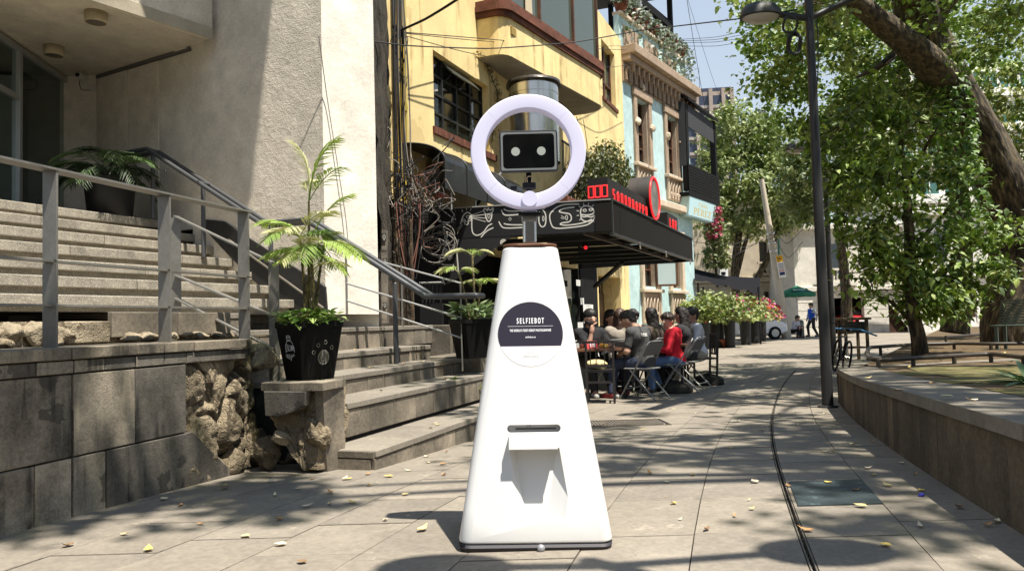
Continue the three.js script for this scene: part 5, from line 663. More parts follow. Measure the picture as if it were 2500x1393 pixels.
{ // sign boxes with red glowing tube letters
  const neon = mat(L(0.5, 0.02, 0.02), 0.4, { emissive: L(1, 0.03, 0.035), emissiveIntensity: 0.42 }), bxm = mat(L(0.03, 0.026, 0.022), 0.6, { map: T.gray });
  const glyphs = { 0: [[0, 0], [0, 1], [0.6, 1], [0.6, 0], [0, 0]], S: [[0.6, 1], [0, 1], [0, 0.5], [0.6, 0.5], [0.6, 0], [0, 0]], A: [[0, 0], [0, 0.8], [0.3, 1], [0.6, 0.8], [0.6, 0], [0.6, 0.45], [0, 0.45]], N: [[0, 0], [0, 1], [0.6, 1], [0.6, 0]], B: [[0, 0], [0, 1], [0.5, 1], [0.5, 0.55], [0, 0.5], [0.6, 0.5], [0.6, 0], [0, 0]], P: [[0, 0], [0, 1], [0.6, 1], [0.6, 0.5], [0, 0.5]], L: [[0, 1], [0, 0], [0.6, 0]], R: [[0, 0], [0, 1], [0.6, 1], [0.6, 0.5], [0, 0.5], [0.6, 0]] };
  const word = (t, w, fr, x, y, z, s, step) => { for (const [i, ch] of [...w].entries()) { const g = pipe(glyphs[ch].map(([a, b]) => V(x + i * step + a * s * 0.8, y + b * s, z)), 0.012, 6); fr.put(part('neon_letter', g, neon, t)); } };
  const t = thing('neon_sign', 'dark sign box with red neon letters along the canopy edge', 'sign'); FK.put(part('box', bx(0.05, 3.0, 2.865, 3.22, -0.4, -0.06), bxm, t)); word(t, 'SANNOBAPP0'.replace('O', '0'), FK, 0.25, 2.88, -0.03, 0.16, 0.25);
  const F2 = new Frame(FK.w(0.05, 0, -0.4).x, -FK.w(0.05, 0, -0.4).z, FK.w(0, 0).x - FK.w(0, 0, -0.4).x, -(FK.w(0, 0).z - FK.w(0, 0, -0.4).z)); word(t, '000', F2, 0.02, 2.9, 0.03, 0.18, 0.115);
  const t2 = thing('small_neon_sign', 'small dark box with red neon letters beyond the round sign', 'sign'); FK.put(part('box', bx(4.6, 5.7, 2.87, 3.2, -0.3, -0.06), bxm, t2)); word(t2, 'LAR', FK, 4.7, 2.9, -0.03, 0.18, 0.28);
  const [rx] = FK.hit(1585, 520, -0.1), r = thing('round_sign', 'brown drum-shaped sign with a pale face and red neon rim', 'sign'); const drum = new THREE.CylinderGeometry(0.44, 0.44, 0.42, 40); drum.rotateX(Math.PI / 2); drum.translate(rx, 3.28, -0.2); FK.put(part('drum', clean(drum), mat(L(0.085, 0.065, 0.05), 0.6, { map: T.gray }), r)); const face = new THREE.CylinderGeometry(0.36, 0.36, 0.01, 40); face.rotateX(Math.PI / 2); face.translate(rx, 3.28, 0.016); FK.put(part('face', clean(face), mat(L(0.5, 0.5, 0.44), 0.5, { map: T.gray }), r)); const ng = new THREE.TorusGeometry(0.41, 0.022, 8, 48); ng.translate(rx, 3.28, 0.025); FK.put(part('neon_rim', clean(ng), neon, r));
  for (const [i, x] of [1.7, 3.9, 6.6].entries()) { const l = FK.group('padlock', ['small brass padlock on the canopy rail near the neon sign', 'small brass padlock at the middle of the canopy rail', 'small brass padlock at the far end of the canopy rail'][i], 'padlock'); part('case', rbox(0.05, 0.06, 0.02, 0.005, x, 2.2, 0.03), mat(L(0.5, 0.42, 0.3), 0.35, { metalness: 0.8 }), l); part('shackle', tube([V(x - 0.015, 2.22, 0.03), V(x - 0.015, 2.27, 0.03), V(x, 2.285, 0.03), V(x + 0.015, 2.27, 0.03), V(x + 0.015, 2.22, 0.03)], 0.006, 6), M.steel, l); }
  const rl = thing('red_lamp', 'small red lamp glowing under the canopy', 'lamp', { pos: at(1430, 604, 13.5) }); part('lens', clean(new THREE.SphereGeometry(0.035, 14, 10)), neon, rl); part('body', cyl(0.06, 0.06, 0.08, 0, 0.01, -0.06, 14), M.black, rl);
}
// balcony railing with climbing plant behind the ring light
{ const t = FY.group('terrace_railing', 'black iron terrace railing overgrown with a climbing plant', 'railing'); const z = 0.45, x0 = FY.x(1375, z, 430), x1 = FY.x(1535, z, 430); for (let x = x0; x < x1; x += 0.11) part('baluster', pipe([V(x, 3.9, z), V(x, 5.2, z)], 0.011, 5), M.black, t); part('top_rail', bx(x0, x1, 5.2, 5.24, z - 0.02, z + 0.02), M.black, t); part('bottom_rail', bx(x0, x1, 3.87, 3.9, z - 0.02, z + 0.02), M.black, t);
  const v = FY.group('climbing_plant', 'leafy climbing plant trailing over the black terrace railing', 'plant'); leaves(v, 'foliage', leafGeo(0.12, 0.06), 5600, (i, o) => { const q = rnd(), x = x0 + (x1 - x0) * (0.12 + 0.88 * Math.pow(q, 0.7)), top = 4.9 + 1.3 * Math.sin(Math.PI * Math.min(1, q * 1.05)) * rr(0.5, 1); o.position.set(x + rr(-0.2, 0.2), 3.75 + (top - 3.75) * Math.sqrt(rnd()), z + 0.05 + rr(-0.3, 0.35)); o.rotation.set(rr(-1, 1), rnd() * 6.3, rr(-1.3, 0.2)); o.scale.setScalar(rr(0.6, 1.4)); }, k => [[0.07, 0.1, 0.02], [0.13, 0.16, 0.035], [0.22, 0.22, 0.06], [0.05, 0.07, 0.015]][Math.floor(k * 4)]); for (let i = 0; i < 9; i++) { const x = x0 + (x1 - x0) * (0.15 + i * 0.1); part('stem', tube([V(x, 3.85, z), V(x + rr(-0.2, 0.2), 4.5, z + 0.1), V(x + rr(-0.4, 0.4), 5.2, z + 0.1), V(x + rr(-0.5, 0.5), rr(5.5, 6.1), z + 0.1)], 0.009, 5), M.barkdark, v); } }
{ const t = FY.group('wall_creeper', 'thin dry creeper hanging down the yellow wall beside the window', 'plant'); const P = [[1163, 125], [1185, 150], [1200, 190], [1215, 230], [1208, 290], [1200, 350]].map(([a, b]) => V(...FY.hit(a, b, 0.03), 0.03)); part('stem', tube(P, 0.008, 5, 30), M.barkdark, t); const cv = new THREE.CatmullRomCurve3(P); leaves(t, 'foliage', leafGeo(0.06, 0.03), 240, (i, o) => { const p = cv.getPoint(rnd()); o.position.set(p.x + rr(-0.12, 0.12), p.y + rr(-0.1, 0.1), 0.04 + rr(0, 0.05)); o.rotation.set(rr(-1, 1), rnd() * 6, rr(-1, 1)); o.scale.setScalar(rr(0.6, 1.3)); }, k => k < 0.5 ? [0.15, 0.14, 0.05] : [0.2, 0.17, 0.08]); }
// ---------------------------------------------------------------- blue building
{
  const b = FB.group('blue_building', 'pale blue colonial building with carved stone window surrounds and cornice', 'building'); const W = 6.42;
  const blue = bump(mat(L(0.50, 0.70, 0.74), 0.9, { map: T.plaster }), T.fine, 0.002), stone = bump(mat(L(0.44, 0.335, 0.25), 0.95, { map: T.plaster }), T.lump, 0.02), pale = bump(mat(L(0.68, 0.56, 0.44), 0.95, { map: T.plaster }), T.lump, 0.012);
  const ups = [[1.02, 2.05, 6.5, 8.72], [3.85, 4.95, 6.5, 8.72]], los = [[1.15, 2.35, 2.05, 3.9], [3.8, 4.85, 2.05, 3.9]];
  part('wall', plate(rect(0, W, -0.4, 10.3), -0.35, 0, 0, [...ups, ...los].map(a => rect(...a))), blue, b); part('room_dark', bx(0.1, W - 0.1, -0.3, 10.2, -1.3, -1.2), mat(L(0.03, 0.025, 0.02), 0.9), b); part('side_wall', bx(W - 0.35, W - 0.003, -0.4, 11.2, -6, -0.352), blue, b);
  part('plinth', cbox(-0.02, W + 0.05, -0.4, 0.45, 0.003, 0.12, 0.02), bump(mat(L(0.5, 0.25, 0.19), 0.9, { map: T.plaster }), T.fine, 0.003), b); part('plinth_cap', cbox(-0.02, W + 0.06, 0.455, 0.66, 0.003, 0.22, 0.04), pale, b);
  for (const [i, a] of [...ups, ...los].entries()) { const up = i < 2; const [x0, x1, y0, y1] = a; const w = part('window', bx(x0 + 0.08, x1 - 0.08, y0, y1, -0.26, -0.24), M.winglass, b); const fr = [], n = 2, r = up ? 4 : 3; for (let k = 0; k <= n; k++) { const x = x0 + 0.05 + (x1 - x0 - 0.1) * k / n; fr.push(bx(x - 0.04, x + 0.04, y0, y1, -0.235, -0.17)); } for (let k = 0; k <= r; k++) { const y = y0 + 0.03 + (y1 - y0 - 0.06) * k / r; fr.push(bx(x0, x1, y - 0.03, y + 0.03, -0.234, -0.171)); } part('frame', fr, M.wood, w);
    // carved surround
    const sw = 0.26; part('stone_surround', [cbox(x0 - sw, x0 - 0.002, y0 - 0.1, y1 + 0.05, 0.003, 0.1, 0.02), cbox(x1 + 0.002, x1 + sw, y0 - 0.1, y1 + 0.05, 0.003, 0.1, 0.02), cbox(x0 - sw - 0.05, x1 + sw + 0.05, y1 + 0.052, y1 + 0.36, 0.003, 0.14, 0.03)], up ? stone : pale, b); part('stone_reveal', [bx(x0 - 0.001, x0 + 0.06, y0, y1, -0.34, 0.0), bx(x1 - 0.06, x1 + 0.001, y0, y1, -0.34, 0.0)], stone, b);
    part('stone_sill', cbox(x0 - sw - 0.06, x1 + sw + 0.06, y0 - 0.22, y0 - 0.102, 0.003, 0.2, 0.02), pale, b);
    if (up) for (const x of [x0 - sw * 0.5, x1 + sw * 0.5]) part('carved_knob', move(rock(0.13, 0.16, 0.12, 400 + x, 1, 0.2), x, y0 + 1.35, 0.14), pale, b);
    if (up) part('finial', move(rock(0.1, 0.16, 0.1, 430 + x0, 1, 0.2), (x0 + x1) / 2, y1 + 0.48, 0.1), pale, b);
    // tracery panel below
    const py0 = up ? y0 - 1.05 : 0.75, py1 = y0 - 0.24; part('panel_back', cbox(x0 - 0.2, x1 + 0.2, py0, py1, 0.003, 0.05), stone, b); const tr = [cbox(x0 - 0.2, x0 - 0.1, py0, py1, 0.052, 0.12), cbox(x1 + 0.1, x1 + 0.2, py0, py1, 0.052, 0.12)]; part('panel_frame', tr, pale, b); for (let k = 0; k < 4; k++) { const cx = x0 - 0.02 + (x1 - x0 + 0.04) * (k + 0.5) / 4, hh = py1 - py0; const arch = [V(cx - 0.1, py0 + 0.05, 0.09), V(cx - 0.1, py0 + hh * 0.5, 0.09), V(cx, py0 + hh * 0.82, 0.1), V(cx + 0.1, py0 + hh * 0.5, 0.09), V(cx + 0.1, py0 + 0.05, 0.09)]; part('tracery_arch', tube(arch, 0.03, 5, 14), pale, b); part('tracery_boss', move(rock(0.05, 0.07, 0.04, 440 + k, -1), cx, py0 + hh * 0.3, 0.09), pale, b); }
  }
  part('open_shutter', (() => { const g = [bx(0, 0.06, 0, 1.75, 0, 0.05), bx(0.72, 0.78, 0, 1.75, 0, 0.05), bx(0.06, 0.72, 0, 0.07, 0, 0.05), bx(0.06, 0.72, 1.68, 1.75, 0, 0.05), bx(0.06, 0.72, 0.9, 0.97, 0, 0.05)].map(q => move(q, 2.32, 2.06, 0.02, -1.1)); return g; })(), M.wood, b); part('shutter_glass', move(bx(0.06, 0.72, 0.07, 1.68, 0.02, 0.03), 2.32, 2.06, 0.02, -1.1), new THREE.MeshPhysicalMaterial({ color: L(0.5, 0.62, 0.62), roughness: 0.1, reflectivity: 0.8 }), b);
  part('ledge', cbox(2.3, W + 0.12, 5.0, 5.28, 0.003, 0.3, 0.05), pale, b); part('ledge', cbox(-0.0, 2.28, 5.0, 5.2, 0.003, 0.2, 0.05), pale, b);
  // cornice with small arches
  part('cornice', [cbox(-0.01, W + 0.15, 10.0, 10.32, -0.2, 0.55, 0.03), cbox(0, W + 0.1, 9.78, 9.998, -0.1, 0.36, 0.03)], stone, b); part('arch_band', bx(0, W + 0.02, 9.1, 9.78, 0.003, 0.06), stone, b); for (let k = 0; k < 15; k++) { const cx = 0.22 + k * 0.43; part('small_arch', tube([V(cx - 0.15, 9.12, 0.14), V(cx - 0.15, 9.42, 0.14), V(cx, 9.62, 0.15), V(cx + 0.15, 9.42, 0.14), V(cx + 0.15, 9.12, 0.14)], 0.05, 5, 12), stone, b); part('corbel', cbox(cx + 0.16, cx + 0.27, 9.5, 9.777, 0.062, 0.3, 0.02), stone, b); }
  // parapet
  part('parapet', [bx(0, W, 10.33, 11.45, -0.25, -0.05)], blue, b); for (const x of [0.9, 2.7, 4.6]) part('parapet_panel', cbox(x - 0.6, x + 0.7, 10.5, 11.2, -0.048, -0.01, 0.01), stone, b); part('parapet_cap', cbox(0, W + 0.05, 11.452, 11.58, -0.3, 0.05, 0.02), pale, b);
}
{ // roof pergola and plant pots on the parapet
  const t = FB.group('roof_pergola', 'black roof pergola with sloping cover above the flower pots', 'pergola'); for (const [x, z] of [[2.9, -0.5], [6.1, -0.5], [6.1, -3.2]]) part('post', bx(x - 0.09, x + 0.09, 11.3, 14.9, z - 0.09, z + 0.09), x < 3 ? mat(L(0.3, 0.3, 0.3), 0.6) : M.blackmatte, t); part('cover', hexa([V(-1, 14.9, 0.1), V(6.3, 14.3, 0.1), V(6.3, 14.7, -4), V(-1, 15.3, -4)], [V(-1, 15.0, 0.1), V(6.3, 14.4, 0.1), V(6.3, 14.8, -4), V(-1, 15.4, -4)]), mat(L(0.03, 0.032, 0.04), 0.7), t); part('beam', [bx(2.9, 6.1, 13.3, 13.6, -3.3, -3.1), bx(2.9, 6.1, 12.9, 13.2, -0.59, -0.41)], M.blackmatte, t);
  const cols = [[0.34, 0.38, 0.30], [0.22, 0.28, 0.18], [0.12, 0.18, 0.08], [0.5, 0.52, 0.46]];
  for (let i = 0; i < 7; i++) { const x = 0.25 + i * 0.95, p = FB.group('flower_pot', ['terracotta pot of pale trailing leaves next to the yellow wall', 'second terracotta pot on the parapet from the yellow wall', 'third terracotta pot on the parapet from the yellow wall', 'fourth terracotta pot on the parapet from the yellow wall', 'fifth terracotta pot on the parapet from the yellow wall', 'sixth terracotta pot on the parapet from the yellow wall', 'terracotta pot with long trailing leaves at the parapet corner'][i], 'flower pot', { group: 'pots of trailing plants on the parapet' }); const g = lathe([[0, 0], [0.17, 0], [0.24, 0.3], [0.27, 0.3], [0.27, 0.38], [0.22, 0.38], [0, 0.34]], 18); g.translate(x, 11.582 - 0.0, -0.06); part('pot', g, mat(L(0.45, 0.13, 0.06), 0.8, { map: T.gray }), p);
    leaves(p, 'foliage', leafGeo(0.16, 0.11), i === 6 ? 420 : 300, (k, o) => { const a = rnd() * 6.28, q = Math.sqrt(rnd()) * 0.48, hang = rnd() < (i > 2 ? 0.4 : 0.15); o.position.set(x + Math.cos(a) * q * (hang ? 0.7 : 1), hang ? 11.9 - rnd() * (i === 6 ? 2.0 : 1.4) : 11.95 + rr(-0.1, 0.4) * (1 - q), -0.03 + Math.sin(a) * q * 0.5 + (hang ? 0.3 : 0)); o.rotation.set(rr(-0.8, 0.8), rnd() * 6.3, rr(-1.2, 0.4)); o.scale.setScalar(rr(0.6, 1.3)); }, k => cols[Math.floor(k * 4)]); }
}
{ // balcony beyond the blue building with sign below
  const t = FB.group('corner_balcony', 'black covered balcony with cut-out railing beyond the blue building', 'balcony'); const zz = 0.4, x0 = FB.x(1679, zz, 420), x1 = FB.x(1750, zz, 380);
  part('roof', hexa([V(x0, 9.5, 0.55), V(x1, 9.35, 0.55), V(x1, 9.7, 0.01), V(x0, 9.8, 0.01)], [V(x0, 9.6, 0.55), V(x1, 9.45, 0.55), V(x1, 9.8, 0.01), V(x0, 9.9, 0.01)]), M.blackmatte, t); for (const x of [x0 + 0.1, x1 - 0.12]) part('post', bx(x - 0.11, x + 0.11, 5.9, 9.4, zz - 0.2, zz + 0.02), M.blackmatte, t); part('blind', hexa([V(x0 + 0.3, 8.5, zz), V(x1 - 0.3, 8.4, zz), V(x1 - 0.3, 8.4, zz - 0.03), V(x0 + 0.3, 8.5, zz - 0.03)], [V(x0 + 0.3, 9.4, zz), V(x1 - 0.3, 9.3, zz), V(x1 - 0.3, 9.3, zz - 0.03), V(x0 + 0.3, 9.4, zz - 0.03)]), mat(L(0.03, 0.03, 0.032), 0.8), t); part('side_blind', bx(x0 - 0.02, x0 + 0.02, 6.9, 9.45, 0.1, zz - 0.02), mat(L(0.05, 0.055, 0.06), 0.8), t);
  const holes = []; for (let i = 0; i < Math.floor((x1 - x0 - 0.15) / 0.11); i++) for (let j = 0; j < 9; j++) { const cx = x0 + 0.08 + i * 0.11 + (j % 2) * 0.05, cy = 5.93 + j * 0.115, r = rr(0.03, 0.042); holes.push([[cx - r, cy], [cx, cy - r * 1.2], [cx + r, cy], [cx, cy + r * 1.2]]); } part('railing_panel', plate(rect(x0 - 0.02, x1, 5.85, 6.95), zz + 0.03, zz + 0.06, 0, holes), M.blackmatte, t, { label: 'black railing with cut-out leaf pattern' }); part('floor', bx(x0 - 0.1, x1, 5.7, 5.84, 0.004, zz + 0.07), M.blackmatte, t);
  const s = FB.group('blue_sign_box', 'pale blue sign box with gold letters below the black balcony', 'sign'); part('box', hexa([V(x0, 4.9, 0.02), V(x1 - 0.5, 4.9, 0.02), V(x1 - 0.5, 4.9, 0.35), V(x0, 4.9, 0.35)], [V(x0, 5.68, 0.01), V(x1 - 0.5, 5.68, 0.01), V(x1 - 0.5, 5.68, 0.45), V(x0, 5.68, 0.45)]), mat(L(0.5, 0.7, 0.74), 0.8, { map: T.plaster }), s); const lt = canvasTex(512, 192, (c) => { c.fillStyle = '#bfdfe4'; c.fillRect(0, 0, 512, 192); c.fillStyle = '#c9b46a'; c.textAlign = 'center'; c.font = 'bold 66px serif'; c.fillText('CASA', 256, 72); c.font = 'bold 104px serif'; c.fillText('PEREZ', 256, 168); }); const pl = new THREE.PlaneGeometry(x1 - x0 - 0.5, 0.7); pl.rotateX(0.127); pl.translate((x0 + x1) / 2 - 0.25, 5.29, 0.408); part('lettering', pl, mat(0xffffff, 0.6, { map: lt }), s);
}
// ---------------------------------------------------------------- people (one smooth surface from joints), chairs, tables
function blob(bones, cell, k = 0.035, cut) { // bones: [a, b, ra, rb]
  const bb = new THREE.Box3(); for (const [a, b, ra, rb] of bones) { bb.expandByPoint(a.clone().addScalar(ra + 0.03)); bb.expandByPoint(a.clone().addScalar(-ra - 0.03)); bb.expandByPoint(b.clone().addScalar(rb + 0.03)); bb.expandByPoint(b.clone().addScalar(-rb - 0.03)); }
  const c = bb.getCenter(V()), s = bb.getSize(V()), S = Math.max(s.x, s.y, s.z), n = Math.min(96, Math.max(14, Math.ceil(S / cell))), mc = new MarchingCubes(n, new THREE.MeshBasicMaterial(), false, false, 60000); mc.isolation = 0;
  const pre = bones.map(([a, b, ra, rb]) => { const d = b.clone().sub(a); return [a.x, a.y, a.z, d.x, d.y, d.z, Math.max(1e-9, d.lengthSq()), ra, rb]; }), h = n / 2;
  for (let z = 0; z < n; z++) for (let y = 0; y < n; y++) for (let x = 0; x < n; x++) { const px = c.x + S / 2 * (x - h) / h, py = c.y + S / 2 * (y - h) / h, pz = c.z + S / 2 * (z - h) / h; let m = 9; for (const [ax, ay, az, dx, dy, dz, l, ra, rb] of pre) { const ex = px - ax, ey = py - ay, ez = pz - az; let t = (ex * dx + ey * dy + ez * dz) / l; t = t < 0 ? 0 : t > 1 ? 1 : t; const ux = ex - dx * t, uy = ey - dy * t, uz = ez - dz * t, q = Math.sqrt(ux * ux + uy * uy + uz * uz) - (ra + (rb - ra) * t); if (q < m + k) { const w = Math.max(k - Math.abs(m - q), 0) / k; m = Math.min(m, q) - w * w * k / 4; } } if (cut) m = Math.max(m, cut(px, py, pz)); mc.field[x + y * n + z * n * n] = -m; }
  mc.update(); const pos = new Float32Array(mc.positionArray.slice(0, mc.count * 3)); for (let i = 0; i < pos.length; i += 3) { pos[i] = c.x + pos[i] * S / 2; pos[i + 1] = c.y + pos[i + 1] * S / 2; pos[i + 2] = c.z + pos[i + 2] * S / 2; }
  let g = new THREE.BufferGeometry(); g.setAttribute('position', new THREE.BufferAttribute(pos, 3)); g = mergeVertices(g, 1e-4); g.computeVertexNormals(); return uvs(g.toNonIndexed());
}
const ik = (a, c, l1, l2, hint) => { const d = c.clone().sub(a), L_ = Math.min(d.length(), (l1 + l2) * 0.998); const dir = d.normalize(), x = (l1 * l1 - l2 * l2 + L_ * L_) / (2 * L_), h = Math.sqrt(Math.max(0, l1 * l1 - x * x)), up = hint.clone().addScaledVector(dir, -hint.dot(dir)).normalize(); return [a.clone().addScaledVector(dir, x).addScaledVector(up, h), a.clone().addScaledVector(dir, L_)]; };
const SK = mat(L(0.5, 0.29, 0.2), 0.6), SK2 = mat(L(0.42, 0.23, 0.15), 0.6);
function person(o) {
  const t = thing('person', o.label, 'person', { pos: o.pos, turn: o.turn }), s = o.s || 1, cell = o.cell || 0.02, v = a => V(a[0] * s, a[1] * s, a[2] * s), skin = o.skin || SK;
  const hip = v([0, o.hip ?? 0.55, 0]), lean = o.lean ?? 0.1, sl = o.side ?? 0, up = (q, f = 0) => V(hip.x + sl * q * s, hip.y + q * s * Math.cos(lean), hip.z + q * s * Math.sin(lean) + f * s);
  const belly = up(0.14, 0.015), chest = up(0.34), neck = up(0.5, -0.01), head = up(0.66, (o.bow ?? 0) * 0.1 + 0.02); if (o.bow) head.y -= o.bow * 0.04 * s;
  const yaw = o.yaw ?? 0, pit = o.pitch ?? 0, hq = new THREE.Quaternion().setFromEuler(new THREE.Euler(pit, yaw, o.tilt ?? 0, 'YXZ')), H = (x, y, z) => V(x * s, y * s, z * s).applyQuaternion(hq).add(head);
  const sh = [-1, 1].map(q => up(0.445, -0.005).add(V(q * 0.185 * s, 0, 0))), hj = [-1, 1].map(q => hip.clone().add(V(q * 0.095 * s, -0.02 * s, 0)));
  const hands = (o.hands || [[-0.15, 0.75, 0.35], [0.15, 0.75, 0.35]]).map(v), feet = (o.feet || [[-0.12, 0.09, 0.42], [0.12, 0.09, 0.42]]).map(v);
  const arm = [0, 1].map(i => ik(sh[i], hands[i], 0.29 * s, 0.26 * s, V((i ? 1 : -1) * 0.6, -0.7, -0.5))), leg = [0, 1].map(i => ik(hj[i], feet[i], 0.44 * s, 0.43 * s, V(0, o.stand ? 0.1 : 0.8, 1)));
  const S = q => q * s, body = [], shirt = [], pants = [], shoes = [];
  // head
  body.push([H(0, 0.03, -0.015), H(0, 0.04, -0.02), S(0.093), S(0.093)], [H(0, 0.0, 0.02), H(0, -0.075, 0.045), S(0.075), S(0.045)], [H(0, 0.015, 0.09), H(0, -0.025, 0.108), S(0.013), S(0.018)], [H(-0.09, 0.0, -0.01), H(-0.093, -0.03, -0.01), S(0.016), S(0.012)], [H(0.09, 0.0, -0.01), H(0.093, -0.03, -0.01), S(0.016), S(0.012)], [neck.clone(), H(0, -0.05, -0.02), S(0.06), S(0.052)]);
  const torso = [[hip, belly, S(0.135), S(0.125)], [belly, chest, S(0.125), S(0.135)], [chest, up(0.45), S(0.13), S(0.09)], [up(0.44), neck, S(0.085), S(0.06)], [hip.clone().add(V(-0.06 * s, 0, -0.02 * s)), hip.clone().add(V(0.06 * s, 0, -0.02 * s)), S(0.12), S(0.12)], [sh[0], sh[1], S(0.068), S(0.068)], [chest.clone().add(V(-0.08 * s, 0.03 * s, 0)), chest.clone().add(V(0.08 * s, 0.03 * s, 0)), S(0.115), S(0.115)]];
  body.push(...torso);
  for (const i of [0, 1]) { const [e, h] = arm[i]; body.push([sh[i], e, S(0.052), S(0.042)], [e, h, S(0.042), S(0.028)], [h, h.clone().add(h.clone().sub(e).setLength(S(0.05))), S(0.033), S(0.036)]); const [kn, an] = leg[i], toe = an.clone().add(V((i ? 1 : -1) * 0.02 * s, -0.05 * s, 0.15 * s)); body.push([hj[i], kn, S(0.088), S(0.062)], [kn, an, S(0.06), S(0.042)], [an, toe, S(0.04), S(0.03)]);
    const g = 0.014; pants.push([hj[i], kn, S(0.088 + g), S(0.064 + g)], [kn, an.clone().add(V(0, 0.01, 0)), S(0.064 + g), S(0.048 + g)]); shoes.push([an.clone().add(V(0, -0.045 * s, -0.03 * s)), toe.clone().add(V(0, -0.005, 0)), S(0.045), S(0.038)], [an.clone(), an.clone().add(V(0, -0.03 * s, 0)), S(0.048), S(0.05)]);
    const sg = 0.016; const el = sh[i].clone().lerp(e, o.sleeve === 'short' ? 0.68 : 1); shirt.push([sh[i], el, S(0.052 + sg), S(0.046 + sg)]); if (o.sleeve !== 'short') shirt.push([e, h.clone().lerp(e, 0.06), S(0.042 + sg), S(0.032 + sg)]); }
  for (const [a, b, ra, rb] of torso) shirt.push([a, b, ra + S(0.014), rb + S(0.014)]); shirt.splice(shirt.length - 4, 1);
  pants.push([hip.clone().add(V(-0.06 * s, -0.01 * s, -0.02 * s)), hip.clone().add(V(0.06 * s, -0.01 * s, -0.02 * s)), S(0.132), S(0.132)]);
  let bg = blob(body, cell); // fingers: four bent chains and a thumb from each palm
  if (!o.far) { const fing = []; for (const i of [0, 1]) { const [e, h] = arm[i], d = h.clone().sub(e).normalize(), side = V(0, 1, 0).cross(d).normalize(), dn = side.clone().cross(d).normalize(), base = h.clone().addScaledVector(d, S(0.065)); for (let f = 0; f < 4; f++) { const a = base.clone().addScaledVector(side, S((f - 1.5) * 0.02)), l = S([0.062, 0.075, 0.07, 0.055][f]), b = a.clone().addScaledVector(d, l * 0.6).addScaledVector(dn, l * 0.15), c = b.clone().addScaledVector(d, l * 0.35).addScaledVector(dn, l * 0.5); fing.push(pipe([a, b, c], S(0.0085), 6)); } const th = h.clone().addScaledVector(side, S(i ? -0.03 : 0.03)).addScaledVector(d, S(0.02)); fing.push(pipe([th, th.clone().addScaledVector(side, S(i ? -0.022 : 0.022)).addScaledVector(d, S(0.03)), th.clone().addScaledVector(side, S(i ? -0.02 : 0.02)).addScaledVector(d, S(0.058))], S(0.0095), 6)); } bg = mergeGeometries([bg, ...fing].map(clean)); }
  part('body', bg, skin, t); part('shirt', blob(shirt, cell, 0.03), o.shirt, t); part('trousers', blob(pants, cell, 0.03), o.trousers, t); part('shoes', blob(shoes, cell * 0.8, 0.02), o.shoes, t);
  const hm = o.hairM || mat(L(0.02, 0.015, 0.012), 0.6), hb = [[H(0, 0.055, -0.03), H(0, 0.045, -0.035), S(0.1), S(0.1)], [H(0, 0.09, 0.02), H(0, 0.07, -0.03), S(0.075), S(0.09)], [H(0, -0.02, -0.07), H(0, 0.04, -0.06), S(0.065), S(0.08)]]; const jit = o.curly ? 0.03 : 0.015;
  if (o.long) hb.push([H(-0.07, 0.0, -0.05), H(-0.07, -0.22, -0.08), S(0.05), S(0.045)], [H(0.07, 0.0, -0.05), H(0.07, -0.22, -0.08), S(0.05), S(0.045)], [H(0, 0, -0.08), H(0, -0.3, -0.11), S(0.07), S(0.06)]);
  if (o.fringe) hb.push([H(-0.06, 0.075, 0.06), H(0.06, 0.07, 0.065), S(0.04), S(0.04)], [H(-0.085, 0.03, 0.02), H(-0.085, 0.07, 0.0), S(0.025), S(0.03)], [H(0.085, 0.03, 0.02), H(0.085, 0.07, 0), S(0.025), S(0.03)]);
  const inv = hq.clone().invert(), tmp = V(); let hg = blob(hb, cell * 0.6, 0.03, (x, y, z) => { tmp.set(x, y, z).sub(head).applyQuaternion(inv).divideScalar(s); return s * Math.min(0.045 + (o.fringe ? -0.03 : 0) - tmp.y + 0.0, tmp.z - 0.045) ; }); { const p = hg.attributes.position; for (let i = 0; i < p.count; i++) { const x = p.getX(i), y = p.getY(i), z = p.getZ(i), f = (fbm(x * 26, y * 26, z * 26, 2) - 0.37) * jit * 2; tmp.set(x, y, z).sub(head).normalize(); p.setXYZ(i, x + tmp.x * f, y + tmp.y * f, z + tmp.z * f); } hg.computeVertexNormals(); }
  part('hair', hg, hm, t);
  if (!o.far) { for (const q of [-1, 1]) { const e = new THREE.SphereGeometry(S(0.0105), 8, 6); e.translate(...H(q * 0.034, 0.012, 0.083).toArray()); part('eye', clean(e), mat(L(0.03, 0.02, 0.015), 0.3), t); part('eyebrow', tube([H(q * 0.018, 0.034, 0.089), H(q * 0.036, 0.039, 0.084), H(q * 0.052, 0.033, 0.072)], S(0.006), 5), hm, t); } part('mouth', tube([H(-0.025, -0.055, 0.082), H(0, -0.054, 0.092), H(0.025, -0.055, 0.082)], S(0.006), 5), mat(L(0.25, 0.09, 0.07), 0.5), t); }
  if (o.beard) part('beard', blob([[H(-0.07, -0.03, 0.02), H(0, -0.09, 0.062), S(0.034), S(0.042)], [H(0.07, -0.03, 0.02), H(0, -0.09, 0.062), S(0.034), S(0.042)], [H(-0.03, -0.043, 0.082), H(0.03, -0.043, 0.082), S(0.014), S(0.014)]], cell * 0.5, 0.02), mat(L(0.02, 0.014, 0.01), 0.8), t);
  if (o.cap) part('cap', blob([[H(0, 0.06, -0.02), H(0, 0.065, -0.025), S(0.112), S(0.112)], [H(-0.06, 0.03, -0.11), H(0.06, 0.03, -0.11), S(0.022), S(0.022)], [H(-0.03, 0.02, -0.16), H(0.03, 0.02, -0.16), S(0.016), S(0.016)]], cell * 0.6, 0.02, (x, y, z) => { tmp.set(x, y, z).sub(head).applyQuaternion(inv).divideScalar(s); return (0.04 - tmp.y - Math.max(0, -tmp.z - 0.06)) * s; }), M.blackmatte, t);
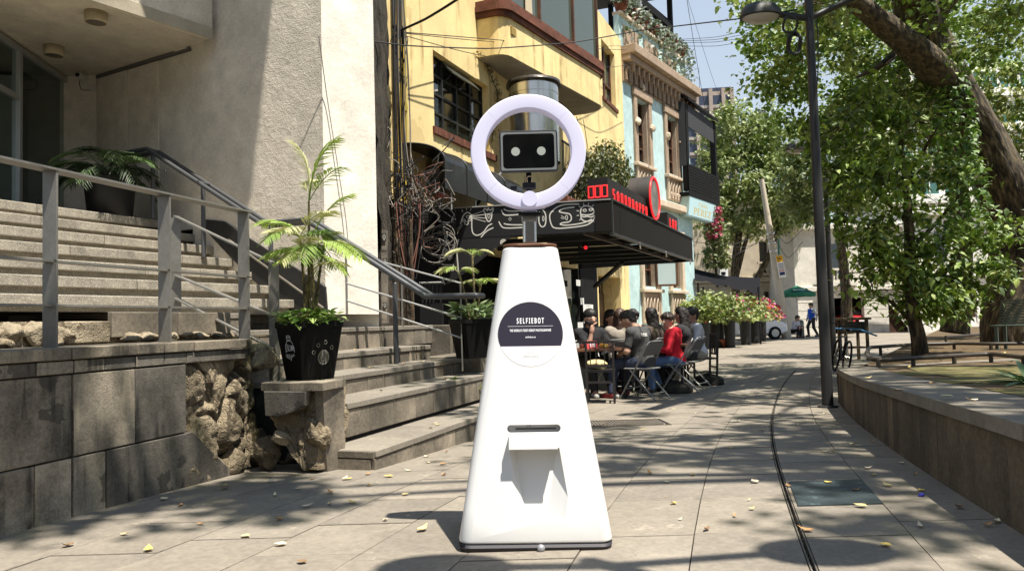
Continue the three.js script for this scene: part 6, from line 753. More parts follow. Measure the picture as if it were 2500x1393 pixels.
  if (o.hood) part('hood', blob([[up(0.5, -0.06).add(V(-0.09 * s, 0, 0)), up(0.5, -0.06).add(V(0.09 * s, 0, 0)), S(0.06), S(0.06)], [up(0.46, -0.1), up(0.4, -0.13), S(0.09), S(0.05)]], cell, 0.04), o.shirt, t);
  return t;
}
const cloth = (r, g, b) => bump(mat(L(r, g, b), 0.9), T.big, 0.03);
const seatAt = (px, py, d) => { const p = at(px, py, d); return V(p.x, gd(d), p.z); };
const jeansD = cloth(0.03, 0.04, 0.075), jeans = cloth(0.10, 0.17, 0.32), dark = cloth(0.02, 0.02, 0.022);
person({ label: 'bearded man in black shirt and backwards black cap resting chin on hand', pos: seatAt(1436, 860, 12.1), turn: 0.25, shirt: cloth(0.012, 0.012, 0.014), sleeve: 'short', trousers: dark, shoes: mat(L(0.5, 0.5, 0.48), 0.7), cap: 1, beard: 1, lean: 0.22, hands: [[-0.02, 1.02, 0.26], [0.24, 0.8, 0.42]], feet: [[-0.1, 0.09, 0.5], [0.16, 0.09, 0.62]], yaw: 0.15, cell: 0.018 });
person({ label: 'man in charcoal t-shirt seen from behind bending over his lap', pos: seatAt(1572, 880, 11.35), turn: -2.35, shirt: cloth(0.055, 0.054, 0.052), sleeve: 'short', trousers: jeansD, shoes: mat(L(0.3, 0.03, 0.035), 0.7), lean: 0.2, bow: 1.1, pitch: 0.45, yaw: 0.35, curly: 1, hands: [[-0.06, 0.66, 0.36], [0.1, 0.66, 0.34]], feet: [[-0.2, 0.09, 0.5], [0.25, 0.09, 0.42]], cell: 0.018 });
{ const m = scene.children[scene.children.length - 1]; /* faded print between the shoulders */ const g = new THREE.PlaneGeometry(0.13, 0.075, 8, 5); g.rotateY(Math.PI); g.translate(0.06, 0.95, 0); { const sm = m.children.find(q => q.name === 'shirt'), rc = new THREE.Raycaster(), probe = new THREE.Mesh(sm.geometry, new THREE.MeshBasicMaterial({ side: THREE.DoubleSide })), p = g.attributes.position; for (let i = 0; i < p.count; i++) { rc.set(V(p.getX(i), p.getY(i), -1), V(0, 0, 1)); const h = rc.intersectObject(probe)[0]; p.setZ(i, (h ? h.point.z : -0.1) - 0.005); } g.computeVertexNormals(); } const c = canvasTex(128, 72, x => { x.fillStyle = '#3c3b39'; x.fillRect(0, 0, 128, 72); x.fillStyle = '#b9b8b2'; for (let i = 0; i < 5; i++) { x.fillRect(8 + i * 24, 14 + (i % 2) * 6, 16, 34); } x.fillRect(10, 56, 108, 7); }); part('shirt_print', g, mat(0xffffff, 0.9, { map: c }), m); }
person({ label: 'young person in red hooded jacket and jeans glancing over one shoulder', pos: seatAt(1652, 880, 12.1), turn: -1.75, s: 0.94, shirt: cloth(0.62, 0.012, 0.03), trousers: jeans, shoes: mat(L(0.05, 0.05, 0.05), 0.7), lean: 0.16, yaw: 0.9, fringe: 1, hood: 1, hairM: mat(L(0.03, 0.018, 0.012), 0.5), hands: [[-0.12, 0.72, 0.36], [0.14, 0.74, 0.36]], feet: [[-0.12, 0.09, 0.3], [0.14, 0.09, 0.42]], cell: 0.018 });
person({ label: 'man in white shirt and beige trousers seated beyond the red jacket', pos: seatAt(1706, 870, 13.4), turn: -1.5, shirt: cloth(0.72, 0.72, 0.76), trousers: cloth(0.45, 0.4, 0.33), shoes: dark, lean: 0.12, yaw: 0.25, fringe: 1, skin: SK2, hands: [[-0.14, 0.72, 0.38], [0.14, 0.74, 0.36]], cell: 0.022 });
person({ label: 'long-haired person in beige top seated with back turned near the cap man', pos: seatAt(1516, 870, 12.6), turn: 2.9, shirt: cloth(0.30, 0.26, 0.21), trousers: jeansD, shoes: dark, long: 1, hairM: mat(L(0.055, 0.028, 0.018), 0.5), lean: 0.12, cell: 0.022 });
person({ label: 'dark-haired woman in black facing the street behind the beige top', pos: seatAt(1488, 870, 13.8), turn: 0.5, shirt: dark, trousers: dark, shoes: dark, long: 1, fringe: 1, skin: SK2, cell: 0.022 });
person({ label: 'woman with long black hair and dark striped top behind the charcoal t-shirt', pos: seatAt(1600, 870, 12.9), turn: -2.6, shirt: cloth(0.08, 0.055, 0.045), trousers: jeans, shoes: mat(L(0.42, 0.22, 0.08), 0.6), long: 1, lean: 0.1, skin: SK2, feet: [[-0.14, 0.09, 0.2], [0.14, 0.09, 0.4]], cell: 0.022 });
person({ label: 'person with very long black hair seated between red jacket and white shirt', pos: seatAt(1678, 875, 12.75), turn: -2.2, shirt: dark, trousers: dark, shoes: dark, long: 1, cell: 0.022 });
person({ label: 'dark-haired man half hidden behind the bending man', pos: seatAt(1545, 870, 13.7), turn: 0.2, shirt: dark, trousers: dark, shoes: dark, fringe: 1, skin: SK2, cell: 0.024 });
// chairs
const chairGrey = mat(L(0.26, 0.26, 0.25), 0.4, { metalness: 0.45 }), chairPad = mat(L(0.16, 0.155, 0.15), 0.6);
function foldingChair(pos, turn, label) {
  const t = thing('folding_chair', label, 'chair', { pos, turn, group: 'grey metal folding chairs at the tables' });
  for (const q of [-1, 1]) { part('side_tube', pipe([V(q * 0.215, 0.012, 0.3), V(q * 0.215, 0.44, 0.02), V(q * 0.21, 0.66, -0.12), V(q * 0.2, 0.8, -0.2)], 0.0125, 8), chairGrey, t); part('leg', pipe([V(q * 0.19, 0.012, -0.3), V(q * 0.19, 0.43, 0.12)], 0.0125, 8), chairGrey, t); }
  part('top_tube', tube([V(-0.2, 0.8, -0.2), V(-0.16, 0.845, -0.225), V(0, 0.85, -0.23), V(0.16, 0.845, -0.225), V(0.2, 0.8, -0.2)], 0.0125, 8), chairGrey, t);
  part('stretcher', pipe([V(-0.19, 0.1, -0.235), V(0.19, 0.1, -0.235)], 0.009, 8), chairGrey, t); part('stretcher', pipe([V(-0.215, 0.16, 0.2), V(0.215, 0.16, 0.2)], 0.009, 8), chairGrey, t);
  part('seat', rbox(0.4, 0.025, 0.4, 0.012, 0, 0.45, 0.04, 2), chairPad, t); part('backrest', move(rbox(0.38, 0.2, 0.02, 0.009), 0, 0.73, -0.165, 0, -0.52), chairPad, t); return t;
}
foldingChair(seatAt(1572, 880, 11.3).add(V(0, 0, 0.03)), -2.35, 'grey folding chair under the man in charcoal t-shirt');
foldingChair(seatAt(1656, 880, 12.05), -1.75, 'grey folding chair under the person in red');
foldingChair(seatAt(1684, 880, 12.7), -2.2, 'grey folding chair under the person with very long black hair');
foldingChair(seatAt(1520, 870, 12.55), 2.9, 'grey folding chair under the long-haired person in beige');
foldingChair(seatAt(1436, 860, 12.15), 0.25, 'grey folding chair under the man in the cap');
foldingChair(seatAt(1603, 870, 12.85), -2.6, 'grey folding chair under the woman in the striped top');
function blackChair(pos, turn, label) {
  const t = thing('wooden_chair', label, 'chair', { pos, turn }), m = mat(L(0.018, 0.016, 0.016), 0.4); for (const q of [-1, 1]) { part('leg', bar(V(q * 0.19, 0, -0.2), V(q * 0.19, 0.88, -0.25), 0.032, 0.032), m, t); part('leg', bar(V(q * 0.19, 0, 0.19), V(q * 0.19, 0.44, 0.19), 0.032, 0.032), m, t); part('stretcher', bar(V(q * 0.19, 0.2, -0.2), V(q * 0.19, 0.2, 0.19), 0.02, 0.02), m, t); }
  part('top_rail', bar(V(-0.21, 0.87, -0.25), V(0.21, 0.87, -0.25), 0.03, 0.035), m, t); part('lower_rail', bar(V(-0.19, 0.53, -0.225), V(0.19, 0.53, -0.225), 0.02, 0.03), m, t); for (const x of [-0.07, 0.05, 0.13]) part('back_slat', bar(V(x, 0.53, -0.225), V(x, 0.86, -0.25), 0.022, 0.012), m, t); part('seat', rbox(0.42, 0.03, 0.42, 0.008, 0, 0.455, 0, 1), m, t); part('stretcher', bar(V(-0.19, 0.3, -0.21), V(0.19, 0.3, -0.21), 0.02, 0.03), m, t); return t;
}
const bc = seatAt(1466, 900, 11.0); blackChair(bc, 3.0, 'empty black wooden chair with slatted back beside the robot'); blackChair(seatAt(1712, 870, 13.45), -1.5, 'black wooden chair under the man in the white shirt');
solo('cloth_bag', 'lumpy tan cloth bag on the seat of the empty black chair', 'bag', rock(0.17, 0.09, 0.12, 501, 2, 0.25), cloth(0.5, 0.38, 0.2), { pos: V(bc.x - 0.06, bc.y + 0.54, bc.z - 0.02) });
// tables
function table(pos, turn, w, d, label) { const t = thing('wooden_table', label, 'table', { pos, turn }), n = 5; for (let i = 0; i < n; i++) part('plank', cbox(-w / 2, w / 2, 0.72, 0.755, -d / 2 + d * i / n + 0.003, -d / 2 + d * (i + 1) / n - 0.003, 0.004), mat(L(...[[0.24, 0.11, 0.06], [0.3, 0.15, 0.085], [0.2, 0.095, 0.055]][i % 3]), 0.6, { map: T.wood }), t); for (const [x, z] of [[-1, -1], [1, -1], [-1, 1], [1, 1]]) part('leg', bx(x * (w / 2 - 0.06) - 0.02, x * (w / 2 - 0.06) + 0.02, 0, 0.72, z * (d / 2 - 0.06) - 0.02, z * (d / 2 - 0.06) + 0.02), M.black, t); return t; }
const tp = seatAt(1448, 860, 11.6); table(tp, 0.1, 0.95, 0.7, 'wooden plank table with glasses in front of the man in the cap'); const tp2 = seatAt(1608, 860, 12.45); table(tp2, -0.3, 0.9, 0.7, 'wooden plank table between the red jacket and the charcoal t-shirt'); table(seatAt(1540, 850, 13.2), 0, 1.4, 0.7, 'wooden table mostly hidden behind the seated people');
const glass = new THREE.MeshPhysicalMaterial({ color: L(0.95, 0.95, 0.93), roughness: 0.04, transmission: 1, thickness: 0, ior: 1.5 });
for (const [px, z, h, col, lab] of [[1470, 0.2, 0.17, [0.75, 0.42, 0.05], 'tall beer mug with a little amber beer on the table'], [1480, 0.28, 0.13, [0.7, 0.45, 0.08], 'short beer glass nearest the bending man'], [1420, 0.26, 0.14, [0.3, 0.05, 0.03], 'glass of dark red drink beside the robot']]) { const p = at(px, 845, 11.6 - z), t = thing('drinking_glass', lab, 'glass', { pos: V(p.x, tp.y + 0.756, p.z) }); part('wall', lathe([[0.0, 0.002], [0.034, 0.002], [0.04, h], [0.037, h], [0.032, 0.012], [0, 0.012]], 18), glass, t); part('drink', lathe([[0, 0.014], [0.031, 0.014], [0.034, h * 0.5], [0, h * 0.5]], 16), mat(L(...col), 0.2), t); if (h > 0.16) part('handle', tube([V(0.038, h * 0.8, 0), V(0.075, h * 0.75, 0), V(0.075, h * 0.3, 0), V(0.036, h * 0.25, 0)], 0.007, 6), glass, t); }
{ const p = at(1445, 845, 11.35), t = thing('table_number', 'red table number stand reading 18 on the wooden table', 'sign', { pos: V(p.x, tp.y + 0.757, p.z), turn: 0.1 }), c = canvasTex(128, 96, x => { x.fillStyle = '#b3151b'; x.fillRect(0, 0, 128, 96); x.fillStyle = '#f2ecea'; x.font = 'bold 74px sans-serif'; x.textAlign = 'center'; x.fillText('18', 64, 76); }); const f = new THREE.PlaneGeometry(0.16, 0.12); f.rotateX(-0.35); f.translate(0, 0.058, 0.026); part('face', f, mat(0xffffff, 0.5, { map: c }), t); part('body', plate([[-0.04, 0], [0.045, 0], [0.0, 0.118], [-0.004, 0.118]], -0.08, 0.08).rotateY(-Math.PI / 2), mat(L(0.4, 0.015, 0.02), 0.5), t); }
{ const p = at(1582, 850, 12.3), t = thing('drinking_glass', 'clear glass with ice on the table by the red jacket', 'glass', { pos: V(p.x, tp2.y + 0.756, p.z) }); part('wall', lathe([[0.0, 0.002], [0.034, 0.002], [0.04, 0.14], [0.037, 0.14], [0.032, 0.012], [0, 0.012]], 18), glass, t); }
for (const [px, py, lab] of [[1651, 958, 'round black umbrella base beside the red jacket, nearer the robot'], [1731, 938, 'round black umbrella base beyond the grey folding chairs']]) { const p = onG(px, py), t = thing('umbrella_base', lab, 'umbrella base', { pos: p }); part('disc', lathe([[0, 0], [0.255, 0], [0.265, 0.02], [0.262, 0.1], [0.245, 0.125], [0.06, 0.175], [0.055, 0.19], [0, 0.19]], 36), bump(mat(L(0.05, 0.042, 0.032), 0.8, { map: T.gray }), T.fine, 0.003), t); for (let k = 0; k < 8; k++) part('rib', bar(V(0.07, 0.176, 0).applyAxisAngle(V(0, 1, 0), k * 0.785), V(0.24, 0.13, 0).applyAxisAngle(V(0, 1, 0), k * 0.785), 0.014, 0.01), mat(L(0.045, 0.04, 0.032), 0.8), t); }
{ const [x, y] = FY.hit(1437, 760, 0.1), t = FY.group('menu_sheet', 'white printed menu sheets taped to the dark shop window', 'paper'); const c = canvasTex(256, 320, q => { q.fillStyle = '#d9d8d2'; q.fillRect(0, 0, 256, 320); q.fillStyle = '#8c8a86'; q.fillRect(70, 22, 116, 12); for (let i = 0; i < 14; i++) q.fillRect(40 + (i % 3) * 8, 56 + i * 17, 170 - (i % 4) * 20, 4); }); const F = (px, py, w, h, n) => { const [a, b] = FY.hit(px, py, 0.1); const g = new THREE.PlaneGeometry(w, h); g.translate(a, b, 0.1); part(n, g, mat(0xffffff, 0.8, { map: c }), t); }; F(1437, 765, 0.95, 0.5, 'sheet'); F(1422, 735, 0.3, 0.18, 'sheet'); F(1412, 690, 0.35, 0.16, 'sheet'); F(1418, 800, 0.5, 0.3, 'sheet'); }
// ---------------------------------------------------------------- street lamps, bed rails, street furniture on the right
function streetLamp(pos, label, turn = 0) {
  const t = thing('street_lamp', label, 'street lamp', { pos, turn, group: 'double-armed street lamps along the planter' }), m = mat(L(0.022, 0.021, 0.02), 0.5);
  part('base_plate', lathe([[0, 0], [0.12, 0], [0.12, 0.02], [0.08, 0.03], [0, 0.03]], 20), m, t); part('pole', cyl(0.068, 0.05, 5.15, 0, 0.02, 0, 16), m, t);
  for (const q of [-1, 1]) { part('arm', pipe([V(0, 4.92, 0), V(q > 0 ? 0.78 : -0.42, q > 0 ? 5.26 : 4.99, 0)], 0.042, 10), m, t); const hx = q > 0 ? 0.95 : -0.62, hy = q > 0 ? 5.27 : 4.98; const h = part('lamp_head', move(lathe([[0, 0.16], [0.09, 0.155], [0.16, 0.12], [0.2, 0.05], [0.215, -0.02], [0.205, -0.03], [0, -0.03]], 24).scale(1.25, 1, 0.9), hx, hy, 0), m, t); part('lens', move(lathe([[0.19, -0.032], [0.15, -0.075], [0.08, -0.1], [0, -0.105]], 22).scale(1.2, 1, 0.9), hx, hy, 0), mat(L(0.42, 0.4, 0.36), 0.25), h); }
  return t;
}
{ const p = onG(2022, 994); const a = streetLamp(p, 'tall black street lamp standing by the end of the planter wall');
  const lp = thing('cable_coil', 'coils of black cable hanging from the nearer street lamp', 'cable'); for (const [px, py, r, e] of [[1938, 105, 0.15, 0.5], [1942, 108, 0.13, 0.55], [1930, 60, 0.11, 0.8]]) { const c = at(px, py, 9.35); const pts = []; for (let i = 0; i < 14; i++) { const q = i / 14 * 6.283; pts.push(V(c.x + Math.cos(q) * r * e, c.y + Math.sin(q) * r, c.z + 0.03 * Math.sin(3 * q))); } part('coil', tube(pts, 0.016, 6, 40, true), M.cable, lp); }
  solo('hanging_cable', 'thin black cable dangling beside the nearer street lamp', 'cable', tube([at(1968, 22, 9.4), at(1995, 60, 9.4), at(1998, 160, 9.4), at(1992, 260, 9.4), at(1996, 340, 9.4)], 0.008, 5), M.cable);
  const q = at(2036, 860, 17.3); copy(a, 'black street lamp further along beyond the leaning bicycle', { pos: V(q.x, gd(17.3), q.z) }); copy(a, 'black street lamp beside the planter wall nearest the robot', { pos: V(1.75, gd(1.5), -1.5) }); }
{ // low tube rails in the bed
  const m = mat(L(0.045, 0.036, 0.026), 0.5), y = 0.30, mk = (lab, pts, n) => { const t = thing('bed_rail', lab, 'rail', { group: 'low tube rails round the planting bed' }); part('rail', tube(pts, 0.03, 8, pts.length * 6), m, t); for (const k of n) { const p = pts[k]; part('post', cyl(0.028, 0.028, 0.16, p.x, p.y - 0.16, p.z, 8), m, t); } };
  const g = (px, py) => { const [a, b] = ray(px, py), d = (y - 0.92) / b; return V(a * d, y, -d); };
  mk('low rusty tube rail along the front of the soil bed', [g(2116, 862), g(2124, 873), g(2145, 878), g(2230, 874), g(2330, 868), g(2420, 864), g(2500, 872), g(2620, 880)], [2, 3, 4, 5, 6]);
  mk('low rusty tube rail along the back of the soil bed', [g(2116, 862), g(2125, 848), g(2150, 846), g(2240, 840), g(2330, 838), g(2420, 839), g(2520, 838)], [2, 3, 4, 5]);
  mk('low rusty tube rail far back beyond the soil bed', [g(2310, 822), g(2400, 816), g(2500, 812)], [0, 1, 2]); }
{ const p = onG(2085, 879), t = thing('sign_stand', 'weathered grey wooden stand with four legs and sloping panel', 'stand', { pos: p, turn: 0.05 }), m = mat(L(0.2, 0.19, 0.15), 0.85, { map: T.wood }); for (const [x, z] of [[-0.27, 0.2], [0.27, 0.2], [-0.24, -0.2], [0.24, -0.2]]) part('leg', bx(x - 0.03, x + 0.03, 0, 1.0, z - 0.03, z + 0.03), m, t); part('top', cbox(-0.36, 0.36, 1.0, 1.06, -0.28, 0.28, 0.01), m, t); part('panel', cbox(-0.24, 0.24, 0.68, 0.96, 0.21, 0.235), mat(L(0.16, 0.15, 0.12), 0.9, { map: T.stain }), t); part('shelf', bx(-0.25, 0.25, 0.3, 0.34, -0.2, 0.2), m, t); part('blue_bar', pipe([V(-1.0, 0.84, 0.3), V(0.05, 0.76, 0.3), V(0.45, 0.6, 0.3)], 0.022, 8), mat(L(0.03, 0.14, 0.3), 0.5), t); }
function bicycle(pos, turn, tilt, label, col) {
  const t = thing('bicycle', label, 'bicycle', { pos, turn }); t.rotation.order = 'YXZ'; t.rotation.x = tilt; const fr = mat(col, 0.4, { metalness: 0.3 }); for (const x of [-0.52, 0.52]) { const w = part('wheel', (() => { const g = new THREE.TorusGeometry(0.315, 0.02, 8, 36); g.translate(x, 0.335, 0); return clean(g); })(), M.blackmatte, t); const sp = []; for (let k = 0; k < 12; k++) { const a = k / 12 * 6.283; sp.push(pipe([V(x, 0.335, 0), V(x + 0.3 * Math.cos(a), 0.335 + 0.3 * Math.sin(a), 0)], 0.002, 4)); } part('spokes', sp, M.steel, w); part('hub', move(cyl(0.025, 0.025, 0.08, 0, -0.04, 0, 10), x, 0.335, 0, 0, Math.PI / 2), M.steel, w); }
  const b = V(-0.05, 0.3, 0), st_ = V(-0.2, 0.82, 0), hd = V(0.36, 0.8, 0), fk = V(0.52, 0.335, 0), rw = V(-0.52, 0.335, 0); part('frame', [pipe([b, V(-0.17, 0.72, 0), V(0.36, 0.74, 0), b], 0.017, 8), pipe([b, rw, V(-0.17, 0.72, 0)], 0.011, 8), pipe([V(0.36, 0.88, 0), V(0.38, 0.68, 0), fk], 0.016, 8)], fr, t); part('saddle', move(rock(0.14, 0.035, 0.07, 611, 1, 0.15), -0.2, 0.86, 0), M.black, t); part('seat_post', pipe([V(-0.17, 0.7, 0), st_], 0.012, 8), M.steel, t); part('handlebar', tube([V(0.3, 0.98, -0.3), V(0.34, 0.96, -0.1), V(0.36, 0.93, 0), V(0.34, 0.96, 0.1), V(0.3, 0.98, 0.3)], 0.012, 8), M.black, t); part('crank', [move(cyl(0.09, 0.09, 0.01, 0, 0, 0, 18), b.x, b.y, 0.04, 0, Math.PI / 2), pipe([V(-0.05, 0.3, 0.06), V(0.08, 0.2, 0.06), V(0.08, 0.2, 0.14)], 0.008, 6)], M.steel, t); return t;
}
{ const p = onG(2040, 912); bicycle(V(p.x + 0.12, p.y, p.z - 0.1), 1.35, 0.18, 'dark bicycle leaning near the street lamp by the planter', L(0.03, 0.03, 0.045)); }
{ const t = thing('park_bench', 'green slatted metal bench at the edge of the trees', 'bench', { pos: (() => { const p = at(2556, 800, 13); return V(p.x, bedY(13), p.z); })(), turn: -0.9 }), m = mat(L(0.10, 0.14, 0.12), 0.5); for (let i = 0; i < 9; i++) part('slat', bx(-0.8, 0.8, 0.46 + i * 0.05, 0.485 + i * 0.05, -0.24 - i * 0.018, -0.22 - i * 0.018), m, t); for (let i = 0; i < 7; i++) part('slat', bx(-0.8, 0.8, 0.42, 0.44, -0.2 + i * 0.065, -0.16 + i * 0.065), m, t); for (const x of [-0.7, 0.7]) for (const z of [-0.2, 0.2]) part('leg', bx(x - 0.025, x + 0.025, 0, 0.42, z - 0.02, z + 0.02), m, t); }
// ---------------------------------------------------------------- flower planters along the far street
{ const A = [[1722, 853, 0.62, 0.95, 0], [1757, 849, 0.6, 0.95, 0], [1788, 849, 0.42, 1.0, 1], [1826, 842, 0.46, 0.95, 1], [1848, 838, 0.46, 0.95, 2], [1866, 833, 0.36, 0.9, 2]]; const lab = ['black planter of yellow-green leaves next to the blue building', 'second black planter from the blue building, with yellow-green shrub', 'third black planter from the blue building, tall and round', 'fourth black planter from the blue building, with green shrub', 'black planter of pink and orange flowers, fifth from the blue building', 'black planter of orange flowers nearest the leaning pole'];
  for (const [i, [px, py, w, h, k]] of A.entries()) { const p = onG(px, py), t = thing('planter', lab[i], 'planter', { pos: V(p.x, p.y, p.z - w / 2), group: 'black planters along the street' }); part('pot', cyl(w * 0.43, w * 0.5, h, 0, 0, 0, 20), mat(L(0.035, 0.036, 0.036), 0.6, { map: T.gray }), t); part('soil', cyl(w * 0.47, w * 0.47, 0.02, 0, h - 0.02, 0, 16), M.soil, t); const cols = [[0.2, 0.28, 0.05], [0.3, 0.36, 0.08], [0.12, 0.18, 0.03], [0.38, 0.4, 0.14]], fl = [[0.6, 0.06, 0.12], [0.7, 0.2, 0.05], [0.62, 0.1, 0.3]], N = k === 0 ? 900 : 650, R = 0.75 + w * 0.3;
    leaves(t, 'foliage', leafGeo(0.17, 0.11), N, (q, o) => { const a = rnd() * 6.28, e = Math.acos(1 - 1.3 * rnd()), r = R * (0.55 + 0.45 * rnd()) * (0.75 + 0.5 * vn(a * 2 + i * 9, e * 3, i)); o.position.set(Math.cos(a) * Math.sin(e) * r, h + 0.25 + Math.cos(e) * r * 0.95, Math.sin(a) * Math.sin(e) * r); o.rotation.set(rr(-0.7, 0.7), rnd() * 6.3, rr(-0.9, 0.5)); o.scale.setScalar(rr(0.6, 1.3)); }, k_ => cols[Math.floor(k_ * 4)]);
    if (k > 0) leaves(t, 'blossom', leafGeo(0.1, 0.1), k === 2 ? 260 : 30, (q, o) => { const a = rnd() * 6.28, e = Math.acos(1 - 1.2 * rnd()), r = R * rr(0.8, 1.1); o.position.set(Math.cos(a) * Math.sin(e) * r, h + 0.2 + Math.cos(e) * r * 0.9, Math.sin(a) * Math.sin(e) * r); o.rotation.set(rnd() * 3, rnd() * 6, rnd() * 3); o.scale.setScalar(rr(0.8, 1.6)); }, k_ => fl[Math.floor(k_ * 3)]); }
  const p = onG(1757, 847), t = thing('terracotta_bowl', 'small terracotta bowl on the paving below the shrubs', 'flower pot', { pos: V(p.x, p.y, p.z + 0.5) }); part('bowl', lathe([[0, 0], [0.15, 0], [0.26, 0.26], [0.29, 0.27], [0.29, 0.31], [0.24, 0.31], [0, 0.27]], 20), mat(L(0.5, 0.16, 0.08), 0.8), t); }
// ---------------------------------------------------------------- far side of the square
const coursed = (t, x0, x1, y0, y1, h, gap, holes, z0, z1, m) => { for (let y = y0; y < y1 - 0.01; y += h) { const a = y, b = Math.min(y1, y + h - gap); let xs = [[x0, x1]]; for (const [hx0, hx1, hy0, hy1] of holes) if (hy0 < b - 0.02 && hy1 > a + 0.02) xs = xs.flatMap(([u, v]) => hx1 <= u || hx0 >= v ? [[u, v]] : [[u, hx0], [hx1, v]].filter(([p, q]) => q - p > 0.02)); for (const [u, v] of xs) part('course', bx(u, v, a, b, z0, z1), m, t); } };
const balusters = (t, x0, x1, y0, z, m) => { const n = Math.round((x1 - x0) / 0.22), prof = lathe([[0.05, 0], [0.05, 0.04], [0.035, 0.08], [0.075, 0.24], [0.03, 0.45], [0.045, 0.52], [0.05, 0.6]], 10); for (let i = 0; i < n; i++) { const b = part('baluster', prof, m, t); b.position.set(x0 + (i + 0.5) * (x1 - x0) / n, y0, z); } part('balustrade_cap', bx(x0 - 0.05, x1 + 0.05, y0 + 0.602, y0 + 0.72, z - 0.1, z + 0.1), m, t); part('balustrade_base', bx(x0 - 0.05, x1 + 0.05, y0 - 0.12, y0 - 0.002, z - 0.1, z + 0.1), m, t); };
{ const o = at(1945, 760, 43), F = new Frame(o.x, 43, 1, 0.02), t = F.group('white_house', 'white two-storey house with open dark garage behind the trees', 'building'); const m = bump(mat(L(0.74, 0.72, 0.67), 0.9, { map: T.plaster }), T.fine, 0.003), X = (px, py = 700) => F.hit(px, py)[0], Y = (py, px = 2050) => F.hit(px, py)[1]; const gar = [X(2025), X(2107), -0.3, Y(727)], win = [X(2011), X(2060), Y(682), Y(594)], door = [X(2166), X(2225), -0.3, Y(742)]; const top = Y(548, 1960);
  part('wall', plate(rect(0, 6.6, -0.4, top), -0.3, 0, 0, [gar, win, door].map(a => rect(...a))), m, t); coursed(t, 0.02, 6.6, -0.3, Y(712), 0.46, 0.035, [gar, door], 0.003, 0.05, m);
  part('string_course', cbox(-0.05, 6.6, Y(710), Y(698), 0.003, 0.2, 0.03), m, t); part('cornice', cbox(-0.1, 6.6, top - 0.32, top - 0.05, 0.003, 0.3, 0.04), m, t); part('garage_inside', [bx(gar[0] - 0.3, gar[1] + 0.3, -0.27, 2.4, -5, -4.9), bx(gar[0] - 0.3, gar[0] - 0.2, -0.27, 2.4, -4.9, -0.31), bx(gar[1] + 0.2, gar[1] + 0.3, -0.27, 2.4, -4.9, -0.31), bx(gar[0] - 0.3, gar[1] + 0.3, 2.4, 2.5, -5, -0.31)], mat(L(0.05, 0.045, 0.04), 0.9), t); const w = part('window', bx(win[0], win[1], win[2], win[3], -0.22, -0.2), M.winglass, t); part('frame', [bx(win[0], win[0] + 0.06, win[2], win[3], -0.195, -0.14), bx(win[1] - 0.06, win[1], win[2], win[3], -0.195, -0.14), bx((win[0] + win[1]) / 2 - 0.03, (win[0] + win[1]) / 2 + 0.03, win[2], win[3], -0.194, -0.14)], M.frameblack, w); balusters(t, win[0] - 0.3, win[1] + 0.5, Y(686), 0.35, m); part('balcony_slab', bx(win[0] - 0.4, win[1] + 0.6, Y(698), Y(692), 0.003, 0.5), m, t); part('door', bx(door[0], door[1], -0.27, door[3], -0.25, -0.2), mat(L(0.16, 0.08, 0.045), 0.7, { map: T.wood }), t); part('house_number', bx(X(2046), X(2060), Y(721), Y(716), 0.052, 0.06), mat(L(0.08, 0.08, 0.08), 0.6), t); part('side_wall', bx(0.003, 0.3, -0.4, top - 0.01, -6, -0.302), m, t); }
{ const o = at(2222, 760, 41), F = new Frame(o.x, 41, 1, -0.02), t = F.group('bright_house', 'bright white house with ribbed walls and arched red window behind the big trunk', 'building'); const m = bump(mat(L(0.86, 0.85, 0.83), 0.9, { map: T.plaster }), T.fine, 0.003), X = px => F.hit(px, 740)[0], Y = py => F.hit(2380, py)[1]; const win = [X(2362), X(2384), Y(774), Y(706)], top = Y(505);
  part('wall', plate(rect(0, 9, -0.4, top), -0.3, 0, 0, [rect(...win), rect(X(2425), X(2455), Y(640), Y(560)), rect(X(2290), X(2320), Y(640), Y(560))]), m, t); coursed(t, 0.02, 9, -0.3, Y(680), 0.5, 0.04, [win], 0.003, 0.05, m); part('window', bx(win[0], win[1], win[2], win[3], -0.2, -0.17), mat(L(0.35, 0.1, 0.09), 0.6), t); part('window_grille', Array.from({ length: 4 }, (_, i) => bx(win[0] + 0.05 + i * 0.12, win[0] + 0.07 + i * 0.12, win[2], win[3], -0.1, -0.08)), M.frameblack, t); part('string_course', cbox(-0.05, 9, Y(676), Y(664), 0.003, 0.25, 0.03), m, t); part('cornice', cbox(-0.05, 9, top - 0.4, top, 0.003, 0.35, 0.04), m, t); for (const [a, b] of [[2425, 2455], [2290, 2320]]) { const w = part('window', bx(X(a), X(b), Y(640), Y(560), -0.2, -0.17), M.winglass, t); part('frame', [bx(X(a), X(a) + 0.06, Y(640), Y(560), -0.165, -0.1), bx(X(b) - 0.06, X(b), Y(640), Y(560), -0.165, -0.1)], M.white, w); } part('cornice_box', cbox(X(2420), X(2450), Y(672), Y(655), 0.26, 0.6), m, t); }
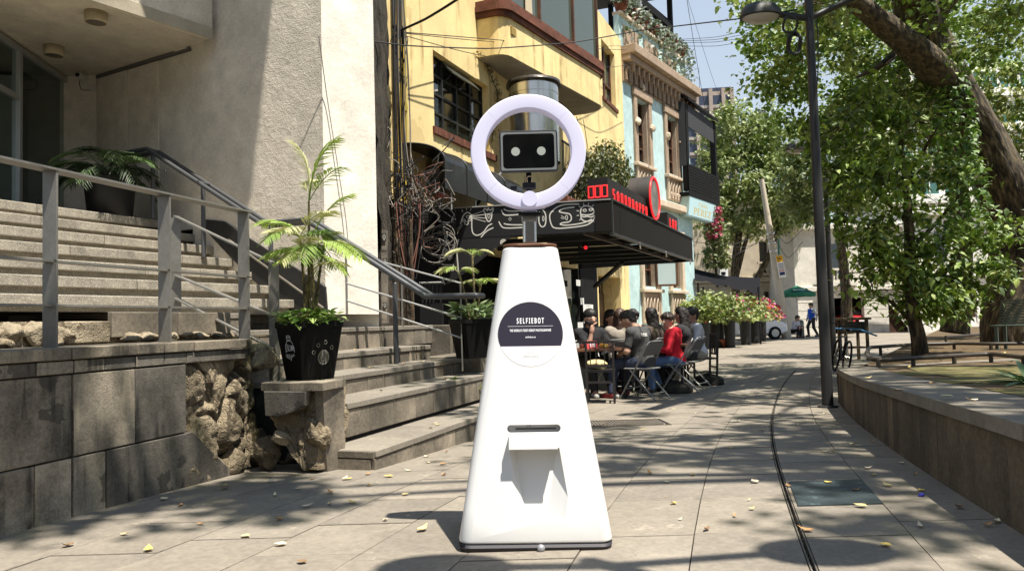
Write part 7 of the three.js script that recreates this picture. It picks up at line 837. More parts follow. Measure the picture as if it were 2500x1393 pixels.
{ const o = at(2150, 500, 56), F = new Frame(o.x, 56, 1, 0), t = F.group('modern_block', 'tall white modern block with green-tinted strip windows among the leaves', 'building'); const m = mat(L(0.86, 0.86, 0.85), 0.8, { map: T.plaster }), g = new THREE.MeshPhysicalMaterial({ color: L(0.03, 0.12, 0.09), roughness: 0.06, reflectivity: 0.8 }); const Y = py => F.hit(2400, py)[1], fl = [[470, 430], [385, 345], [300, 260], [215, 175]]; part('wall', bx(0, 14, 0, Y(160), -8, 0), m, t); for (const [a, b] of fl) for (const [x0, x1] of [[1.2, 2.6], [3.0, 4.4], [4.9, 6.3], [6.9, 7.8], [8.1, 9.2], [9.5, 10.6], [11, 12.4]]) { const w = part('window', bx(x0, x1, Y(a), Y(b), 0.003, 0.03), g, t); part('frame', [bx(x0 - 0.06, x1 + 0.06, Y(a) - 0.06, Y(a), 0.003, 0.08), bx(x0 - 0.06, x1 + 0.06, Y(b), Y(b) + 0.06, 0.003, 0.08), bx((x0 + x1) / 2 - 0.03, (x0 + x1) / 2 + 0.03, Y(a), Y(b), 0.031, 0.07)], M.white, w); } for (const [a] of fl) part('balcony_band', bx(0, 14, Y(a) - 0.7, Y(a) - 0.25, 0.003, 0.35), m, t); }
{ const o = at(1735, 760, 47), F = new Frame(o.x, 47, 1, 0.03), t = F.group('stone_house', 'old beige stone house in deep shade behind the leaning pole', 'building'); const m = bump(mat(L(0.56, 0.5, 0.41), 0.95, { map: T.plaster }), T.lump, 0.008), X = px => F.hit(px, 700)[0], Y = py => F.hit(1850, py)[1]; const wx = [X(1858), X(1900), Y(672), Y(590)], dr = [X(1865), X(1900), -0.3, Y(712)], d2 = [X(1790), X(1826), -0.3, Y(712)], top = Y(470); part('wall', plate(rect(-1, 5.6, -0.4, top), -0.3, 0, 0, [wx, dr, d2].map(a => rect(...a))), m, t); coursed(t, -1, 5.6, -0.3, Y(690), 0.5, 0.04, [dr, d2], 0.003, 0.06, m); part('string_course', cbox(-1, 5.6, Y(688), Y(676), 0.003, 0.25, 0.03), m, t); const w = part('window', bx(wx[0], wx[1], wx[2], wx[3], -0.22, -0.2), M.winglass, t); part('frame', [bx((wx[0] + wx[1]) / 2 - 0.03, (wx[0] + wx[1]) / 2 + 0.03, wx[2], wx[3], -0.19, -0.15), bx(wx[0], wx[0] + 0.06, wx[2], wx[3], -0.19, -0.15)], M.wood, w); balusters(t, wx[0] - 0.2, wx[1] + 0.2, Y(668), 0.3, m); for (const q of [dr, d2]) part('door', bx(q[0], q[1], -0.27, q[3], -0.28, -0.22), mat(L(0.05, 0.04, 0.03), 0.7), t); part('cornice', cbox(-1, 5.6, top - 0.4, top, 0.003, 0.4, 0.05), m, t);
  const s = F.group('red_sign', 'small red hanging sign on the shaded stone house', 'sign'); part('panel', cbox(X(1920), X(1934), Y(704), Y(684), 0.1, 0.7, 0.01), mat(L(0.5, 0.015, 0.02), 0.5), s); part('bracket', bx(X(1920), X(1934), Y(683), Y(681), 0.003, 0.7), M.black, s); }
{ // far tower
  const a = at(1660, 400, 150), F = new Frame(a.x, 150, 1, -0.12), t = F.group('office_tower', 'tall beige office tower with dark window bands above the trees', 'building'), m = mat(L(0.46, 0.38, 0.33), 0.9, { map: T.plaster }), g = new THREE.MeshPhysicalMaterial({ color: L(0.05, 0.06, 0.09), roughness: 0.15 }); const X = px => F.hit(px, 300)[0], top = F.hit(1760, 222)[1], w = X(1790); part('body', bx(-2, w, 0, top, -14, 0), m, t); part('side_face', bx(w + 0.01, w + 0.2, 0, top - 0.2, -14, -0.1), mat(L(0.62, 0.55, 0.47), 0.9, { map: T.plaster }), t); for (let f = 0; f < 7; f++) { const y1 = top - 0.6 - f * 3.1; for (const [u, v] of [[-1.5, 0.6], [X(1675), X(1700)], [X(1706), X(1734)], [X(1740), X(1766)], [X(1770), X(1786)]]) { part('window', bx(u, v, y1 - 2.2, y1 - 0.2, 0.003, 0.08), g, t); part('spandrel', bx(u, v, y1 - 2.8, y1 - 2.2, 0.003, 0.4), mat(L(0.4, 0.34, 0.3), 0.9), t); } for (const z of [-3, -6.5, -10]) part('side_panel', bx(w + 0.21, w + 0.3, y1 - 2.3, y1 - 0.2, z - 1.2, z + 1.2), mat(L(0.5, 0.45, 0.4), 0.8), t); } for (const px of [1703, 1737, 1768, 1789]) part('pier', bx(X(px) - 0.35, X(px) + 0.35, 0, top + 0.4, 0.003, 0.8), m, t); part('roof_rail', bx(-2, w, top + 0.05, top + 0.8, -0.3, -0.2), g, t); part('antenna', cyl(0.06, 0.03, 7, X(1722), top, -6, 6), M.black, t); }
// leaning utility pole, poster, thin green pole, sign post
{ const b = onG(1922, 826), d = -b.z, top = at(1861, 440, d), t = thing('utility_pole', 'pale leaning concrete utility pole hung with wires', 'utility pole'); const g = new THREE.CylinderGeometry(0.115, 0.24, b.distanceTo(top) + 0.3, 14); g.applyQuaternion(new THREE.Quaternion().setFromUnitVectors(V(0, 1, 0), top.clone().sub(b).normalize())); const c = b.clone().lerp(top, 0.5); g.translate(c.x, c.y - 0.1, c.z); part('pole', clean(g), bump(mat(L(0.62, 0.56, 0.47), 0.9, { map: T.plaster }), T.fine, 0.006), t); for (const k of [0.55, 0.6, 0.66]) { const p = b.clone().lerp(top, k); part('clamp', move(lathe([[0.19, -0.04], [0.2, 0], [0.19, 0.04]], 14), p.x, p.y, p.z, 0, 0, 0.15), M.steel, t); }
  const c2 = canvasTex(128, 400, x => { x.fillStyle = '#e8e6e0'; x.fillRect(0, 0, 128, 400); x.fillStyle = '#d9a21c'; x.fillRect(0, 0, 128, 120); x.fillStyle = '#40352a'; x.fillRect(20, 30, 60, 12); x.fillRect(30, 60, 70, 14); x.fillStyle = '#2f3560'; for (let i = 0; i < 3; i++) x.fillRect(14, 150 + i * 36, 100, 14); x.fillStyle = '#b8302e'; x.fillRect(14, 262, 100, 20); x.fillStyle = '#2f3560'; x.fillRect(14, 300, 100, 60); }); const pp = at(1907, 650, d - 0.35), s = thing('poster_board', 'narrow colourful notice board fixed to the leaning pole', 'sign', { pos: pp }); s.rotation.z = 0.14; part('board', box(0.34, 1.1, 0.03), M.white, s); const pl = new THREE.PlaneGeometry(0.33, 1.08); pl.translate(0, 0, 0.017); part('print', pl, mat(0xffffff, 0.7, { map: c2 }), s);
  solo('green_pole', 'thin dark green pole behind the leaning utility pole', 'pole', cyl(0.09, 0.07, 5.2, 0, 0, 0, 12), mat(L(0.03, 0.08, 0.05), 0.5), { pos: (() => { const p = at(1912, 820, 40); return V(p.x, gd(40), p.z); })() });
  const sp = onG(1773, 836), sg = thing('sign_post', 'small white square street sign on a thin post among the planters', 'sign', { pos: V(sp.x, sp.y, sp.z) }); part('post', cyl(0.03, 0.03, 3.2, 0, 0, 0, 8), M.alu, sg); part('plate', rbox(0.42, 0.5, 0.02, 0.008, 0, 3.05, 0.03, 1), M.white, sg); part('symbol', [box(0.2, 0.12, 0.005, 0, 3.1, 0.045), box(0.06, 0.14, 0.005, 0.02, 2.99, 0.046)], M.black, sg); }
function umbrella(pos, r, h, col, label, text) { const t = thing('cafe_umbrella', label, 'umbrella', { pos }); part('pole', cyl(0.03, 0.03, h, 0, 0, 0, 10), M.white, t); part('finial', cyl(0.03, 0.01, 0.12, 0, h, 0, 8), M.white, t); const m = mat(col, 0.85, { side: THREE.DoubleSide }); for (let k = 0; k < 8; k++) { const a0 = k * Math.PI / 4, a1 = a0 + Math.PI / 4, e = (a, q, y) => V(Math.cos(a) * q, y, Math.sin(a) * q), T0 = V(0, h, 0), A = e(a0, r, h - r * 0.42), B = e(a1, r, h - r * 0.42), C = e((a0 + a1) / 2, r * 0.93, h - r * 0.45), dn = V(0, -0.16, 0); const tri = [T0, B, C, T0, C, A, A, C, C.clone().add(dn), A, C.clone().add(dn), A.clone().add(dn), C, B, B.clone().add(dn), C, B.clone().add(dn), C.clone().add(dn)]; const g = new THREE.BufferGeometry(); g.setAttribute('position', new THREE.Float32BufferAttribute(tri.flatMap(v => v.toArray()), 3)); g.computeVertexNormals(); part('panel', uvs(g), m, t); }
  if (text) { const c = canvasTex(256, 64, x => { x.fillStyle = '#17674b'; x.fillRect(0, 0, 256, 64); x.fillStyle = '#e8f0ea'; x.font = 'bold 52px serif'; x.textAlign = 'center'; x.fillText(text, 128, 48); }); const g = new THREE.PlaneGeometry(r * 0.9, r * 0.24); g.rotateX(-1.05); g.translate(-r * 0.1, h - r * 0.27 + 0.02, r * 0.62); part('lettering', g, mat(0xffffff, 0.8, { map: c }), t); } return t; }
{ const a = onG(1951, 824), g = umbrella(V(a.x, a.y, a.z), 0.95, 2.62, L(0.02, 0.16, 0.09), 'green cafe umbrella with white lettering by the leaning pole', 'Jarvim'); const b = onG(1908, 828); umbrella(V(b.x - 0.3, b.y, b.z - 1.5), 0.95, 2.0, L(0.35, 0.02, 0.03), 'dark red umbrella behind the leaning pole'); }
{ // black cafe awning
  const x = px => at(px, 680, 32).x, t = thing('cafe_awning', 'wide black fabric awning sagging beyond the blue building', 'awning'); const n = 16, pos = [], idx = []; for (let j = 0; j <= 6; j++) for (let i = 0; i <= n; i++) { const u = i / n, v = j / 6, p = at(1694 + 162 * u, 655 + 22 * u + v * (26 + 14 * u) + (v > 0.8 ? 3 * Math.sin(u * 22) : 0), 34 - 3.2 * v); pos.push(p.x, p.y - 0.12 * Math.sin(u * Math.PI) * (1 - v), p.z); if (i && j) { const a = (j - 1) * (n + 1) + i - 1; idx.push(a, a + n + 1, a + 1, a + 1, a + n + 1, a + n + 2); } } const g = new THREE.BufferGeometry(); g.setAttribute('position', new THREE.Float32BufferAttribute(pos, 3)); g.setIndex(idx); g.computeVertexNormals(); part('fabric', uvs(g), new THREE.MeshPhysicalMaterial({ color: L(0.012, 0.012, 0.014), roughness: 0.95, specularIntensity: 0.1, side: THREE.DoubleSide }), t); for (const px of [1717, 1852]) { const p = at(px, 700, 31); part('post', cyl(0.04, 0.04, p.y - gd(31), p.x, gd(31), p.z, 8), M.black, t); } for (const px of [1704, 1846]) { const p = at(px, 690, 33.8); part('post', cyl(0.04, 0.04, p.y - gd(34), p.x, gd(34), p.z, 8), M.black, t); } }
// cars
function car(pos, turn, col, label) {
  const t = thing('parked_car', label, 'car', { pos, turn }), paint = new THREE.MeshPhysicalMaterial({ color: col, roughness: 0.3, clearcoat: 1, clearcoatRoughness: 0.05 }); // length along x, front at +x
  const side = [[-2.05, 0.35], [-2.1, 0.7], [-2.02, 0.98], [-1.75, 1.04], [-1.45, 1.1], [1.0, 0.98], [1.75, 0.86], [2.02, 0.68], [2.06, 0.36], [1.75, 0.25], [-1.8, 0.25]], cab = [[-1.85, 1.02], [-1.55, 1.46], [-1.2, 1.54], [0.05, 1.52], [0.35, 1.42], [1.02, 0.98]]; part('body', plate(side, -0.84, 0.84, 0.07), paint, t); part('cabin', plate(cab, -0.72, 0.72, 0.06), paint, t); const cg = cab.map(([x, y]) => [x * 0.94 - 0.02, 1.0 + (y - 1.0) * 0.86]); part('side_glass', plate(cg, -0.735, 0.735, 0.02), M.winglass, t); part('rear_window', hexa([V(-1.86, 1.06, -0.6), V(-1.86, 1.06, 0.6), V(-1.82, 1.06, 0.6), V(-1.82, 1.06, -0.6)], [V(-1.59, 1.44, -0.56), V(-1.59, 1.44, 0.56), V(-1.55, 1.44, 0.56), V(-1.55, 1.44, -0.56)]), M.winglass, t); part('windscreen', hexa([V(1.02, 1.0, -0.62), V(1.02, 1.0, 0.62), V(0.98, 1.0, 0.62), V(0.98, 1.0, -0.62)], [V(0.4, 1.42, -0.56), V(0.4, 1.42, 0.56), V(0.36, 1.42, 0.56), V(0.36, 1.42, -0.56)]), M.winglass, t);
  for (const [x, z] of [[-1.3, -0.78], [-1.3, 0.78], [1.35, -0.78], [1.35, 0.78]]) { const g = new THREE.CylinderGeometry(0.31, 0.31, 0.2, 24); g.rotateX(Math.PI / 2); g.translate(x, 0.31, z); const w = part('wheel', clean(g), M.blackmatte, t); const h = new THREE.CylinderGeometry(0.19, 0.19, 0.22, 16); h.rotateX(Math.PI / 2); h.translate(x, 0.31, z); part('rim', clean(h), M.alu, w); } for (const z of [-0.66, 0.66]) { part('tail_light', rbox(0.06, 0.24, 0.2, 0.02, -2.06, 0.84, z), mat(L(0.4, 0.01, 0.01), 0.2), t); part('headlight', rbox(0.08, 0.14, 0.28, 0.03, 1.97, 0.74, z), mat(L(0.7, 0.7, 0.7), 0.1), t); } part('bumper', rbox(0.12, 0.2, 1.6, 0.05, -2.07, 0.45, 0), paint, t); part('number_plate', box(0.02, 0.12, 0.4, -2.14, 0.68, 0), M.white, t); for (const z of [-0.6, 0.6]) part('roof_rail', pipe([V(-1.3, 1.57, z), V(-0.1, 1.56, z)], 0.02, 6), M.alu, t); return t; }
{ const p = at(1808, 800, 37); car(V(p.x, gd(37), p.z), 0.15, L(0.78, 0.79, 0.8), 'white car parked behind the flower planters'); const q = at(2063, 800, 45.2); car(V(q.x, gd(45), q.z), Math.PI / 2 + 0.05, L(0.45, 0.015, 0.02), 'red car seen from behind inside the dark garage'); }
for (const [px, py, lab] of [[1846, 836, 'short grey bollard at the end of the flower planters'], [1957, 822, 'short black bollard beside the green umbrella'], [2391, 801, 'short grey bollard in front of the bright white house'], [2026, 812, 'short grey bollard beside the open garage']]) { const p = onG(px, py), t = thing('bollard', lab, 'bollard', { pos: p, group: 'bollards along the kerb' }); part('post', lathe([[0, 0], [0.17, 0], [0.16, 0.1], [0.15, 0.72], [0.16, 0.78], [0.1, 0.86], [0, 0.88]], 16), mat(L(0.16, 0.155, 0.14), 0.8), t); part('collar', lathe([[0.155, 0.6], [0.165, 0.63], [0.155, 0.66]], 16), mat(L(0.4, 0.38, 0.33), 0.7), t); }
{ const p = onG(1985, 821); const m = person({ label: 'man walking in bright blue vest and dark trousers near the garage', pos: p, turn: -1.3, hip: 0.93, stand: 1, far: 1, shirt: cloth(0.6, 0.6, 0.62), trousers: cloth(0.03, 0.028, 0.03), shoes: dark, lean: 0.03, hands: [[-0.26, 0.86, 0.12], [0.26, 0.86, -0.08]], feet: [[-0.1, 0.09, 0.16], [0.12, 0.09, -0.2]], cell: 0.032, fringe: 1 }); part('vest', blob([[V(0, 0.96, 0), V(0, 1.3, 0.02), 0.165, 0.17], [V(-0.13, 1.32, 0.01), V(0.13, 1.32, 0.01), 0.1, 0.1]], 0.03, 0.04), cloth(0.02, 0.1, 0.55), m);
  const q = at(1938, 815, 38); person({ label: 'person crouching in dark clothes at the foot of the leaning pole', pos: V(q.x, gd(38), q.z), turn: 0.6, hip: 0.35, far: 1, shirt: cloth(0.5, 0.5, 0.55), trousers: dark, shoes: dark, lean: 0.4, feet: [[-0.12, 0.09, 0.3], [0.12, 0.09, 0.3]], hands: [[-0.1, 0.5, 0.4], [0.1, 0.5, 0.4]], cell: 0.035, fringe: 1 });
  const w = onG(2436, 802); person({ label: 'person in purple top walking a bicycle beside the big trunk', pos: w, turn: 0.3, hip: 0.9, stand: 1, far: 1, s: 0.95, shirt: cloth(0.28, 0.10, 0.42), sleeve: 'short', trousers: dark, shoes: dark, hands: [[-0.2, 0.95, 0.2], [0.26, 0.9, 0.1]], feet: [[-0.1, 0.09, 0.05], [0.1, 0.09, -0.05]], cell: 0.035, fringe: 1 }); bicycle(V(w.x + 0.1, w.y, w.z + 0.5), 0.5, 0, 'green bicycle pushed by the person in purple', L(0.1, 0.3, 0.2)); }
// ---------------------------------------------------------------- trees
// limbs: tapered tubes through points with a radius at each
function limb(pts, radii, seg = 9) { const c = new THREE.CatmullRomCurve3(pts), n = pts.length * (seg > 14 ? 9 : 5), f = c.computeFrenetFrames(n), pos = [], idx = [], uv = []; let len = 0, prev = null; for (let i = 0; i <= n; i++) { const t = i / n, p = c.getPointAt(t), k = t * (radii.length - 1), a = Math.floor(Math.min(k, radii.length - 1.001)), r = radii[a] + (radii[a + 1] - radii[a]) * (k - a); if (prev) len += p.distanceTo(prev); prev = p; for (let j = 0; j <= seg; j++) { const q = j / seg * 6.2832, rg = seg > 14 ? 0.06 * Math.abs(Math.sin(q * 9 + 3 * fbm(Math.cos(q) * 2 + len * 0.9, len * 1.4, Math.sin(q) * 2, 3))) : 0, w = r * (1 - rg + 0.16 * (fbm(p.x * 2 + Math.cos(q) * 1.5, p.y * 1.2, p.z * 2 + Math.sin(q) * 1.5, 3) - 0.45) * 2); pos.push(p.x + (f.normals[i].x * Math.cos(q) + f.binormals[i].x * Math.sin(q)) * w, p.y + (f.normals[i].y * Math.cos(q) + f.binormals[i].y * Math.sin(q)) * w, p.z + (f.normals[i].z * Math.cos(q) + f.binormals[i].z * Math.sin(q)) * w); uv.push(j / seg * r * 6.28, len); if (i && j) { const b = (i - 1) * (seg + 1) + j - 1; idx.push(b, b + seg + 1, b + 1, b + 1, b + seg + 1, b + seg + 2); } } } const g = new THREE.BufferGeometry(); g.setAttribute('position', new THREE.Float32BufferAttribute(pos, 3)); g.setAttribute('uv', new THREE.Float32BufferAttribute(uv, 2)); g.setIndex(idx); g.computeVertexNormals(); return g.toNonIndexed(); }
// leaves in clumps spread through ellipsoids, with gaps between the clumps
function crown(t, ells, n, leaf, cols, o = {}) {
  const tot = ells.reduce((s, e) => s + (e.w ?? e.r[0] * e.r[1] * e.r[2]) , 0), clumps = [];
  for (const e of ells) { const k = Math.max(3, Math.round((o.clumps ?? 60) * (e.w ?? e.r[0] * e.r[1] * e.r[2]) / tot)); for (let i = 0; i < k; i++) { const d = V(rr(-1, 1), rr(-1, 1), rr(-1, 1)); if (d.lengthSq() > 1) { i--; continue; } d.normalize().multiplyScalar(Math.pow(rnd(), o.pow ?? 0.45)); clumps.push([V(e.c.x + d.x * e.r[0], e.c.y + d.y * e.r[1], e.c.z + d.z * e.r[2]), (o.cs ?? 0.35) * rr(0.6, 1.4), rnd(), e.c]); } }
  const twigs = []; if (o.twigs) for (const [c, s, , ec] of clumps) twigs.push(limb([ec.clone().lerp(c, 0.05), ec.clone().lerp(c, 0.55).add(V(0, -0.1 * s, 0)), c], [o.twigs, o.twigs * 0.6, o.twigs * 0.3], 5)); if (twigs.length) part('twigs', twigs, M.barkdark, t, { kind: 'stuff' });
  return leaves(t, 'crown', o.geo || leafGeo(leaf, leaf * (o.wide ?? 0.6), 0.22, 3), n, (i, q) => { const [c, s, k] = clumps[Math.floor(rnd() * clumps.length)], g = () => (rnd() + rnd() + rnd() - 1.5) * 1.1; q.position.set(c.x + g() * s, c.y + g() * s * 0.7, c.z + g() * s); q.rotation.set(rr(-0.7, 0.7), rnd() * 6.283, rr(-1.0, 0.35)); q.scale.setScalar(rr(0.5, 1.45)); return k; }, (k, i) => { const c = cols[Math.floor((k * 0.6 + rnd() * 0.4) * cols.length)], v = rr(0.75, 1.25); return c.map(x => x * v); }, o.mat || M_leaf);
}
const E = (px, py, d, rx, ry, rz, w) => ({ c: at(px, py, d), r: [rx, ry, rz], w });
{ // the small glossy tree in the bed
  const b = at(2246, 868, 12.3), t = thing('young_tree', 'young glossy-leaved tree in the soil bed behind the low rail', 'tree'); const P = (px, py, d = 12.3) => at(px, py, d);
  part('trunk', limb([P(2248, 880), P(2244, 830), P(2232, 770), P(2225, 700), P(2222, 600), P(2215, 480), P(2200, 340)], [0.14, 0.11, 0.1, 0.085, 0.07, 0.05, 0.025]), M.barkdark, t);
  for (const q of [[[2232, 770], [2290, 690], [2360, 600], [2430, 560]], [[2225, 700], [2160, 640], [2110, 600]], [[2222, 610], [2290, 540], [2350, 470]], [[2218, 540], [2140, 470], [2080, 420]], [[2212, 440], [2260, 360], [2290, 310]], [[2240, 800], [2180, 740], [2140, 720]]]) part('branch', limb(q.map(([a, c], i) => P(a, c, 12.3 + (i % 2 ? 0.2 : -0.1) * i)), [0.045, 0.032, 0.012], 7), M.barkdark, t);
  const cols = [[0.13, 0.22, 0.025], [0.2, 0.31, 0.035], [0.3, 0.42, 0.06], [0.08, 0.14, 0.018], [0.42, 0.5, 0.12]];
  crown(t, [E(2050, 310, 12.2, 0.55, 0.45, 0.6), E(2040, 430, 12.0, 0.45, 0.45, 0.5), E(2060, 540, 12.1, 0.45, 0.4, 0.5), E(2400, 640, 12.4, 0.6, 0.4, 0.6), E(2340, 680, 12.4, 0.6, 0.5, 0.6), E(2130, 250, 12.4, 0.6, 0.35, 0.6), E(2190, 300, 12.3, 0.75, 0.5, 0.7), E(2120, 420, 12.1, 0.8, 0.6, 0.8), E(2220, 440, 12.5, 0.7, 0.6, 0.7), E(2150, 560, 12.2, 0.8, 0.5, 0.8), E(2200, 660, 12.2, 0.75, 0.5, 0.8), E(2265, 700, 12.4, 0.8, 0.6, 0.8), E(2290, 600, 12.4, 0.6, 0.5, 0.7), E(2360, 560, 12.4, 0.6, 0.35, 0.6), E(2440, 560, 12.3, 0.5, 0.25, 0.5), E(2300, 760, 12.2, 0.5, 0.3, 0.6), E(2310, 420, 12.6, 0.5, 0.4, 0.5), E(2130, 690, 12, 0.4, 0.3, 0.4)], 9000, 0.125, cols, { clumps: 200, cs: 0.26, wide: 0.52, twigs: 0.012, pow: 0.6 });
}
{ // the big leaning tree
  const t = thing('big_tree', 'big old tree with thick furrowed leaning trunk beyond the bed', 'tree'), P = (px, py, d) => at(px, py, d);
  part('trunk', limb([P(2490, 830, 15.6), P(2482, 760, 15.6), P(2488, 640, 15.5), P(2470, 520, 15.3), P(2410, 370, 15), P(2330, 230, 14.6), P(2265, 110, 14.2), P(2235, 0, 13.8), P(2220, -160, 13.4)], [0.75, 0.56, 0.5, 0.5, 0.47, 0.43, 0.44, 0.4, 0.34], 54), M.bark, t);
  for (const [q, r] of [[[[2310, 190, 14.2], [2215, 105, 12.4], [2140, 45, 11.2], [2070, -15, 10.4], [1980, -120, 9.8]], [0.3, 0.27, 0.2, 0.15, 0.1]], [[[2420, 400, 15], [2360, 450, 14.6], [2320, 520, 14.4]], [0.12, 0.08, 0.03]], [[[2250, 60, 14], [2330, -30, 13.6], [2420, -140, 13]], [0.26, 0.2, 0.12]], [[[2210, 110, 13.6], [2150, 160, 13], [2090, 190, 12.4]], [0.09, 0.06, 0.02]], [[[2235, 0, 13.8], [2120, -200, 10.5], [2000, -350, 8]], [0.26, 0.18, 0.1]]]) part('branch', limb(q.map(a => P(...a)), r, 12), M.barkdark, t);
  const cols = [[0.17, 0.28, 0.035], [0.26, 0.39, 0.06], [0.11, 0.19, 0.022], [0.40, 0.48, 0.12], [0.21, 0.26, 0.06]];
  crown(t, [E(1960, 130, 13, 0.8, 1.0, 1.2), E(2060, 100, 14.5, 1.3, 1.1, 1.3), E(2060, 250, 14, 1.2, 0.9, 1.4), E(2180, 220, 14.5, 1.1, 0.8, 1.4), E(2160, 60, 15.5, 1.4, 1.0, 1.3), E(2390, 60, 16, 1.6, 1.1, 1.4), E(2470, 180, 17.5, 1.3, 1.2, 1.2), E(2440, 20, 12, 1.4, 0.8, 1.6), E(2330, 300, 17.5, 1.0, 0.8, 0.8), E(2490, 420, 18, 1.0, 1.0, 0.9), E(2000, 10, 11, 1.4, 0.8, 2), E(1890, 170, 12.4, 0.3, 0.9, 0.6, 0.7), E(1880, 70, 12.4, 0.3, 0.7, 0.6, 0.5), E(1945, 300, 13, 0.4, 0.6, 0.5, 0.5), E(2250, -80, 12, 1.6, 0.6, 1.6)], 21000, 0.095, cols, { clumps: 260, cs: 0.3, wide: 0.75, pow: 0.55, twigs: 0.008 });
  // ivy leaves round the trunk
  leaves(t, 'ivy', leafGeo(0.14, 0.09, 0.2, 3), 1500, (i, o) => { const u = rnd(), a = at(2385 - 65 * u + rr(-65, 40), 560 - 420 * u + rr(-40, 50), 14.1 + rr(-0.35, 0.3)); o.position.copy(a); o.rotation.set(rr(-0.7, 0.7), rnd() * 6.283, rr(-1, 0.3)); o.scale.setScalar(rr(0.6, 1.2)); }, k => [[0.12, 0.24, 0.03], [0.2, 0.32, 0.05], [0.07, 0.14, 0.02]][Math.floor(k * 3)]);
}
{ const t = thing('slim_tree', 'slim dark tree trunk with leafy top behind the young tree', 'tree'), P = (a, b, d = 19) => at(a, b, d); part('trunk', limb([P(2332, 812), P(2345, 700), P(2352, 560), P(2330, 400), P(2200, 230), P(2205, 120)], [0.34, 0.24, 0.2, 0.17, 0.14, 0.08], 12), M.barkdark, t); part('branch', limb([P(2335, 420), P(2380, 300), P(2420, 200)], [0.12, 0.09, 0.04]), M.barkdark, t); crown(t, [E(2230, 180, 19, 1.6, 1.3, 1.5), E(2370, 330, 19, 1.4, 1.0, 1.4), E(2130, 300, 20, 1.5, 1.2, 1.5), E(2460, 400, 19, 1.0, 0.9, 1.2), E(2420, 250, 19, 1.3, 1.1, 1.3)], 5200, 0.17, [[0.12, 0.16, 0.025], [0.2, 0.24, 0.045], [0.32, 0.34, 0.09]], { clumps: 80, cs: 0.5 }); }
{ // fig trees filling the far left of the square
  const cols = [[0.14, 0.21, 0.04], [0.22, 0.29, 0.07], [0.32, 0.38, 0.12], [0.42, 0.47, 0.2], [0.08, 0.12, 0.025]];
  const t = thing('fig_tree', 'dense pale green tree towering behind the leaning pole', 'tree'), P = (a, b, d = 43) => at(a, b, d); part('trunk', limb([P(1808, 815), P(1800, 740), P(1795, 650), P(1810, 540)], [0.3, 0.25, 0.22, 0.18]), M.bark, t); part('branch', limb([P(1826, 800), P(1830, 720), P(1880, 620), P(1905, 540)], [0.22, 0.2, 0.16, 0.1]), M.barkdark, t); part('branch', limb([P(1770, 700), P(1760, 620), P(1755, 540)], [0.16, 0.13, 0.1]), M.barkdark, t); part('branch', limb([P(1795, 690), P(1815, 610), P(1835, 550)], [0.16, 0.13, 0.1]), M.barkdark, t);
  crown(t, [E(1790, 340, 43, 2.0, 1.9, 2), E(1880, 350, 43, 2.1, 2.0, 2), E(1760, 420, 42, 1.6, 1.5, 1.6), E(1840, 450, 42, 2.0, 1.6, 1.8), E(1920, 450, 42, 1.8, 1.7, 1.8), E(1740, 520, 42, 1.1, 1.2, 1.5), E(1820, 540, 43, 2.0, 1.0, 1.8), E(1910, 540, 43, 1.6, 0.9, 1.6), E(1780, 270, 43, 1.0, 0.9, 1)], 19000, 0.24, cols, { clumps: 260, cs: 0.55, pow: 0.35 });
  const u = thing('plaza_tree', 'dark leafy tree rising behind the further street lamp', 'tree'); part('trunk', limb([at(2070, 815, 36), at(2065, 700, 36), at(2050, 560, 36)], [0.3, 0.24, 0.18]), M.barkdark, u); crown(u, [E(1990, 400, 34, 1.5, 1.5, 1.6), E(2060, 360, 35, 2.0, 1.9, 2), E(2050, 480, 35, 1.9, 1.4, 1.8), E(1975, 500, 35, 1.2, 1.1, 1.4), E(2130, 430, 36, 1.8, 1.6, 1.8)], 8000, 0.26, cols.slice(0, 4).map(c => c.map(x => x * 0.8)), { clumps: 130, cs: 0.5, pow: 0.4 });
  const v = thing('spire_tree', 'narrow dark tree top showing above the pale green tree', 'tree'); part('trunk', limb([at(1872, 500, 52), at(1870, 360, 52), at(1868, 270, 52)], [0.2, 0.15, 0.05]), M.barkdark, v); crown(v, [E(1870, 300, 52, 0.7, 1.0, 0.7), E(1878, 350, 52, 1.2, 1.0, 1.2)], 1500, 0.28, [[0.06, 0.1, 0.06], [0.1, 0.14, 0.09]], { clumps: 30, cs: 0.4 });
  const f = thing('bougainvillea', 'bush of pink blossoms and leaves hanging beside the blue sign box', 'plant'); part('stem', limb([at(1752, 700, 33), at(1745, 620, 33), at(1738, 540, 33)], [0.06, 0.05, 0.03], 6), M.barkdark, f); leaves(f, 'blossom', leafGeo(0.16, 0.14), 500, (i, o) => { const p = at(1748 + rr(-22, 14), 548 + rr(-45, 30), 32.5 + rr(-0.4, 0.4)); o.position.copy(p); o.rotation.set(rnd() * 3, rnd() * 6, rnd() * 3); o.scale.setScalar(rr(0.6, 1.2)); }, k => k < 0.45 ? [0.5, 0.05, 0.12] : k < 0.6 ? [0.6, 0.25, 0.25] : [0.15, 0.2, 0.05]); leaves(f, 'foliage', leafGeo(0.2, 0.13), 700, (i, o) => { const p = at(1755 + rr(-35, 25), 600 + rr(-60, 50), 33 + rr(-0.6, 0.6)); o.position.copy(p); o.rotation.set(rr(-0.8, 0.8), rnd() * 6, rr(-1, 0.3)); o.scale.setScalar(rr(0.6, 1.3)); }, k => k < 0.5 ? [0.13, 0.18, 0.04] : [0.28, 0.3, 0.12]); }
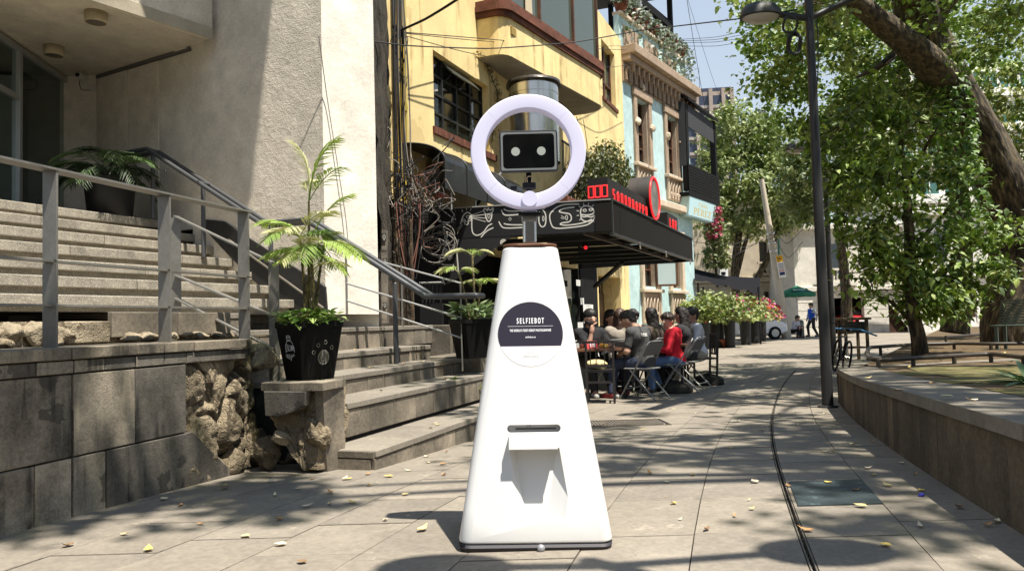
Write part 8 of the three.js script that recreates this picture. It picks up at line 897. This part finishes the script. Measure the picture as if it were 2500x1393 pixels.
{ // trees of the bed that stand beside and behind the viewpoint; their crowns dapple the paving
  const cols = [[0.14, 0.17, 0.025], [0.2, 0.22, 0.04], [0.10, 0.12, 0.018]];
  const mk = (lab, x, d, ells, n, clumps, lean) => { const t = thing('shade_tree', lab, 'tree'); const b = V(x, bedY(Math.max(0.5, d)) - 0.05, -d), c = ells[0].c; part('trunk', limb([b, V(x + (c.x - x) * 0.15, 2.2, -d), V(x + (c.x - x) * 0.5, 4.6, -d + (c.z + d) * 0.4), c], [0.4, 0.3, 0.24, 0.12], 12), M.bark, t); for (const e of ells.slice(1)) part('branch', limb([V(c.x, c.y - 1.2, c.z), c.clone().lerp(e.c, 0.5).add(V(0, 0.15, 0)), e.c], [0.1, 0.06, 0.02], 8), M.barkdark, t); crown(t, ells, n, 0.15, cols, { clumps, cs: 0.34, wide: 0.7, pow: 0.6 }); };
  const e = (x, y, d, a, b, c, w) => ({ c: V(x, y, -d), r: [a, b, c], w });
  mk('spreading street tree in the planter whose crown hangs over the paving', 5.2, 2.6, [e(5.6, 11.5, 1.6, 2.2, 1.1, 2.2), e(4.1, 11.2, 3.5, 1.8, 0.9, 1.6), e(6.6, 11.6, 3.8, 1.8, 1.0, 1.6), e(2.9, 11.0, 4.2, 1.1, 0.6, 1.0), e(1.75, 11.4, 1.35, 0.7, 0.4, 0.6, 1.6), e(0.5, 11.3, 0.7, 0.6, 0.4, 0.5, 1.0)], 6000, 92);
  mk('tall street tree in the planter opposite the restaurant', 8.4, 8.2, [e(7.4, 11.4, 7.2, 2.2, 1.0, 2.0), e(6.2, 11, 5.4, 1.6, 0.9, 1.4), e(8.4, 11.6, 9.4, 2, 1, 1.8), e(5.9, 11.8, 8.2, 1.5, 0.8, 1.4)], 3400, 64); }
{ // unseen trees and dark facade added behind the viewpoint to block sky light (mirrored in tablet and windows)
  const cols = [[0.12, 0.16, 0.03], [0.18, 0.22, 0.05], [0.08, 0.11, 0.02]], F = new Frame(30, -32, -1, -0.1), b = F.group('sky_block_building', 'unseen brown brick building added across the square to block sky light', 'building'), m = bump(mat(L(0.26, 0.2, 0.15), 0.95, { map: T.plaster }), T.lump, 0.01); part('wall', bx(-8, 56, -0.3, 13, -6, 0), m, b); for (let i = 0; i < 14; i++) for (let j = 0; j < 3; j++) { const w = part('window', bx(-5 + i * 4, -3.2 + i * 4, 1.5 + j * 4, 3.8 + j * 4, 0.003, 0.03), M.winglass, b); part('sill', bx(-5.2 + i * 4, -3 + i * 4, 1.35 + j * 4, 1.48 + j * 4, 0.003, 0.15), M.white, w); } part('cornice', bx(-8, 56, 13.01, 13.5, -6.2, 0.4), m, b);
  for (const [i, [x, d]] of [[-12, -15], [-5, -17], [3, -16], [10, -15], [16, -10], [18, -1], [19, 7]].entries()) { const t = thing('sky_block_tree', ['unseen added tree by the left end of the brick facade', 'unseen added tree second along the brick facade', 'unseen added tree third along the brick facade', 'unseen added tree fourth along the brick facade', 'unseen added tree at the end of the brick facade', 'unseen added tree in the middle of the square beyond the planter', 'unseen added tree in the square level with the restaurant'][i], 'tree', { group: 'unseen trees added to block sky light' }); part('trunk', limb([V(x, -0.3, -d), V(x + 0.2, 2, -d), V(x, 4.5, -d + 0.3)], [0.35, 0.26, 0.16], 9), M.bark, t); crown(t, [{ c: V(x, 5.6, -d), r: [2.4, 2.0, 2.4] }, { c: V(x + 1.2, 7.4, -d + 0.5), r: [1.8, 1.5, 1.8] }, { c: V(x - 1.3, 6.8, -d - 0.5), r: [1.8, 1.6, 1.8] }], 1700, 0.42, cols, { clumps: 60, cs: 0.6 }); } }
// ---------------------------------------------------------------- wires and cable tangles
const wire = (label, pts, r, m = M.cable, seg = 5) => solo('overhead_wire', label, 'wire', tube(pts, r, seg, Math.max(8, pts.length * 6)), m);
wire('black cable running from the concrete wall across the yellow facade to the lamp', [at(470, 95, 10.1), at(620, 82, 10.0), at(778, 90, 9.4), at(900, 100, 9.6), at(1010, 112, 11), at(1200, 118, 12), at(1400, 103, 13), at(1560, 75, 13), at(1700, 58, 11), at(1850, 40, 9.6), at(1950, 22, 9.43)], 0.010);
wire('cable clipped down the side of the white pillar', [at(778, 88, 9.0), at(800, 250, 9.2), at(842, 520, 9.3), at(850, 600, 9.3)], 0.006, M.cableLight);
wire('thick black cable rising from the corner clamp out of the top', [at(975, 75, 11.3), at(1040, 45, 10.8), at(1120, -5, 10.2), at(1180, -60, 9.8)], 0.02);
wire('thin wire from the corner clamp towards the roof garden', [at(978, 78, 11.3), at(1200, 96, 14), at(1450, 118, 20), at(1530, 122, 24)], 0.008);
wire('second thin wire from the corner clamp past the bay', [at(978, 80, 11.3), at(1180, 100, 14), at(1400, 112, 20), at(1530, 112, 24)], 0.007);
wire('third thin wire sagging below the bay windows', [at(978, 84, 11.3), at(1150, 130, 14), at(1350, 162, 18), at(1500, 163, 22), at(1560, 150, 25)], 0.007);
for (const [i, y] of [78, 84, 90, 100].entries()) wire(['uppermost of the thin sky wires reaching the tree', 'second thin sky wire below the uppermost one', 'third thin sky wire below the uppermost one', 'lowest thin sky wire slanting to the lamp'][i], [at(1660, y + 18 - i * 2, 26), at(1750, y + 12, 24), at(1850, 68 + i * 9, 22)], 0.008);
wire('steep thin wire rising to the left of the far tower', [at(1760, 460, 40), at(1710, 200, 36), at(1676, -10, 32)], 0.012); wire('steep thin wire rising to the right above the far tower', [at(1790, 320, 44), at(1740, 190, 40), at(1680, 0, 34)], 0.009);
for (const [i, [a, b]] of [[[1886, 560], [1688, 590]], [[1884, 570], [1700, 620]], [[1890, 580], [1720, 560]], [[1880, 548], [1960, 560]], [[1888, 575], [1960, 590]]].entries()) wire(['slack wire from the leaning pole towards the canopy end', 'lower slack wire from the leaning pole towards the awning', 'drooping wire loop between the leaning pole and blue building', 'wire from the leaning pole into the dark leaves', 'lower wire from the leaning pole into the leaves'][i], [at(a[0], a[1], 37), at((a[0] + b[0]) / 2, (a[1] + b[1]) / 2 + 22 + i * 6, 36), at(b[0], b[1], 34)], 0.014);
{ // the clamp and the bundle of cables
  const t = thing('cable_clamp', 'black knot of clamps and cable ends on the corner pipes', 'clamp', { pos: at(975, 78, 11.3) }); for (let i = 0; i < 7; i++) part('block', move(rbox(0.06, 0.05, 0.07, 0.01), rr(-0.08, 0.08), rr(-0.08, 0.08), rr(-0.03, 0.03), rnd() * 3, rnd(), rnd()), M.black, t); for (let i = 0; i < 6; i++) part('cable_end', tube([V(rr(-0.05, 0.05), 0, 0), V(rr(-0.15, 0.15), rr(-0.2, 0.1), 0.02), V(rr(-0.05, 0.05), -rr(0.3, 0.9), 0.02)], 0.008, 5), M.cable, t);
  const b = thing('cable_bundle', 'bundle of black and grey cables running down the rough corner wall', 'cables'); for (let i = 0; i < 16; i++) { const o = rr(-14, 22); part('cable', tube([at(972 + o * 0.5, -20, 11.25), at(974 + o, 150, 11.25), at(978 + o * rr(0.6, 1.2), 300, 11.3), at(982 + o, 400, 11.3), at(985 + o * 1.6 + rr(-10, 10), 480, 11.3)], rr(0.006, 0.014), 5), [M.cable, M.cable, M.cableLight][i % 3], b); }
  const n = thing('cable_tangle', 'wild tangle of black and rusty wires hanging at the building corner', 'cables'); const ms = [M.cable, M.cable, M.cableLight, M.cable, M.cableRed, mat(L(0.2, 0.17, 0.14), 0.7)]; for (let i = 0; i < 64; i++) { let px = rr(945, 1080), py = rr(410, 540); const pts = []; const d0 = rr(11.0, 11.9); for (let k = 0; k < 6; k++) { pts.push(at(px, py, d0 + rr(-0.12, 0.12))); px += rr(-42, 42); py += rr(-34, 40); px = Math.min(1110, Math.max(925, px)); } part('wire', tube(pts, rr(0.004, 0.009), 4, 22), ms[i % 6], n); }
  const lp = thing('hanging_loops', 'long drooping cable loops below the tangle on the grey boards', 'cables'); for (let i = 0; i < 14; i++) { const x0 = rr(960, 1000), x1 = x0 + rr(20, 60), dip = rr(560, 720), d = rr(11.1, 11.5); part('loop', tube([at(x0, rr(470, 500), d), at(x0 + 8, (dip + 480) / 2, d), at((x0 + x1) / 2, dip, d), at(x1 - 3, (dip + 470) / 2, d), at(x1, rr(460, 500), d)], rr(0.006, 0.011), 5, 26), i % 4 === 3 ? M.cableRed : M.cable, lp); }
  const c = thing('cable_roll', 'big round coil of grey wire hung in front of the painted board', 'cable'); for (let i = 0; i < 16; i++) { const cx = 1068 + rr(-14, 16), cy = 585 + rr(-18, 30), r = rr(0.08, 0.28), d = 11.9 + rr(-0.1, 0.1), o = at(cx, cy, d), ph = rr(0, 6), e = rr(0.7, 1); const pts = []; for (let k = 0; k < 12; k++) { const q = k / 12 * 6.283 + ph; pts.push(V(o.x + Math.cos(q) * r, o.y + Math.sin(q) * r * e, o.z + rr(-0.02, 0.02))); } part('turn', tube(pts, rr(0.005, 0.009), 5, 44, true), i % 3 ? M.cableLight : M.cable, c); } }
{ // rough strip of wall between pillar and yellow house, boards, pale pipe cover
  const F = new Frame(-1.70, 9.62, -0.07, 1), t = F.group('rough_wall', 'dark rough stone strip between the white pillar and yellow house', 'wall'); const n = 40, m = 14, pos = [], idx = []; for (let j = 0; j <= n; j++) for (let i = 0; i <= m; i++) { const x = 2.1 * i / m, y = 0.9 + 6 * j / n; pos.push(x, y, 0.14 * (fbm(x * 3, y * 3, 4) - 0.4) + 0.05 * (fbm(x * 11, y * 11, 8) - 0.4)); if (i && j) { const a = (j - 1) * (m + 1) + i - 1; idx.push(a, a + 1, a + m + 1, a + 1, a + m + 2, a + m + 1); } } const g = new THREE.BufferGeometry(); g.setAttribute('position', new THREE.Float32BufferAttribute(pos, 3)); g.setIndex(idx); g.computeVertexNormals(); part('stone_face', uvs(g), M.roughwall, t); part('core', bx(0, 2.1, -0.4, 7, -0.5, -0.12), M.roughwall, t);
  const w = thing('weathered_boards', 'tall weathered grey boards leaning at the building corner', 'boards'); for (let i = 0; i < 4; i++) { const a = at(958 + i * 17, 800, 11.2 - i * 0.05), b = at(952 + i * 17, 560 - i * 8, 11.3 - i * 0.05); part('board', bar(V(a.x, 0.4, a.z), b, 0.1, 0.03), mat(L(...[[0.2, 0.185, 0.165], [0.26, 0.235, 0.2], [0.17, 0.16, 0.145], [0.23, 0.2, 0.165]][i]), 0.95, { map: T.wood }), w); }
  const a = at(940, 790, 9.75), b = at(938, 562, 9.75), p = thing('pipe_cover', 'pale painted pipe cover with black stickers beside the pillar', 'pipe cover'); part('channel', bar(V(a.x, 0.95, a.z), b, 0.11, 0.07), mat(L(0.66, 0.6, 0.53), 0.8, { map: T.stain }), p); for (const [px, py, s] of [[938, 579, 1], [940, 638, 0.8], [940, 745, 0.8]]) { const q = at(px, py, 9.69), c = canvasTex(64, 96, x => { x.fillStyle = '#15130f'; x.fillRect(0, 0, 64, 96); x.strokeStyle = '#dcd6c8'; x.lineWidth = 5; x.beginPath(); x.moveTo(32, 12); x.lineTo(52, 30); x.lineTo(46, 66); x.lineTo(32, 84); x.lineTo(18, 66); x.lineTo(12, 30); x.closePath(); x.stroke(); x.beginPath(); x.moveTo(32, 30); x.lineTo(32, 66); x.stroke(); }); const g = new THREE.PlaneGeometry(0.055 * s, 0.1 * s); g.translate(q.x, q.y, q.z + 0.012); part('sticker', g, mat(0xffffff, 0.7, { map: c }), p); }
  const bk = thing('wire_rack', 'small black wire rack basket beside the boards', 'basket', { pos: (() => { const q = at(1052, 690, 11.6); return V(q.x, q.y, q.z); })() }); part('rim', pipe([V(-0.16, 0, -0.1), V(0.16, 0, -0.1), V(0.16, 0, 0.1), V(-0.16, 0, 0.1)], 0.01, 6, true), M.alu, bk); for (let i = 0; i < 6; i++) part('rod', tube([V(-0.15 + i * 0.06, 0, 0.1), V(-0.14 + i * 0.055, -0.28, 0.09), V(-0.14 + i * 0.055, -0.28, -0.09), V(-0.15 + i * 0.06, 0, -0.1)], 0.006, 5), M.black, bk); part('stand', [box(0.34, 0.9, 0.2, 0, -0.76, -0.02)], M.blackmatte, bk); }
// ---------------------------------------------------------------- litter of leaves, weeds
{ const lm = [[0.62, 0.50, 0.22], [0.70, 0.62, 0.40], [0.40, 0.22, 0.09], [0.60, 0.45, 0.12], [0.66, 0.54, 0.38], [0.20, 0.12, 0.06]].map(c => mat(L(...c), 0.8, { side: THREE.DoubleSide }));
  const curl = (l, w, k) => { const g = leafGeo(l, w, 0.35, 4), p = g.attributes.position; for (let i = 0; i < p.count; i++) { const x = p.getX(i) / l; p.setY(i, p.getY(i) + 0.25 * l * x * x + k * l * Math.pow(x - 0.4, 2) + 0.004); } g.computeVertexNormals(); return g; }; const gs = [curl(0.085, 0.05, 0.9), curl(0.075, 0.055, 0.4), curl(0.10, 0.035, 0.7), curl(0.06, 0.045, 1.1)];
  const put = (p, i, s = 1) => { const o = solo('fallen_leaf', 'dry fallen leaf lying on the grey paving', 'leaf', gs[i % 4], lm[(i * 7 + (i >> 2)) % 6], { pos: p, turn: i * 2.399, group: 'dry leaves scattered on the paving' }); o.scale.setScalar(s * (0.75 + ((i * 37) % 10) / 18)); return o; };
  const px = [[292, 1307], [405, 1222], [445, 1232], [543, 1188], [560, 1195], [590, 1310], [670, 1213], [690, 1268], [735, 1240], [748, 1376], [802, 1230], [838, 1173], [860, 1170], [720, 1195], [812, 1207], [905, 1185], [890, 1160], [960, 1165], [1035, 1115], [1090, 1105], [1050, 1130], [1072, 1135], [870, 1230], [940, 1270], [1020, 1300], [700, 1330], [480, 1280], [360, 1350], [180, 1330], [980, 1210], [1005, 1150], [1080, 1160], [655, 1180], [768, 1170],
    [1560, 1050], [1635, 1180], [1690, 1160], [1800, 1030], [1870, 1052], [1880, 1120], [1930, 1190], [2025, 1178], [2005, 1105], [2040, 1105], [2075, 1085], [2130, 1080], [2140, 1160], [2110, 1145], [2180, 1190], [2200, 1130], [2230, 1160], [2260, 1200], [2300, 1075], [2320, 1160], [2440, 1272], [2400, 1285], [2070, 1040], [1900, 1010], [1945, 1040], [1700, 1010], [1780, 1095], [1850, 1180], [1730, 1290], [1830, 1245], [1990, 1300], [2150, 1330], [2250, 1290], [2350, 1240], [1640, 1000], [1750, 960], [1800, 930], [1900, 900], [1850, 880], [1560, 1100], [1590, 1160], [1650, 1230], [2080, 1200], [2120, 1240], [2010, 1010], [2090, 1010], [1770, 1000], [1830, 985], [1960, 985]];
  for (const [i, [a, b]] of px.entries()) { const p = onG(a, b); put(V(p.x, p.y + 0.003, p.z), i, 0.7); }
  for (let i = 0; i < 45; i++) { const d = 2.4 + 10 * Math.pow(rnd(), 1.2), c = rr(-2.3, 1.2), p = st(c, d, 0.003); if (Math.hypot(p.x - 0.1, p.z + 3.3) < 0.42) continue; put(p, i + 200, rr(0.18, 0.4)); }
  const put2 = (p, i) => { const o = solo('fallen_leaf', 'dry fallen leaf lying on the planter coping or bed', 'leaf', gs[i % 4], lm[i % 6], { pos: p, turn: i * 2.4, group: 'dry leaves on the planter' }); o.scale.setScalar(0.9); }; for (const [i, [a, b]] of [[2110, 928], [2330, 975], [2270, 940], [2220, 900], [2390, 985], [2180, 960]].entries()) { const p = onG(a, b, 0.462); put2(V(p.x, p.y + 0.012, p.z), i); } for (let i = 0; i < 50; i++) { const d = rr(9, 15), x = wc(9.9) + sx(10) + 1 + rnd() * 6, p = V(x, bedY(d) + 0.05, -d); put2(p, i + 7); }
  const st2 = (z, y, x, i) => { const p = FS.w(x, y + 0.004, z); const o = solo('fallen_leaf', 'small dry leaf lying on the stone steps', 'leaf', gs[i % 4], lm[i % 6], { pos: p, turn: i, group: 'dry leaves on the steps' }); o.scale.setScalar(0.7); }; for (let i = 0; i < 14; i++) { const k = i % 5; st2(-0.4 * k - rr(0.05, 0.3), stepY[k], rr(0.4, 2.6), i); }
  const weed = (p, n, s, lab) => { const t = thing('weed', lab, 'plant', { pos: p }); leaves(t, 'foliage', leafGeo(0.07, 0.022, 0.2), n, (i, o) => { const a = i * 2.4; o.position.set(rr(-0.02, 0.02), rr(0, 0.02), rr(-0.02, 0.02)); o.rotation.set(0, a, rr(0.2, 1.0)); o.scale.setScalar(s * rr(0.6, 1.2)); }, k => k < 0.5 ? [0.2, 0.3, 0.05] : [0.3, 0.38, 0.1]); }; weed(onG(748, 1146), 26, 1.2, 'small green weed at the foot of the broken pedestal'); weed(onG(825, 1143), 14, 0.7, 'tiny green weed against the lowest step'); weed(FS.w(2.3, 0.35, -0.38), 14, 0.9, 'small weed growing from the riser of the third step'); weed(FS.w(3.0, 0.2, -0.39), 10, 0.8, 'small weed growing from the second step');
  const bc_ = onG(2251, 1212); solo('candy_wrapper', 'crumpled blue wrapper on the paving near the planter wall', 'litter', rock(0.018, 0.012, 0.012, 801, 0, 0.4), mat(L(0.05, 0.05, 0.4), 0.4), { pos: V(bc_.x, bc_.y + 0.009, bc_.z) });
  const sf = thing('spiky_shrub', 'green strap-leaved shrub at the edge of the mossy paving', 'plant', { pos: (() => { const p = at(2520, 930, 5.6); return V(p.x, bedY(5.6), p.z); })() }); leaves(sf, 'foliage', leafGeo(0.5, 0.06, 0.2, 5), 60, (i, o) => { o.position.set(rr(-0.03, 0.03), 0.0, rr(-0.03, 0.03)); o.rotation.set(0, i * 2.4, rr(-0.1, 0.7)); o.scale.setScalar(rr(0.5, 0.9)); }, k => k < 0.5 ? [0.1, 0.2, 0.05] : [0.16, 0.28, 0.08]); }
renderer.render(scene, camera);
